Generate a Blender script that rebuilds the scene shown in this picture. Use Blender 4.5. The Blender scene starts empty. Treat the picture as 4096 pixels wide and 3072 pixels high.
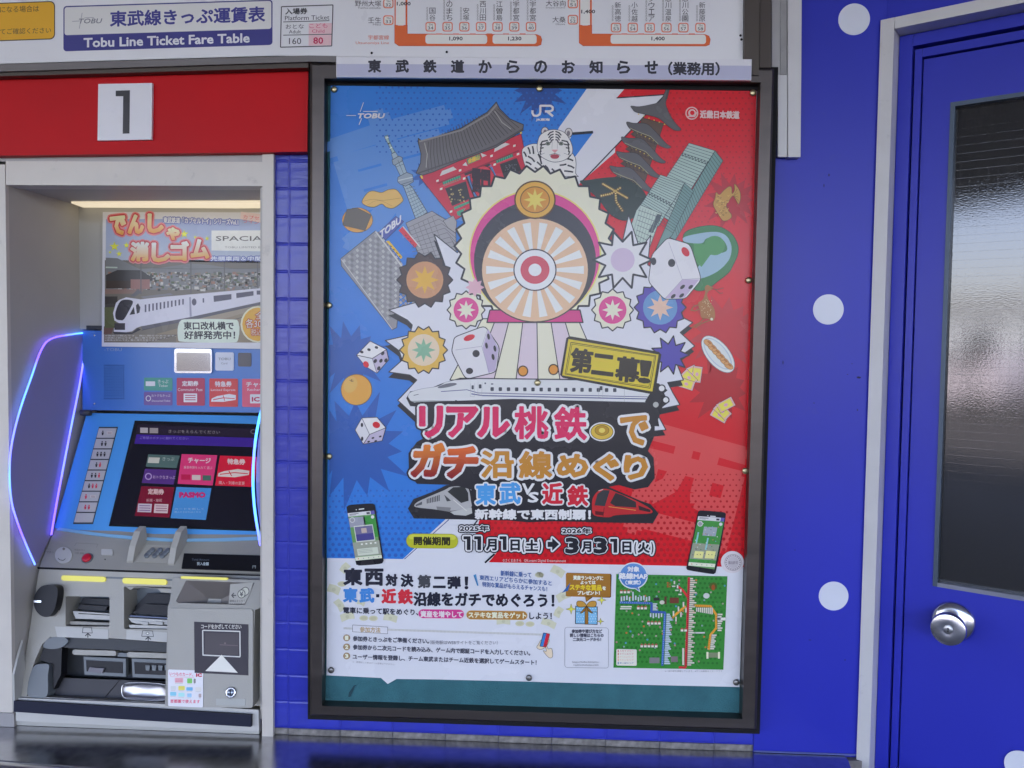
import bpy, bmesh, math, random
from mathutils import Vector, Matrix
from mathutils.geometry import tessellate_polygon
SC = bpy.context.scene
COL = SC.collection
R = math.radians
rnd = random.Random(7)

# ------------------------------------------------------------------ camera, light, exposure
FOC, DIST, CAMZ = 3284.0, 1.421, 1.48          # focal length in photo pixels (4096 wide), distance to the wall, height
YAW, PIT, ROL = R(-2.74), R(-2.56), R(0.78)

def turn(d):
    x, f, y = d
    c, s = math.cos(ROL), math.sin(ROL); x, y = c*x - s*y, s*x + c*y
    c, s = math.cos(PIT), math.sin(PIT); f, y = c*f - s*y, s*f + c*y
    c, s = math.cos(YAW), math.sin(YAW); x, f = c*x + s*f, -s*x + c*f
    return Vector((x, f, y))

cd = bpy.data.cameras.new('camera'); cam = bpy.data.objects.new('camera', cd); COL.objects.link(cam)
cd.sensor_width = 36.0; cd.lens = 36.0*FOC/4096; cd.clip_start = 0.02; cd.clip_end = 500
rx, up, bk = turn((1, 0, 0)), turn((0, 0, 1)), turn((0, -1, 0))
m = Matrix((rx, up, bk)).transposed().to_4x4(); m.translation = Vector((0, -DIST, CAMZ)); cam.matrix_world = m
SC.camera = cam

SUN_EL, SUN_AZ = R(42), R(200)                  # the sun stands behind the station, the wall is in open shade
world = bpy.data.worlds.new('World'); SC.world = world; world.use_nodes = True
wn = world.node_tree; bg = wn.nodes['Background']
sky = wn.nodes.new('ShaderNodeTexSky'); sky.sky_type = 'NISHITA'; sky.sun_disc = False
sky.sun_elevation = SUN_EL; sky.sun_rotation = R(20); sky.dust_density = 2.0; sky.ozone_density = 1.6
wn.links.new(sky.outputs[0], bg.inputs[0]); bg.inputs[1].default_value = 0.15
sl = bpy.data.lights.new('sun', 'SUN'); sl.energy = 4.6; sl.angle = R(0.5); sl.color = (1, .965, .92)
sun = bpy.data.objects.new('sun', sl); COL.objects.link(sun)
sd = Vector((math.sin(R(20))*math.cos(SUN_EL), math.cos(R(20))*math.cos(SUN_EL), math.sin(SUN_EL)))   # towards the sun
sun.rotation_euler = (-sd).to_track_quat('-Z', 'Y').to_euler(); sun.location = (0, 4, 12)
vs = SC.view_settings; vs.view_transform = 'Standard'; vs.look = 'None'; vs.gamma = 1; vs.use_curve_mapping = False
EXPO = 3.10
vs.exposure = EXPO
vs.use_white_balance = True; vs.white_balance_temperature = 6750; vs.white_balance_tint = 31   # the camera's own white balance
SC.cycles.use_denoising = True
SC.cycles.max_bounces = 8; SC.cycles.sample_clamp_indirect = 6; SC.cycles.caustics_reflective = False

# ------------------------------------------------------------------ measuring: from a photo pixel to a place on a real plane
CP = Vector((0, -DIST, CAMZ))
def ray(px, py): return turn(((px - 2048)/FOC, 1.0, (1536 - py)/FOC))
class Surf:
    def __init__(s, p0, n): s.p0 = Vector(p0); s.n = Vector(n).normalized()
    def at(s, px, py, lift=0.0):
        d = ray(px, py); t = (s.p0 - CP).dot(s.n)/d.dot(s.n)
        return CP + d*t + s.n*lift
def flat(y): return Surf((0, y, 0), (0, -1, 0))
def on_x(px, py, x): d = ray(px, py); return CP + d*(x/d.x)
def on_z(px, py, z): d = ray(px, py); return CP + d*((z - CAMZ)/d.z)

# ------------------------------------------------------------------ materials
def lin(c): c /= 255.0; return c/12.92 if c <= .04045 else ((c + .055)/1.055)**2.4
def ink(r, g=None, b=None):
    if g is None: r, g, b = r
    return (min(.85, lin(r)/lin(204)*.74), min(.85, lin(g)/lin(206)*.74), min(.85, lin(b)/lin(228)*.74), 1)
MATS = {}
def mat(name, col, rough=.5, metal=0., noise=.08, nscale=8., bump=0., bscale=60., coat=0., emit=None, estr=0., stretch=(1, 1, 1), spec=.5, grime=0., attr=False):
    if name in MATS: return MATS[name]
    m = bpy.data.materials.new(name); m.use_nodes = True; nt = m.node_tree; p = nt.nodes['Principled BSDF']
    p.inputs['Base Color'].default_value = (*col[:3], 1); p.inputs['Roughness'].default_value = rough
    p.inputs['Metallic'].default_value = metal; p.inputs['Specular IOR Level'].default_value = spec
    if coat: p.inputs['Coat Weight'].default_value = coat; p.inputs['Coat Roughness'].default_value = .08
    tc = nt.nodes.new('ShaderNodeTexCoord'); mp = nt.nodes.new('ShaderNodeMapping'); mp.inputs['Scale'].default_value = stretch
    nt.links.new(tc.outputs['Object'], mp.inputs[0])
    src = None
    if attr:
        src = nt.nodes.new('ShaderNodeAttribute'); src.attribute_name = 'Col'; src = src.outputs['Color']
    if noise:
        n = nt.nodes.new('ShaderNodeTexNoise'); n.inputs['Scale'].default_value = nscale; n.inputs['Detail'].default_value = 6
        nt.links.new(mp.outputs[0], n.inputs['Vector'])
        mr = nt.nodes.new('ShaderNodeMapRange'); mr.inputs['From Min'].default_value = .3; mr.inputs['From Max'].default_value = .7
        mr.inputs['To Min'].default_value = 1 - noise; mr.inputs['To Max'].default_value = 1 + noise*.6
        nt.links.new(n.outputs[0], mr.inputs['Value'])
        vm = nt.nodes.new('ShaderNodeVectorMath'); vm.operation = 'SCALE'
        if src is None: vm.inputs[0].default_value = col[:3]
        else: nt.links.new(src, vm.inputs[0])
        nt.links.new(mr.outputs[0], vm.inputs['Scale']); src = vm.outputs[0]
        r2 = nt.nodes.new('ShaderNodeMapRange'); r2.inputs['To Min'].default_value = max(.02, rough - .08); r2.inputs['To Max'].default_value = min(1, rough + .08)
        nt.links.new(n.outputs[0], r2.inputs['Value']); nt.links.new(r2.outputs[0], p.inputs['Roughness'])
    if grime:
        g = nt.nodes.new('ShaderNodeTexNoise'); g.inputs['Scale'].default_value = 23; g.inputs['Detail'].default_value = 9; g.inputs['Roughness'].default_value = .75
        nt.links.new(tc.outputs['Object'], g.inputs['Vector'])
        gr = nt.nodes.new('ShaderNodeMapRange'); gr.inputs['From Min'].default_value = .60; gr.inputs['From Max'].default_value = .74
        gr.inputs['To Max'].default_value = grime; nt.links.new(g.outputs[0], gr.inputs['Value'])
        mx = nt.nodes.new('ShaderNodeMix'); mx.data_type = 'RGBA'; nt.links.new(gr.outputs[0], mx.inputs[0])
        if src is None: mx.inputs[6].default_value = (*col[:3], 1)
        else: nt.links.new(src, mx.inputs[6])
        mx.inputs[7].default_value = (.12, .105, .09, 1); src = mx.outputs[2]
    if src is not None: nt.links.new(src, p.inputs['Base Color'])
    if bump:
        n = nt.nodes.new('ShaderNodeTexNoise'); n.inputs['Scale'].default_value = bscale; n.inputs['Detail'].default_value = 4
        nt.links.new(mp.outputs[0], n.inputs['Vector']); b = nt.nodes.new('ShaderNodeBump'); b.inputs['Strength'].default_value = bump; b.inputs['Distance'].default_value = .004
        nt.links.new(n.outputs[0], b.inputs['Height']); nt.links.new(b.outputs[0], p.inputs['Normal'])
        if coat: nt.links.new(b.outputs[0], p.inputs['Coat Normal'])
    if emit:
        p.inputs['Emission Color'].default_value = (*emit[:3], 1); p.inputs['Emission Strength'].default_value = estr
        if attr: nt.links.new(nt.nodes[[x.name for x in nt.nodes if x.type == 'ATTRIBUTE'][0]].outputs['Color'], p.inputs['Emission Color'])
    MATS[name] = m; return m

# ------------------------------------------------------------------ objects
def mesh_obj(name, verts, faces, m, parent=None, cols=None, smooth=False):
    me = bpy.data.meshes.new(name); me.from_pydata([tuple(v) for v in verts], [], faces); me.update()
    o = bpy.data.objects.new(name, me); COL.objects.link(o)
    if m: me.materials.append(m)
    if cols:
        a = me.color_attributes.new('Col', 'FLOAT_COLOR', 'POINT'); a.data.foreach_set('color', [x for c in cols for x in c])
    if smooth: me.polygons.foreach_set('use_smooth', [True]*len(me.polygons))
    if parent: o.parent = parent; o.matrix_parent_inverse = Matrix.Translation(-Vector(parent.location)) if parent.type == 'EMPTY' and parent.rotation_euler.z == 0 else Matrix()
    return o
def thing(name, label, cat, loc=(0, 0, 0), group=None):
    o = bpy.data.objects.new(name, None); COL.objects.link(o); o.location = loc; o.empty_display_size = .05
    o['label'] = label; o['category'] = cat
    if group: o['group'] = group
    return o
def tag(o, label, cat, group=None):
    o['label'] = label; o['category'] = cat
    if group: o['group'] = group
    return o
def bm_obj(name, bm, m, parent=None, smooth=False, bevel=0., seg=2):
    if bevel:
        ed = [e for e in bm.edges if len(e.link_faces) == 2 and e.calc_face_angle(0) > .35]
        bmesh.ops.bevel(bm, geom=ed, offset=bevel, segments=seg, affect='EDGES', profile=.6, clamp_overlap=True)
    bmesh.ops.recalc_face_normals(bm, faces=bm.faces)
    me = bpy.data.meshes.new(name); bm.to_mesh(me); bm.free()
    if m: me.materials.append(m)
    if smooth: me.polygons.foreach_set('use_smooth', [True]*len(me.polygons))
    o = bpy.data.objects.new(name, me); COL.objects.link(o)
    if parent: o.parent = parent; o.matrix_parent_inverse = Matrix.Translation(-Vector(parent.location)) if parent.type == 'EMPTY' else Matrix()
    return o
def prism_bm(front, back):
    bm = bmesh.new(); a = [bm.verts.new(p) for p in front]; b = [bm.verts.new(p) for p in back]; n = len(a)
    bm.faces.new(a); bm.faces.new(b[::-1])
    for i in range(n): bm.faces.new((a[i], b[i], b[(i+1) % n], a[(i+1) % n]))
    return bm
def prism(name, front, back, m, parent=None, bevel=0., smooth=False): return bm_obj(name, prism_bm(front, back), m, parent, smooth, bevel)
def slab(name, S, pts, th, m, parent=None, bevel=0., lift=0.):
    """solid piece: outline measured on the surface S, front raised by lift, th thick into the surface"""
    f = [S.at(x, y) + S.n*lift for x, y in pts]; return prism(name, f, [p - S.n*th for p in f], m, parent, bevel)
def box(name, x0, x1, y0, y1, z0, z1, m, parent=None, bevel=0.):
    f = [Vector(p) for p in ((x0, y0, z0), (x1, y0, z0), (x1, y0, z1), (x0, y0, z1))]
    return prism(name, f, [p + Vector((0, y1 - y0, 0)) for p in f], m, parent, bevel)
def rail(name, S, o0, o1, i1, i0, th, m, parent, lift, inset=.0):
    """one mitred side of a frame: outer px o0-o1, inner px i1-i0"""
    f = [S.at(*p) + S.n*lift for p in (o0, o1, i1, i0)]
    return prism(name, f, [p - S.n*th for p in f], m, parent, .0015)
def lathe(name, c, axis, prof, m, parent=None, n=40, smooth=True):
    """prof: (radius, height along axis)"""
    axis = Vector(axis).normalized(); u = axis.orthogonal().normalized(); v = axis.cross(u); c = Vector(c)
    vs, fs = [], []
    for r, h in prof:
        for k in range(n): a = 2*math.pi*k/n; vs.append(c + axis*h + (u*math.cos(a) + v*math.sin(a))*r)
    for i in range(len(prof)-1):
        for k in range(n): fs.append((i*n+k, i*n+(k+1) % n, (i+1)*n+(k+1) % n, (i+1)*n+k))
    fs.append(tuple(range((len(prof)-1)*n, len(prof)*n)))
    return mesh_obj(name, vs, fs, m, parent, smooth=smooth)
def tube(name, pts, r, m, parent=None, n=8):
    vs, fs = [], []; pts = [Vector(p) for p in pts]
    for i, p in enumerate(pts):
        d = (pts[min(i+1, len(pts)-1)] - pts[max(i-1, 0)]).normalized(); u = d.orthogonal().normalized() if i == 0 else (u - d*u.dot(d)).normalized(); v = d.cross(u)
        for k in range(n): a = 2*math.pi*k/n; vs.append(p + (u*math.cos(a) + v*math.sin(a))*r)
    for i in range(len(pts)-1):
        for k in range(n): fs.append((i*n+k, i*n+(k+1) % n, (i+1)*n+(k+1) % n, (i+1)*n+k))
    fs.append(tuple(range(n))[::-1]); fs.append(tuple(range((len(pts)-1)*n, len(pts)*n)))
    return mesh_obj(name, vs, fs, m, parent, smooth=True)
def spline(pts, n=6, closed=True):
    out = []; N = len(pts); rng = range(N if closed else N-1)
    for i in rng:
        g = (lambda k: pts[k % N]) if closed else (lambda k: pts[max(0, min(N-1, k))])
        p0, p1, p2, p3 = g(i-1), g(i), g(i+1), g(i+2)
        for j in range(n):
            t = j/n
            out.append(tuple(.5*((2*p1[c]) + (-p0[c]+p2[c])*t + (2*p0[c]-5*p1[c]+4*p2[c]-p3[c])*t*t + (-p0[c]+3*p1[c]-3*p2[c]+p3[c])*t**3) for c in range(len(p1))))
    if not closed: out.append(tuple(pts[-1]))
    return out
def rrect(x0, y0, x1, y1, r, s=0., sx=0.):
    """rounded rectangle with a slope s of its horizontals and a lean sx of its verticals"""
    pts = []
    for cx, cy, a0 in ((x1-r, y0+r, -90), (x1-r, y1-r, 0), (x0+r, y1-r, 90), (x0+r, y0+r, 180)):
        for k in range(5): a = R(a0 + 22.5*k); pts.append((cx + r*math.cos(a), cy + r*math.sin(a)))
    return [(x + sx*(y-y0), y + s*(x-x0)) for x, y in pts]

# ------------------------------------------------------------------ flat print: inked shapes and lettering laid on a surface, each layer a hair above the one below
STEP = 0.00004
GLYPH = {}
def glyph_mesh(s):
    if s in GLYPH: return GLYPH[s]
    cu = bpy.data.curves.new('letters', 'FONT'); cu.body = s; cu.size = 1; cu.resolution_u = 2
    ob = bpy.data.objects.new('letters', cu); me = bpy.data.meshes.new_from_object(ob)
    vs = [(v.co.x, v.co.y) for v in me.vertices]; fs = [tuple(p.vertices) for p in me.polygons]
    cnt = {}
    for f in fs:
        for i in range(len(f)):
            e = (f[i], f[(i+1) % len(f)]); k = (min(e), max(e)); cnt[k] = cnt.get(k, 0) + 1
    edges = [k for k, c in cnt.items() if c == 1]
    bpy.data.objects.remove(ob); bpy.data.curves.remove(cu); bpy.data.meshes.remove(me)
    xs = [v[0] for v in vs] or [0, 1]; ys = [v[1] for v in vs] or [0, 1]
    GLYPH[s] = (vs, fs, edges, (min(xs), max(xs), min(ys), max(ys))); return GLYPH[s]
class Art:
    def __init__(s, surf, view=(0, 0, 1.), lift=.0002):
        s.S = surf; s.v = view; s.L = 0; s.lift = lift; s.V = []; s.F = []; s.C = []; s.j = 0
    def view(s, ox, oy, k): s.v = (ox, oy, k); return s
    def px(s, p): return (s.v[0] + p[0]/s.v[2], s.v[1] + p[1]/s.v[2])
    def put(s, pts, faces, col, dl=0, jit=False):
        b = len(s.V); z = s.lift + (s.L + dl)*STEP
        if jit: s.j = (s.j + 1) % 40; z += s.j*.4e-6
        for i, p in enumerate(pts):
            q = s.px(p); s.V.append(s.S.at(q[0], q[1], z)); s.C.append(col[i] if isinstance(col, list) else col)
        s.F += [tuple(b + i for i in f) for f in faces]
    def poly(s, pts, col, dl=0, ol=None, closed=True):
        tri = tessellate_polygon([[Vector((x, y, 0)) for x, y in pts]])
        s.put(pts, tri, ink(*col), dl)
        if ol: s.line(pts + [pts[0]], ol[0], ol[1:], dl+.5)
    def grad(s, pts, c0, c1, dl=0):
        """polygon that runs from c0 at the top to c1 at the bottom"""
        tri = tessellate_polygon([[Vector((x, y, 0)) for x, y in pts]]); ys = [p[1] for p in pts]; a, b = min(ys), max(ys)
        cs = [tuple(ink(*c0)[k] + (ink(*c1)[k] - ink(*c0)[k])*(p[1]-a)/(b-a) for k in range(3)) + (1,) for p in pts]
        s.put(pts, tri, cs, dl)
    def line(s, pts, w, col, dl=0, joins=True):
        c = ink(*col); h = w/2
        for i in range(len(pts)-1):
            (x0, y0), (x1, y1) = pts[i], pts[i+1]; dx, dy = x1-x0, y1-y0; l = math.hypot(dx, dy)
            if l < 1e-6: continue
            nx, ny = -dy/l*h, dx/l*h
            s.put([(x0+nx, y0+ny), (x1+nx, y1+ny), (x1-nx, y1-ny), (x0-nx, y0-ny)], [(0, 1, 2, 3)], c, dl, True)
            if joins and i: s.put([(x0+h*math.cos(k*1.0472), y0+h*math.sin(k*1.0472)) for k in range(6)], [tuple(range(6))], c, dl, True)
    def ell(s, cx, cy, rx, ry, col, dl=0, rot=0., ol=None, n=20):
        c, q = math.cos(R(rot)), math.sin(R(rot))
        pts = [(cx + rx*math.cos(a)*c - ry*math.sin(a)*q, cy + rx*math.cos(a)*q + ry*math.sin(a)*c) for a in [2*math.pi*k/n for k in range(n)]]
        s.put(pts, [tuple(range(n))], ink(*col), dl)
        if ol: s.line(pts + [pts[0]], ol[0], ol[1:], dl+.5)
    def star(s, cx, cy, r1, r2, n, col, dl=0, rot=0., ol=None, sy=1.):
        pts = [(cx + (r1 if k % 2 == 0 else r2)*math.cos(R(rot) + math.pi*k/n), cy + sy*(r1 if k % 2 == 0 else r2)*math.sin(R(rot) + math.pi*k/n)) for k in range(2*n)]
        s.poly(pts, col, dl, ol)
    def rect(s, x0, y0, x1, y1, col, dl=0, sl=0., r=0., ol=None, sx=0.):
        if r: s.poly(rrect(x0, y0, x1, y1, r, sl, sx), col, dl, ol)
        else: s.poly([(x0, y0), (x1, y0+sl*(x1-x0)), (x1+sx*(y1-y0), y1+sl*(x1-x0)), (x0+sx*(y1-y0), y1)], col, dl, ol)
    def text(s, t, x0, x1, y0, y1, col, dl=0, sl=0., bold=0., out=(), skew=0., c2=None, box=None):
        """lettering whose ink fills x0..x1 and (at its left end) y0..y1; sl slopes the line, out = outlines (width, colour), widest last"""
        vs, fs, ed, (ax, bx, ay, by) = glyph_mesh(t)
        if box: ay, by = box
        if by - ay < .15: m_ = (ay+by)/2; ay, by = m_-.35, m_+.35
        def mp(v):
            u = (v[0]-ax)/max(1e-6, bx-ax); w = (by-v[1])/(by-ay); X = x0 + u*(x1-x0); return (X + skew*(.5-w)*(y1-y0), y0 + w*(y1-y0) + sl*(X-x0))
        P = [mp(v) for v in vs]; n = len(out)
        for i, (w, oc) in enumerate(out[::-1]):
            cc = ink(*oc); h = w
            for a, b in ed:
                (xa, ya), (xb, yb) = P[a], P[b]; l = math.hypot(xb-xa, yb-ya)
                if l < 1e-6: continue
                nx, ny = -(yb-ya)/l*h, (xb-xa)/l*h
                s.put([(xa+nx, ya+ny), (xb+nx, yb+ny), (xb-nx, yb-ny), (xa-nx, ya-ny)], [(0, 1, 2, 3)], cc, dl+i*1.2, True)
            for a in set(k for e in ed for k in e):
                s.put([(P[a][0]+h*math.cos(k*.7854), P[a][1]+h*math.sin(k*.7854)) for k in range(8)], [tuple(range(8))], cc, dl+i*1.2, True)
        top = dl + n*1.2
        if bold:
            c0 = ink(*col); c1 = ink(*c2) if c2 else c0
            def cl(y): k = max(0, min(1, (y-y0)/(y1-y0))); return tuple(c0[j]+(c1[j]-c0[j])*k for j in range(3)) + (1,)
            for a, b in ed:
                (xa, ya), (xb, yb) = P[a], P[b]; l = math.hypot(xb-xa, yb-ya)
                if l < 1e-6: continue
                nx, ny = -(yb-ya)/l*bold, (xb-xa)/l*bold; ex, ey = ny*.6, -nx*.6
                q = [(xa+nx-ex, ya+ny-ey), (xb+nx+ex, yb+ny+ey), (xb-nx+ex, yb-ny+ey), (xa-nx-ex, ya-ny-ey)]
                s.put(q, [(0, 1, 2, 3)], [cl(p[1]) for p in q], top, True)
        if c2: c0, c1 = ink(*col), ink(*c2); cs = [tuple(c0[j]+(c1[j]-c0[j])*max(0, min(1, (p[1]-y0-sl*(p[0]-x0))/(y1-y0))) for j in range(3)) + (1,) for p in P]
        else: cs = ink(*col)
        for f in fs: s.put([P[i] for i in f], [tuple(range(len(f)))], [cs[i] for i in f] if isinstance(cs, list) else cs, top+.8, True)
    def vtext(s, t, x, y0, y1, w, col, dl=0, bold=0.):
        h = (y1-y0)/len(t)
        for i, ch in enumerate(t): s.text(ch, x-w/2, x+w/2, y0+i*h+h*.05, y0+(i+1)*h-h*.05, col, dl, bold=bold)
    def done(s, name, m, parent=None):
        o = mesh_obj(name, s.V, s.F, m, parent, cols=s.C)
        bm = bmesh.new(); bm.from_mesh(o.data)
        bm.normal_update()
        for f in bm.faces:
            if f.normal.dot(s.S.n) < 0: f.normal_flip()
        bm.to_mesh(o.data); bm.free()
        s.V, s.F, s.C = [], [], []; return o

# ------------------------------------------------------------------ materials of the place
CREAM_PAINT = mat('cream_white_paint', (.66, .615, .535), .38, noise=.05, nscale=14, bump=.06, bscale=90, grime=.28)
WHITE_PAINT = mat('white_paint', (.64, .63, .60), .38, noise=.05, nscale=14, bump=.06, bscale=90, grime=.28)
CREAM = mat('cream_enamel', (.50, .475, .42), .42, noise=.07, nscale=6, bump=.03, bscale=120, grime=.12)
BLUE = mat('blue_gloss_paint', (.022, .034, .43), .35, noise=.10, nscale=2.2, bump=.045, bscale=9, spec=.33, grime=.12)
TILE_BLUE = mat('blue_painted_tile', (.024, .038, .42), .30, noise=.14, nscale=20, bump=.22, bscale=45, coat=.12, grime=.10)
GROUT_BLUE = mat('blue_painted_joint', (.024, .038, .42), .34, noise=.1, nscale=40, bump=.4, bscale=120)
STONE = mat('grey_stone_tile', (.24, .225, .205), .75, noise=.45, nscale=70, bump=.6, bscale=160, grime=.7)
MORTAR = mat('mortar', (.16, .15, .135), .9, noise=.4, nscale=80, bump=.5, bscale=200)
BRONZE = mat('bronze_anodised_aluminium', (.092, .078, .070), .32, metal=.75, noise=.10, nscale=4, stretch=(1, 1, 12), bump=.02, bscale=200)
BRONZE_D = mat('dark_bronze', (.07, .055, .042), .45, metal=.3, noise=.12, nscale=6)
BLACK = mat('black_rubber', (.010, .010, .011), .7, spec=.2, noise=.1)
TEAL = mat('teal_felt_board', (.035, .155, .175), .85, noise=.13, nscale=30, bump=.5, bscale=400, spec=.2)
RED = mat('red_enamel', (.60, .004, .006), .45, noise=.08, nscale=5, spec=.18, grime=.08)
PRINT = mat('printed_gloss_paper', (1, 1, 1), .26, noise=.03, nscale=9, attr=True, bump=.30, bscale=5, spec=.36)
PRINT_M = mat('printed_matt_sheet', (1, 1, 1), .45, noise=.03, nscale=9, attr=True)
PAPER = mat('white_paper', ink(206, 208, 230)[:3], .26, noise=.02, bump=.30, bscale=5, spec=.36)
SIGNW = mat('white_acrylic', (.80, .80, .79), .3, noise=.03, nscale=5, grime=.10)
PLATEW = mat('white_plate', (.78, .77, .77), .35, noise=.03, grime=.1)
STEEL = mat('brushed_steel', (.62, .62, .61), .24, metal=1, noise=.06, nscale=30, bump=.02, bscale=300, stretch=(1, 1, 8))
BRASS = mat('tack_metal', (.50, .43, .24), .38, metal=.9, noise=.1)
TACK = mat('tack_steel', (.22, .215, .20), .42, metal=.9, noise=.1)
DOT = mat('white_sticker', (.70, .73, .78), .35, noise=.03, grime=.06)
GREY = mat('light_grey_plastic', (.37, .355, .30), .40, noise=.05, nscale=9, bump=.10, bscale=500, grime=.05)
GREY2 = mat('warm_grey_plastic', (.31, .30, .255), .42, noise=.05, nscale=9, bump=.10, bscale=500)
GREYL = mat('pale_plastic', (.47, .465, .42), .38, noise=.04, nscale=9)
GREYD = mat('slate_plastic', (.055, .060, .063), .5, spec=.3, noise=.08, nscale=9)
GREYM = mat('mid_grey_plastic', (.145, .168, .175), .42, noise=.06, nscale=9)
DARKP = mat('black_plastic', (.010, .010, .012), .38, noise=.1, spec=.22)
NAVYP = mat('navy_strip', (.006, .009, .028), .55, noise=.1, spec=.2)
MBLUE = mat('machine_blue', (.050, .34, .72), .34, noise=.04, nscale=4, coat=.1)
MBLUE2 = mat('machine_deep_blue', (.045, .20, .55), .30, noise=.04, nscale=4, coat=.2)
VIOLET = mat('edge_lit_fin_plastic', (.27, .25, .33), .35, noise=.05, nscale=6, emit=(.12, .10, .62), estr=.010)
def glow(name, c, s):
    m = bpy.data.materials.new(name); m.use_nodes = True; p = m.node_tree.nodes['Principled BSDF']
    p.inputs['Base Color'].default_value = (*[min(1, x*.5) for x in c], 1); p.inputs['Emission Color'].default_value = (*c, 1); p.inputs['Emission Strength'].default_value = s; p.inputs['Roughness'].default_value = .4
    return m
LEDB = glow('blue_led', (.035, .17, 1.0), .62)
nt_ = LEDB.node_tree; tn = nt_.nodes.new('ShaderNodeTexNoise'); tn.inputs['Scale'].default_value = 9; tn.inputs['Detail'].default_value = 1
tc_ = nt_.nodes.new('ShaderNodeTexCoord'); nt_.links.new(tc_.outputs['Object'], tn.inputs['Vector'])
cr_ = nt_.nodes.new('ShaderNodeValToRGB'); cr_.color_ramp.elements[0].position = .38; cr_.color_ramp.elements[0].color = (.10, .06, .85, 1); cr_.color_ramp.elements[1].position = .62; cr_.color_ramp.elements[1].color = (.025, .26, 1.0, 1)
nt_.links.new(tn.outputs[0], cr_.inputs[0]); nt_.links.new(cr_.outputs[0], nt_.nodes['Principled BSDF'].inputs['Emission Color'])
LEDY = glow('yellow_led', (.80, .82, .12), .06)
TUBE = glow('fluorescent_diffuser', (.80, .78, .52), .10)

# ------------------------------------------------------------------ the setting behind the camera (seen only in the glass, the metal and the paint) and the shell that shades the wall
def struct(name, *a, **k):
    o = box(name, *a, **k); o['kind'] = 'structure'; return o
gm = mat('asphalt', (.060, .063, .055), .9, noise=.3, nscale=1.5, bump=.4, bscale=60)
pave = mat('pavement', (.16, .155, .145), .85, noise=.2, nscale=2, bump=.3, bscale=50)
g = mesh_obj('ground', [(-80, -90, 0), (80, -90, 0), (80, 30, 0), (-80, 30, 0)], [(0, 1, 2, 3)], gm); g['kind'] = 'structure'
struct('pavement', -14, 14, -6.2, .45, .004, .13, pave)
SOFF = mat('soffit_board', (.72, .71, .69), .8, noise=.1, nscale=2)
CONC = mat('concrete_render', (.42, .41, .38), .85, noise=.15, nscale=2, bump=.3, bscale=40)
can = thing('station_canopy', 'deep flat canopy roof reflected as the dark top of the door glass', 'canopy', (0, -2, 2.75))
box('roof', -13, 13, -5.6, .458, 2.92, 3.15, SOFF, can)
box('fascia', -13, 13, -5.66, -5.6, 2.86, 3.20, WHITE_PAINT, can)
for x in (-9.5, -4.8, 6.2, 10.5): box('post', x-.09, x+.09, -5.2, -5.02, .13, 2.92, WHITE_PAINT, can)
sb = thing('station_sun_block', 'unseen station block behind the blue ticket wall, added to keep the sun off it', 'building', (0, 4, 0))
box('block', -13, 13, .46, 9, 0, 6.4, CONC, sb)  # unseen mass, put in to block the sun behind wall and recess
off = thing('office_building', 'pale low building across the forecourt, mirrored in the door glass', 'building', (-22, -30, 0))
box('wall', -30, -13, -36, -28, 0, 3.2, mat('pale_render', (.48, .58, .58), .8, noise=.08), off)
box('roof', -30.3, -12.7, -36.3, -27.7, 3.2, 3.45, mat('grey_roof', (.14, .14, .15), .7), off)
dk = mat('dark_window_glass', (.02, .025, .03), .08, noise=0)
for i in range(6): box('window', -29+2.7*i, -27.4+2.7*i, -28.02, -27.9, 1.0, 2.3, dk, off)
ho = thing('shop_house', 'two-storey white house across the forecourt, mirrored in the door glass', 'building', (-4, -34, 0))
box('wall', -9, 2, -40, -33, 0, 4.0, mat('white_render', (.58, .69, .70), .8, noise=.06), ho)
box('roof', -9.4, 2.4, -40.3, -32.6, 4.0, 4.3, mat('tile_roof', (.09, .08, .08), .6), ho)
for i in range(4): box('window', -8+2.6*i, -6.6+2.6*i, -33.02, -32.9, 2.7, 3.6, dk, ho)
for i in range(3): box('shop_front', -8+3.4*i, -5.6+3.4*i, -33.02, -32.9, .2, 2.3, dk, ho)
def car(x, y, L, H, col, label, nm):
    t = thing(nm, label, 'car', (x, y, 0)); m_ = mat('car_paint_'+nm+str(int(-x*10)), col, .25, coat=1, noise=0)
    pr = [(-L/2, .35), (-L/2, .95), (-L/2+.75, 1.02), (-L/2+1.15, H), (L/2-.5, H), (L/2-.08, 1.0), (L/2, .9), (L/2, .35)]
    prism('body', [Vector((x+a, y+.85, b)) for a, b in pr], [Vector((x+a, y-.85, b)) for a, b in pr], m_, t, .06)
    for k in (-1, 1): prism('side_window', [Vector((x+a, y+.862*1, b)) for a, b in ((-L/2+1.1 if k < 0 else .1, 1.02), (-L/2+1.3 if k < 0 else .1, H-.1), (0 if k < 0 else L/2-.65, H-.1), (0 if k < 0 else L/2-.35, 1.02))],
                            [Vector((x+a, y+.84, b)) for a, b in ((-L/2+1.1 if k < 0 else .1, 1.02), (-L/2+1.3 if k < 0 else .1, H-.1), (0 if k < 0 else L/2-.65, H-.1), (0 if k < 0 else L/2-.35, 1.02))], dk, t)
    for a in (-L/2+.75, L/2-.75): lathe('wheel', (x+a, y+.72, .31), (0, 1, 0), [(0, -.1), (.31, -.1), (.31, .1), (.2, .15), (0, .15)], BLACK, t, n=20)
car(-9.5, -17.5, 4.2, 1.75, (.02, .02, .024), 'dark boxy car parked across the forecourt, mirrored in the door glass', 'parked_van')
car(-15.5, -18.5, 4.0, 1.45, (.55, .56, .58), 'silver car parked beyond the forecourt, mirrored in the door glass', 'parked_car')

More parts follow.
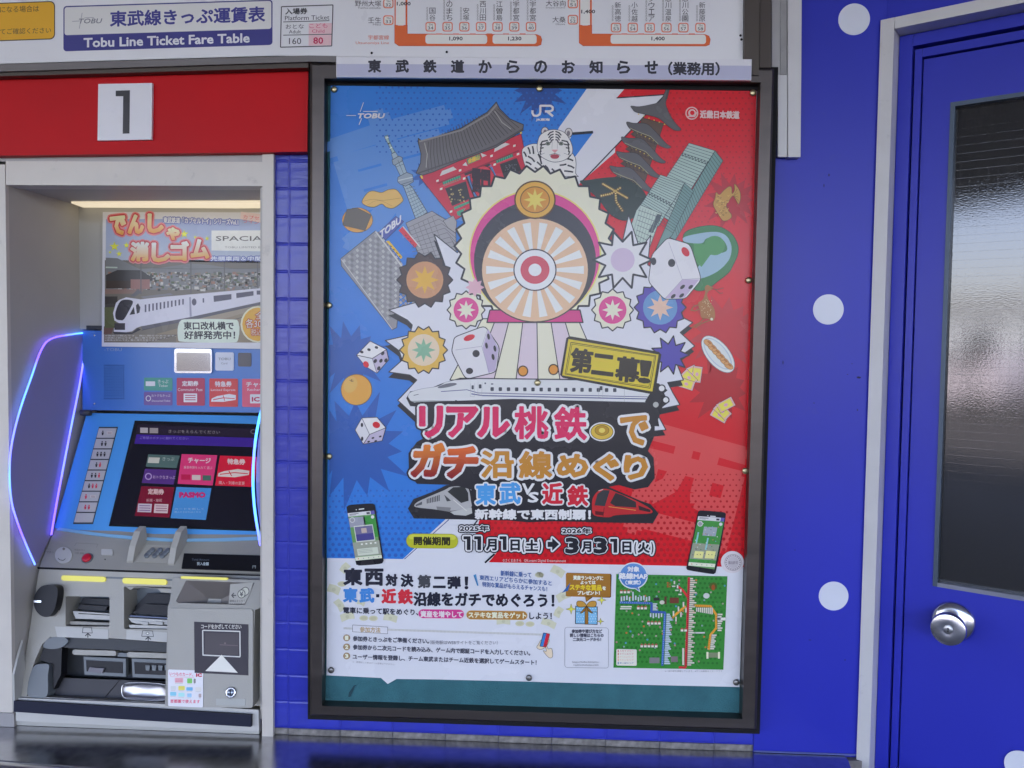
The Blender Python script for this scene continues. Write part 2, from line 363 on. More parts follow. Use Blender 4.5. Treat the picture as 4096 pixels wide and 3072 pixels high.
# ------------------------------------------------------------------ the blue wall
ZT = .7815                                         # height of the counter top
tile_pitch_px = 218.0
wall = thing('tiled_wall', 'glossy blue painted tile wall around the notice case, bare grey tiles along its foot', 'wall', (0, .15, ZT))
XJ = flat(0).at(1071, 1500).x                      # edge of the ticket machine opening
XP_ = flat(0).at(3015, 2960).x                     # joint with the smooth panel
box('backing', XJ-.009, .5470, .0010, .33, .55, 2.92, GROUT_BLUE, wall)
box('backing_above', -13, XJ-.014, .004, .33, 1.80, 2.92, GROUT_BLUE, wall)
box('backing_below', -13, -.012, .06, .33, .13, ZT-.05, CONC, wall)
TW, TH, GAP = .0943, .0478, .0016
def tile_mesh(w, h, name):
    bm = bmesh.new(); n = 3
    vs = [[None]*(n+1) for _ in range(n+1)]
    f = [(0, 0), (w, 0), (w, h), (0, h)]; b = .0022
    a = [bm.verts.new((x, 0.004, z)) for x, z in f]; c = [bm.verts.new((x, .0006, z)) for x, z in f]
    d = [bm.verts.new((x + (b if x == 0 else -b), -.0002, z + (b if z == 0 else -b))) for x, z in f]
    for p, q in ((a, c), (c, d)):
        for i in range(4): bm.faces.new((p[i], p[(i+1) % 4], q[(i+1) % 4], q[i]))
    bm.faces.new(d); bmesh.ops.recalc_face_normals(bm, faces=bm.faces)
    me = bpy.data.meshes.new(name); bm.to_mesh(me); bm.free(); return me
tm = tile_mesh(TW-GAP, TH-GAP, 'tile'); tm.materials.append(TILE_BLUE)
x_first = flat(0).at(1363, 2940).x - TW            # joints measured at the foot of the wall
z0 = ZT + .0135
z_row = [z0 + i*TH for i in range(0, 28)]
def place_tile(me, x, z):
    o = bpy.data.objects.new('tile', me); COL.objects.link(o); o.parent = wall; o.matrix_parent_inverse = Matrix.Translation(-Vector(wall.location))
    o.location = (x, rnd.uniform(-.0004, .0004), z); o.rotation_euler = (R(rnd.uniform(-.45, .45)), 0, R(rnd.uniform(-.35, .35)))
for i, z in enumerate(z_row):
    if z > flat(0).at(1160, 615).z: break
    for k in (-1, 0, 1):
        x = x_first + k*TW
        if k == -1:
            w_ = x + TW - GAP - (XJ + .006)
            if w_ > .004:
                if i == 0: tmc = tile_mesh(w_, TH-GAP, 'tile_cut'); tmc.materials.append(TILE_BLUE)
                place_tile(tmc, XJ + .006, z)
        else: place_tile(tm, x, z)
for k in range(2, 10):
    x = x_first + k*TW
    if x + TW < XP_: place_tile(tm, x, z_row[0])
    else:
        w_ = XP_ - .002 - x
        if w_ > .006: tmc = tile_mesh(w_, TH-GAP, 'tile_cut'); tmc.materials.append(TILE_BLUE); place_tile(tmc, x, z_row[0])
        break
# the grey tile course at the foot, cut low, standing a little proud
zb, zt_ = ZT + .0005, z0 - .0018
sm = []
for q in range(3):
    me = tile_mesh(TW-.0016, zt_-zb, 'foot_tile'); me.materials.append(STONE); sm.append(me)
for k in range(-1, 10):
    x = x_first + k*TW; x1 = min(x+TW, XP_-.002); x0 = max(x, XJ+.006)
    if x1-x0 < .005: continue
    me = sm[k % 3] if abs((x1-x0)-TW) < 1e-4 else tile_mesh(x1-x0-.0016, zt_-zb, 'foot_tile')
    if not me.materials: me.materials.append(STONE)
    o = bpy.data.objects.new('foot_tile', me); COL.objects.link(o); o.parent = wall; o.matrix_parent_inverse = Matrix.Translation(-Vector(wall.location)); o.location = (x0, -.002+rnd.uniform(-.0007, .0007), zb)
box('mortar_bed', XJ+.004, XP_-.001, .0002, .003, zb, zt_, MORTAR, wall)

panel = thing('smooth_wall_panel', 'smooth glossy blue wall panel between the notice case and the door', 'wall panel', (.45, 0, ZT))
box('board', XP_, .5475, -.0022, .004, ZT+.0005, 2.91, BLUE, panel, .0006)
box('edge_trim', XP_, .5475, -.004, -.0022, ZT+.0008, ZT+.0035, mat('pale_blue_trim', (.10, .13, .33), .4), panel)

for (x, y, w, h) in ((3435, 1510, 9, 5), (3390, 1498, 3, 2), (3256, 1612, 5, 2), (3430, 1640, 3, 4), (3316, 700, 3, 7), (3296, 742, 2, 8), (3132, 1450, 2, 9), (3180, 2200, 3, 2), (3240, 2560, 6, 2), (3380, 2640, 3, 3), (3408, 1455, 3, 2)):
    mesh_obj('scuff_mark', [flat(-.0026).at(x+w*math.cos(k*.785+.3), y+h*math.sin(k*.785+.3)*(.8+.2*(k % 2))) for k in range(8)], [tuple(range(8))], mat('dark_scuff', (.010, .012, .07), .7, noise=0), panel)
# white round stickers
def sticker(S, cx, cy, r, label):
    c = S.at(cx, cy); n = S.n; u = Vector((0, 0, 1)); v = n.cross(u)
    N = 48; f = [c + n*.0032 + (u*math.sin(2*math.pi*k/N) + v*math.cos(2*math.pi*k/N))*r for k in range(N)]
    o = prism('dot_sticker', f, [p - n*.0009 for p in f], DOT); tag(o, label, 'sticker', 'white dot stickers'); return o
PW = flat(0)
sticker(PW, 3414, 80, .0258, 'white round sticker on the blue wall beside the top corner of the door frame')
sticker(PW, 3311, 1238, .0255, 'white round sticker halfway up the blue wall right of the notice case')
sticker(PW, 3332, 2382, .0250, 'white round sticker low on the blue wall, right of the poster foot')

# ------------------------------------------------------------------ counter
cnt = thing('ticket_counter', 'dark mirror-polished metal counter shelf with a bright steel edge below the machine', 'counter', (0, -.05, .75))
POL = mat('dark_polished_metal', (.52, .52, .54), .23, metal=1, noise=.12, nscale=60, bump=.012, bscale=30)
xr = on_z(3392, 3040, ZT).x
fy = lambda x: -.125 - .064*(x + .907)                # the front edge runs very slightly off square
f = [Vector((-2.2, fy(-2.2), ZT)), Vector((xr-.04, fy(xr-.04), ZT)), Vector((xr, -.02, ZT)), Vector((xr, .0, ZT)), Vector((-.476, .0, ZT)), Vector((-.476, .30, ZT)), Vector((-2.2, .30, ZT))]
prism('polished_top', f, [p - Vector((0, 0, .03)) for p in f], POL, cnt, .0015)
tube('steel_nosing', [(-2.2, fy(-2.2)-.006, ZT-.013), (xr-.035, fy(xr)-.006, ZT-.013)], .0135, STEEL, cnt, 16)
ap = [Vector((-2.2, fy(-2.2)+.02, ZT-.031)), Vector((xr-.05, fy(xr)+.02, ZT-.031)), Vector((xr-.05, fy(xr)+.02, .55)), Vector((-2.2, fy(-2.2)+.02, .55))]
prism('front_apron', ap, [p + Vector((0, .018, 0)) for p in ap], STEEL, cnt)
# left-hand piece below the jambs stays open underneath
lower = box('wall_below_counter', -1.8, .60, .0, .05, .13, ZT-.031, CONC); lower['kind'] = 'structure'

# ------------------------------------------------------------------ fare table board with its brown rails
FS = flat(-.040)
fb = thing('fare_table_board', 'long white ticket fare table with orange route diagrams above the machine and the notice case', 'sign', (0, -.02, 2.0))
slab('board', FS, [(-1500, -60), (2979, -60), (2977, 237), (1340, 226), (1111, 222), (0, 255), (-1500, 299)], .02, SIGNW, fb, .001)
slab('lower_rail', flat(-.046), [(-1500, 301), (0, 257), (1234, 222), (1345, 224), (1345, 248), (1238, 246), (0, 286), (-1500, 330)], .04, mat('brown_rail', (.165, .15, .14), .4, metal=.3, noise=.1, nscale=5, stretch=(.3, 1, 1)), fb, .001)
slab('lower_lip', flat(-.040), [(-1500, 331), (0, 287), (1233, 247), (1233, 270), (0, 305), (-1500, 352)], .03, BRONZE_D, fb, .001)
slab('side_rail', flat(-.050), [(2979, -60), (3040, -60), (3036, 300), (3009, 300), (3009, 236), (2977, 236)], .04, BRONZE_D, fb, .001)
slab('side_rail', flat(-.043), [(3041, -60), (3087, -60), (3085, 270), (3038, 270)], .035, mat('umber_rail', (.06, .045, .034), .5, metal=.2, noise=.1), fb, .001)
for (x, y) in ((2962, 142), (2966, 158), (1487, 212), (1787, 208)): lathe('grime_spot', FS.at(x, y) + Vector((0, -.0002, 0)), (0, -1, 0), [(.0022, 0), (.0018, .0004)], BLACK, fb, n=7)

a = Art(FS, (0, 0, 1.7015))
NV = (45, 45, 130)
a.poly(rrect(-60, 22, 375, 283, 34, -.035, 0), (30, 28, 25)); a.L = 1
a.poly(rrect(-56, 28, 369, 276, 30, -.035, 0), (214, 158, 8)); a.L = 2
a.text('になる場合は', 2, 266, 44, 88, (60, 50, 25), sl=-.03); a.text('てご確認ください', 2, 348, 196, 236, (60, 50, 25), sl=-.03)
a.L = 0; a.poly(rrect(432, 42, 1855, 350, 22, -.031), NV); a.L = 1
a.poly(rrect(440, 50, 1847, 240, 16, -.031), (206, 207, 222))
a.L = 2; a.text('東武線きっぷ運賃表', 752, 1802, 78, 180, (50, 50, 140), sl=-.031, bold=3.2)
a.text('Tobu Line Ticket Fare Table', 572, 1697, 262, 322, (205, 207, 232), sl=-.030, bold=2.6)
a.text('TOBU', 535, 692, 128, 160, (120, 122, 140), sl=-.01, skew=.3, bold=1); a.line([(492, 146), (545, 143)], 4, (150, 150, 170)); a.line([(560, 88), (540, 195)], 4, (150, 150, 170)); a.line([(575, 122), (640, 119)], 4, (150, 150, 170))
a.view(0, 0, 1)
def tick_box(a):
    a.L = 1
    for p in ([(1126, 27), (1332, 20)], [(1126, 27), (1122, 189)], [(1332, 20), (1327, 184)], [(1122, 189), (1327, 184)]): a.line(p, 4, (60, 60, 68))
    a.rect(1235, 94, 1329, 137, (232, 180, 200), sl=-.02); a.rect(1235, 141, 1327, 183, (232, 180, 200), sl=-.02)
    a.L = 2; a.line([(1133, 88), (1318, 83)], 3, (60, 60, 68)); a.line([(1133, 141), (1327, 137)], 3, (60, 60, 68))
    a.text('入場券', 1142, 1229, 34, 58, (45, 45, 55), sl=-.02, bold=.8); a.text('Platform Ticket', 1140, 1318, 64, 82, (60, 60, 70), sl=-.02)
    a.text('おとな', 1143, 1216, 98, 116, (45, 45, 55), sl=-.02); a.text('Adult', 1156, 1204, 120, 134, (60, 60, 70))
    a.text('こども', 1238, 1310, 94, 113, (200, 60, 110), sl=-.02); a.text('Child', 1248, 1298, 118, 131, (200, 60, 110))
    a.text('160', 1156, 1205, 152, 177, (45, 45, 55)); a.text('80', 1254, 1292, 150, 175, (190, 40, 90), bold=1)
tick_box(a)
a.view(1200, 0, 1.106)
OR = (214, 92, 32); PK = (222, 120, 100)
def route(a, x0, x1, pills, fares, nums, stops, fare_v, side):
    a.L = 1
    a.poly([(x0, 112), (x0+56, 112), (x0+56, 150), (x1-22, 153), (x1-6, 160), (x1, 175), (x1-4, 198), (x1-20, 204), (x0+18, 203), (x0, 190)], OR, ol=(2, 190, 60, 30))
    a.rect(x0-1, -30, x0+5, 112, PK); a.rect(x0+48, -30, x0+56, 112, OR)
    a.L = 2; a.rect(x0+7, -30, x0+46, 113, (214, 214, 226), r=10)
    for p in pills: a.poly(rrect(p[0], 153, p[1], 194, 12, .003), (214, 214, 226))
    a.L = 3
    for t, x in fares: a.text(t, x-29, x+29, 163, 181, (50, 45, 50), bold=.7)
    a.text(fare_v[0], x0+10, x0+70, fare_v[1], fare_v[1]+17, (50, 45, 50), bold=.7)
    for (n, x, nm) in nums:
        y = 97 if side == 0 else 101
        a.poly(rrect(x-23, y, x+23, y+43, 11), PK, dl=0); a.poly(rrect(x-18, y+5, x+18, y+38, 8), (212, 212, 224), dl=1)
        a.text('TN', x-9, x+9, y+8, y+17, (50, 45, 50), dl=2); a.text(n, x-12, x+12, y+20, y+34, (50, 45, 50), dl=2)
        if nm: a.vtext(nm, x+8, y-6-29*len(nm), y-4, 27, (60, 55, 62), dl=0); a.vtext('ooooooo'[:3+len(nm)], x-15, y-6-12*(3+len(nm)), y-6, 7, (110, 105, 112), dl=0)
    for i in range(len(nums)-1): a.line([(nums[i][1]+24, 150), (nums[i+1][1]-24, 150)], 4, PK)
    for (nm, en, n, y) in stops:
        a.text(nm, x0-60-len(nm)*29, x0-60, y-14, y+12, (60, 55, 62), sl=.01); a.text(en, x0-62-len(en)*8.5, x0-62, y+15, y+23, (110, 105, 112))
        a.poly(rrect(x0-51, y-22, x0-5, y+21, 11), PK); a.poly(rrect(x0-46, y-17, x0-10, y+16, 8), (212, 212, 224), dl=1); a.text('TN', x0-37, x0-19, y-13, y-5, (50, 45, 50), dl=2); a.text(n, x0-40, x0-16, y-1, y+13, (50, 45, 50), dl=2)
route(a, 419, 1070, [(555, 828), (852, 1047)], [('1,090', 690), ('1,230', 950)],
      [('34', 578, '国谷'), ('35', 653, 'ちゃのまち'), ('36', 727, '安塚'), ('37', 801, '西川田'), ('38', 874, '江曽島'), ('39', 948, '南宇都宮'), ('40', 1022, '東武宇都宮')], [('野州大塚', 'Yashu-otsuka', '32', 16), ('壬生', 'Mibu', '33', 90)], ('1,000', 9), 0)
route(a, 1235, 1815, [(1374, 1796)], [('1,400', 1584)], [('53', 1398, '新高徳'), ('54', 1472, '小佐越'), ('55', 1547, '東武クウェア'), ('56', 1621, '鬼怒川温泉'), ('57', 1696, '鬼怒川公園'), ('58', 1771, '新藤原')],
      [('大谷向', 'Daiya-muko', '51', 16), ('大桑', 'Okuwa', '52', 88)], ('1,400', 44), 1)
a.text('宇都宮線', 302, 394, 156, 176, (226, 110, 80)); a.text('Utsunomiya Line', 247, 394, 184, 199, (226, 120, 90))
a.done('printed_fare_table', PRINT_M, fb)

ts = thing('notice_title_strip', 'narrow white and lilac strip headed with black Japanese lettering on top of the notice case', 'sign', (0, -.05, 1.95))
TS = flat(-.054)
slab('strip', TS, [(1345, 227), (3007, 237), (3005, 321), (1345, 308)], .006, PLATEW, ts, .0006)
a = Art(TS, (1200, 0, 1.106))
a.poly([(163, 283), (1997, 291), (1996, 353), (163, 339)], (172, 174, 212)); a.L = 1
for i, ch in enumerate('東武鉄道からのお知らせ'): x = 330 + i*122.4; a.text(ch, x-27, x+27, 266+i*.55, 319+i*.55, (28, 28, 44), bold=2.6)
a.text('（業務用）', 1630, 1855, 275, 331, (28, 28, 44), sl=.006, bold=2.2)
a.done('lettering', PRINT_M, ts)

# ------------------------------------------------------------------ notice case (brown frame, teal felt board)
case = thing('notice_case', 'wall-mounted brown aluminium notice case with teal felt backing', 'notice board', (0, -.02, .85))
K = flat(-.046); KI = flat(-.013)
OUT = [(1239, 249), (3099, 272), (3028, 2923), (1239, 2864)]; INN = [(1297, 313), (3043, 329), (2969, 2876), (1287, 2824)]
for i in range(4):
    j = (i+1) % 4; o0, o1 = OUT[i], OUT[j]; i0, i1 = INN[i], INN[j]
    mid0 = tuple(.82*a_+.18*b_ for a_, b_ in zip(o0, i0)); mid1 = tuple(.82*a_+.18*b_ for a_, b_ in zip(o1, i1))
    # profile: sloping outer face rising to a flat inner face
    A0, A1 = K.at(*o0) + Vector((0, .003, 0)), K.at(*o1) + Vector((0, .003, 0)); B0, B1 = K.at(*mid0), K.at(*mid1); C0, C1 = K.at(*i0), K.at(*i1)
    V_ = [A0, A1, B0, B1, C0, C1, C0+Vector((0, .034, 0)), C1+Vector((0, .034, 0)), A0+Vector((0, .031, 0)), A1+Vector((0, .031, 0))]
    fr = mesh_obj('frame_rail', V_, [(0, 1, 3, 2), (2, 3, 5, 4), (4, 5, 7, 6), (0, 8, 9, 1), (0, 2, 4, 6, 8), (1, 9, 7, 5, 3)], BRONZE, case)
OL = [(1231, 262), (3113, 268), (3039, 2936), (1231, 2877)]
slab('outer_lip', flat(-.020), OL, .017, BLACK, case, .001)  # black slab showing as a dark lip round the frame
slab('felt_board', flat(-.0225), [(1280, 300), (3056, 310), (2985, 2890), (1275, 2835)], .002, TEAL, case)
# black inner gasket strips against the felt
for p in ([(1290, 305), (3050, 318), (3046, 363), (1297, 341)], [(2972, 2858), (2972, 2892), (1280, 2840), (1283, 2808)]): slab('inner_gasket', flat(-.0265), p, .004, BLACK, case)
for p in ([(1290, 306), (1304, 306), (1294, 2830), (1278, 2830)], [(3036, 330), (3056, 330), (2984, 2880), (2962, 2880)]): slab('inner_gasket', flat(-.0262), p, .0036, BLACK, case)
mesh_obj('felt_stain', [flat(-.0246).at(*p) for p in ((1393, 2788), (1402, 2787), (1420, 2745), (1428, 2742), (1416, 2741), (1396, 2770))], [(0, 1, 2, 3, 4, 5)], mat('dark_stain', (.015, .06, .075), .9), case)

# ------------------------------------------------------------------ cable trunking right of the case
duct = thing('cable_trunking', 'chipped white plastic cable trunking running down beside the notice case', 'trunking', (.42, -.02, 1.8))
S1 = flat(-.018)
slab('base_channel', flat(-.0105), [(3088, -60), (3158, -60), (3154, 300), (3150, 627), (3109, 627), (3110, 268), (3088, 268)], .012, mat('aged_white', (.47, .46, .44), .5, noise=.12, nscale=12, grime=.5), duct, .0008)
slab('cover', S1, [(3152, -60), (3207, -60), (3205, 300), (3202, 628), (3152, 628)], .0155, WHITE_PAINT, duct, .0015)
slab('old_paint_strip', flat(-.0125), [(3122, -60), (3154, -60), (3150, 298), (3122, 298)], .002, mat('greyed_paint', (.36, .355, .34), .6, noise=.15, nscale=30, grime=.6), duct, .0005)
slab('clip_cover', flat(-.0165), [(3112, 300), (3149, 300), (3148, 627), (3112, 627)], .006, WHITE_PAINT, duct, .0012)

# ------------------------------------------------------------------ red fascia over the machine and its number plate
rf = slab('red_fascia_panel', flat(-.022), [(-1500, 354), (0, 306), (1233, 271), (1229, 607), (0, 622), (-1500, 645)], .02, RED, None, .001)
tag(rf, 'plain red enamel band above the ticket machine, under the fare table', 'fascia panel')
num = thing('number_plate', 'square white plate with a black figure 1 fixed to the red band', 'number plate', (-.8, -.03, 1.9))
slab('plate', flat(-.028), [(393, 336), (609, 332), (606, 558), (390, 562)], .0055, PLATEW, num, .001)
a = Art(flat(-.028)); a.poly([(463, 363), (520, 361), (518, 534), (491, 535), (493, 385), (463, 385)], (38, 38, 44)); a.done('figure', PRINT_M, num)

# ------------------------------------------------------------------ white surround of the machine recess
XL = flat(-.01).at(30, 1500).x                     # left inner wall of the recess (-0.95)
YB = .216                                         # depth of the recess
XR = XJ - .016
sur = thing('machine_surround', 'white painted metal surround framing the recessed ticket machine, with a lit strip in its ceiling', 'surround', (-.7, 0, ZT))
J = flat(-.010)
slab('right_jamb', J, [(1049, 609), (1094, 608), (1092, 2950), (1048, 2949)], .011, CREAM_PAINT, sur, .0015)
ZH0, ZH1 = flat(-.008).at(540, 742).z, flat(-.008).at(540, 646).z
box('header', XL+.0005, J.at(1049, 700).x-.0006, -.008, .03, ZH0, ZH1, CREAM_PAINT, sur, .0015)
box('header_recess', XL-.16, J.at(1049, 700).x-.0006, -.004, .03, ZH1+.0005, ZH1+.05, mat('beige_grey_paint', (.44, .43, .41), .5, noise=.05, grime=.2), sur)  # even beige-grey band above the cream header
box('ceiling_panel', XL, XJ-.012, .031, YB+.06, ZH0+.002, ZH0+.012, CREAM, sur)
zc = ZH0 + .002
q = [on_z(285, 806, zc), on_z(1300, 800, zc), on_z(1300, 824, zc), on_z(352, 831, zc)]
prism('light_diffuser', [p - Vector((0, 0, .0035)) for p in q], [p + Vector((0, 0, .0005)) for p in q], TUBE, sur, .0008)
box('left_post', XL-.16, XL, -.009, .0, ZT+.026, ZH1-.006, CREAM_PAINT, sur, .0015)
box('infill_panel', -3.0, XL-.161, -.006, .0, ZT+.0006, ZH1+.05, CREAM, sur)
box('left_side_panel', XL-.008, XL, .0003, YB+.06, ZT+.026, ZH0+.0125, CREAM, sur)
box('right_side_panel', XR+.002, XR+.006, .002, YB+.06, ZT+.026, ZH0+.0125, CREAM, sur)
box('post_foot', XL-.16, XL+.004, -.011, .02, ZT+.0006, ZT+.0255, mat('foot_grey', (.36, .35, .34), .5, grime=.3), sur, .001)
BACK = flat(YB)
box('back_panel', XL, XR+.002, YB, YB+.01, BACK.at(370, 1318).z, ZH0, GREYL, sur)
for x, y in ((350, 1300),): lathe('screw', Vector((XL+.0003, .12, 1.43)), (1, 0, 0), [(.003, 0), (.002, .0012)], STEEL, sur, n=10)

# ------------------------------------------------------------------ ticket machine
tmach = thing('ticket_machine', 'recessed touch-screen ticket vending machine with blue face, grey console and blue glowing side strips', 'ticket machine', (-.72, .1, ZT))
UP = flat(YB - .004)
zt = UP.at(500, 1322).z; zm = UP.at(500, 1643).z
slab('upper_panel', UP, [(330, 1322), (1300, 1330), (1300, 1655), (330, 1640)], .012, MBLUE2, tmach, .001)
slab('top_trim', flat(YB-.005), [(345, 1302), (1300, 1310), (1300, 1326), (345, 1318)], .01, GREYD, tmach)
U2 = flat(YB - .0045)
slab('mirror_window', flat(YB-.010), rrect(697, 1394, 847, 1492, 9, .01), .005, mat('satin_chrome', (.8, .8, .8), .15, metal=1, noise=0), tmach, .001)
slab('mirror_glass', flat(YB-.0104), rrect(706, 1410, 842, 1484, 5, .01), .001, mat('mirror', (.55, .55, .52), .10, metal=1, noise=0), tmach)
cardp = slab('card_badge', flat(YB-.006), rrect(861, 1409, 935, 1482, 7, .01), .002, DOT, tmach, .0005)
slab('sensor_window', flat(YB-.0055), rrect(952, 1411, 1005, 1466, 6, .01), .001, mat('sensor_brown', (.13, .12, .12), .4), tmach, .0004)
bmh = bmesh.new()
for i in range(9):
    for j in range(13):
        c = U2.at(420 + i*9.3, 1462 + j*11, .0006)
        vs_ = [bmh.verts.new(c + Vector((math.cos(k*math.pi/3)*.0013, 0, math.sin(k*math.pi/3)*.0013))) for k in range(6)]; bmh.faces.new(vs_)
o = bm_obj('speaker_holes', bmh, BLACK, tmach); o['kind'] = 'stuff'
a = Art(flat(YB - .0045), (0, 900, 1.7015), lift=.0003)
WH = (214, 214, 232)
a.poly(rrect(980, 1038, 1174, 1126, 8, .01), (62, 148, 142)); a.L = 1; a.text('きっぷ', 1076, 1146, 1052, 1078, WH); a.text('Ticket', 1080, 1142, 1086, 1102, WH); a.rect(992, 1064, 1056, 1096, WH, r=3); a.done('menu_tile', PRINT_M, tmach)
a.L = 0; a.poly(rrect(980, 1136, 1174, 1226, 8, .01), (112, 84, 156)); a.L = 1; a.text('おトクなきっぷ', 1032, 1160, 1152, 1170, WH); a.text('Discounted Ticket', 1034, 1160, 1190, 1203, WH); a.ell(1010, 1180, 18, 20, WH); a.ell(1010, 1180, 13, 15, (112, 84, 156), dl=1); a.done('menu_tile', PRINT_M, tmach)
a.L = 0; a.poly(rrect(1203, 1040, 1395, 1228, 8, .01), (178, 62, 96)); a.L = 1; a.text('定期券', 1240, 1350, 1062, 1096, WH, bold=1); a.text('Commuter Pass', 1211, 1378, 1110, 1130, WH); a.rect(1250, 1146, 1342, 1206, WH, r=4)
for k in range(3): a.rect(1260, 1156+k*15, 1332, 1163+k*15, (190, 90, 120), dl=1)
a.done('menu_tile', PRINT_M, tmach)
a.L = 0; a.poly(rrect(1425, 1044, 1620, 1236, 8, .01), (206, 70, 74)); a.L = 1; a.text('特急券', 1464, 1576, 1064, 1100, WH, bold=1); a.text('Limited Express', 1436, 1602, 1114, 1134, WH)
a.poly([(1436, 1202), (1442, 1180), (1480, 1164), (1560, 1150), (1606, 1158), (1604, 1190), (1520, 1204)], WH); a.line([(1450, 1190), (1520, 1176), (1598, 1182)], 6, (206, 70, 74), dl=1); a.line([(1520, 1160), (1530, 1196)], 5, (206, 70, 74), dl=1); a.done('menu_tile', PRINT_M, tmach)
a.L = 0; a.poly(rrect(1648, 1046, 1860, 1238, 8, .01), (222, 92, 124)); a.L = 1; a.text('チャージ', 1676, 1850, 1068, 1102, WH, bold=1); a.text('Recharge', 1684, 1800, 1112, 1134, WH); a.rect(1702, 1152, 1860, 1214, WH, r=6); a.text('IC', 1716, 1766, 1172, 1200, (200, 50, 90), dl=1, bold=2); a.done('menu_tile', PRINT_M, tmach)
a.L = 0; a.text('TOBU', 1488, 1572, 903, 920, (130, 134, 150), dl=52); a.text('Card', 1508, 1550, 934, 948, (130, 134, 150), dl=52); a.done('badge_lettering', PRINT_M, cardp)
a.text('-TOBU', 710, 830, 838, 858, (140, 160, 200)); a.done('maker_lettering', PRINT_M, tmach)
for x, y in ((377, 1342), (377, 1615)): lathe('screw', UP.at(x, y, 0), (0, -1, 0), [(.0022, 0), (.0014, .001)], STEEL, tmach, n=10)

# leaning screen fascia
XS = XL + .006
t0, b0 = Vector((XS, YB-.006, UP.at(400, 1652).z)), on_x(222, 2118, XS)
dn = (b0 - t0).normalized(); SN = dn.cross(Vector((1, 0, 0))).normalized()
if SN.y > 0: SN = -SN
SCR = Surf(t0, SN)
def L(x, y, l=0.): return SCR.at(x, y, l)
slab('screen_fascia', SCR, [(348, 1652), (1300, 1668), (1300, 2190), (1040, 2163), (900, 2172), (600, 2166), (430, 2148), (218, 2112)], .02, MBLUE, tmach, .002)
lathe('hinge_pin', Vector((XS+.004, YB-.016, t0.z+.001)), (1, 0, 0), [(.006, 0), (.006, .02), (.003, .021)], GREYD, tmach, n=14)
SB = [(546, 1690), (1300, 1712), (1290, 2128), (443, 2098)]
slab('screen_bezel', SCR, [(540, 1683), (1306, 1705), (1296, 2134), (436, 2105)], .004, BLACK, tmach, .001, lift=.0012)
GLS = mat('touch_glass', (.009, .008, .014), .08, noise=0, coat=.5)
scr = slab('touch_screen', SCR, SB, .0015, GLS, tmach, lift=.002)
SCRM = mat('screen_picture', (1, 1, 1), .12, noise=0, attr=True, emit=(1, 1, 1), estr=.040)
_b = SCRM.node_tree.nodes['Principled BSDF']; _a = [x for x in SCRM.node_tree.nodes if x.type == 'ATTRIBUTE'][0]; _v = SCRM.node_tree.nodes.new('ShaderNodeVectorMath'); _v.operation = 'SCALE'; _v.inputs['Scale'].default_value = .35
SCRM.node_tree.links.new(_a.outputs['Color'], _v.inputs[0]); SCRM.node_tree.links.new(_v.outputs[0], _b.inputs['Base Color'])
a = Art(SCR, (0, 1600, 1.7015), lift=.0023)
a.poly([(948, 172), (1800, 200), (1800, 258), (930, 232)], (44, 38, 62)); a.poly([(932, 236), (1800, 262), (1790, 325), (918, 300)], (66, 44, 160)); a.L = 1
a.rect(958, 190, 1010, 226, (170, 172, 190), sl=.02); a.rect(1022, 192, 1080, 228, (150, 150, 165), sl=.02); a.text('きっぷをえらんでください', 1150, 1500, 204, 226, (150, 150, 165), sl=.02); a.text('ご希望のボタンに触れてください', 956, 1285, 250, 268, (140, 130, 220), sl=.015); a.ell(1728, 218, 20, 16, (110, 110, 130)); a.ell(1728, 218, 15, 12, (44, 38, 62), dl=1)
a.done('screen_header', SCRM, tmach)
def key(p, c):
    if a.V: a.done('screen_button', SCRM, tmach)
    a.L = 0; a.poly(p, c); a.L = 1
key([(1012, 372), (1226, 380), (1205, 466), (996, 456)], (78, 110, 118)); a.rect(1016, 392, 1092, 430, (190, 200, 205), sl=.03, sx=-.2); a.text('きっぷ', 1110, 1190, 390, 414, (170, 190, 195), sl=.03)
key([(990, 470), (1205, 478), (1185, 578), (968, 566)], (86, 56, 142)); a.ell(1014, 522, 24, 24, (170, 150, 220)); a.ell(1014, 522, 16, 16, (86, 56, 142), dl=1); a.text('おトクなきっぷ', 1044, 1196, 514, 536, (200, 180, 230), sl=.03)
key([(1240, 370), (1482, 378), (1450, 584), (1212, 572)], (220, 66, 134)); a.text('チャージ', 1284, 1436, 394, 430, (225, 200, 225), sl=.03, bold=1.5); a.text('乗車券類を入れて 選ぶ', 1254, 1448, 450, 470, (220, 180, 210), sl=.02); a.rect(1310, 512, 1368, 546, (205, 195, 210), sl=.02); a.rect(1382, 514, 1440, 550, (70, 110, 110), sl=.02); a.rect(1236, 508, 1300, 544, (190, 40, 90), sl=.02)
key([(1500, 380), (1760, 390), (1730, 594), (1466, 584)], (214, 40, 70)); a.text('特急券', 1552, 1670, 402, 438, (225, 200, 215), sl=.03, bold=1.8); a.poly([(1484, 522), (1490, 500), (1530, 486), (1620, 472), (1700, 484), (1696, 512), (1600, 528)], (225, 215, 225)); a.line([(1500, 508), (1600, 496), (1690, 504)], 6, (214, 40, 70), dl=1); a.line([(1560, 484), (1580, 520)], 6, (214, 40, 70), dl=1); a.text('購入・列車の変更', 1492, 1668, 552, 576, (225, 190, 205), sl=.03)
key([(966, 588), (1190, 596), (1156, 802), (920, 790)], (124, 30, 58)); a.text('定期券', 1012, 1118, 606, 642, (215, 190, 205), sl=.03, bold=1.5); a.text('新規・継続', 1000, 1106, 674, 696, (205, 170, 190)); a.rect(944, 706, 1038, 764, (190, 185, 215), sl=.03, sx=-.1); a.rect(1056, 708, 1150, 770, (205, 190, 210), sl=.03, sx=-.1)
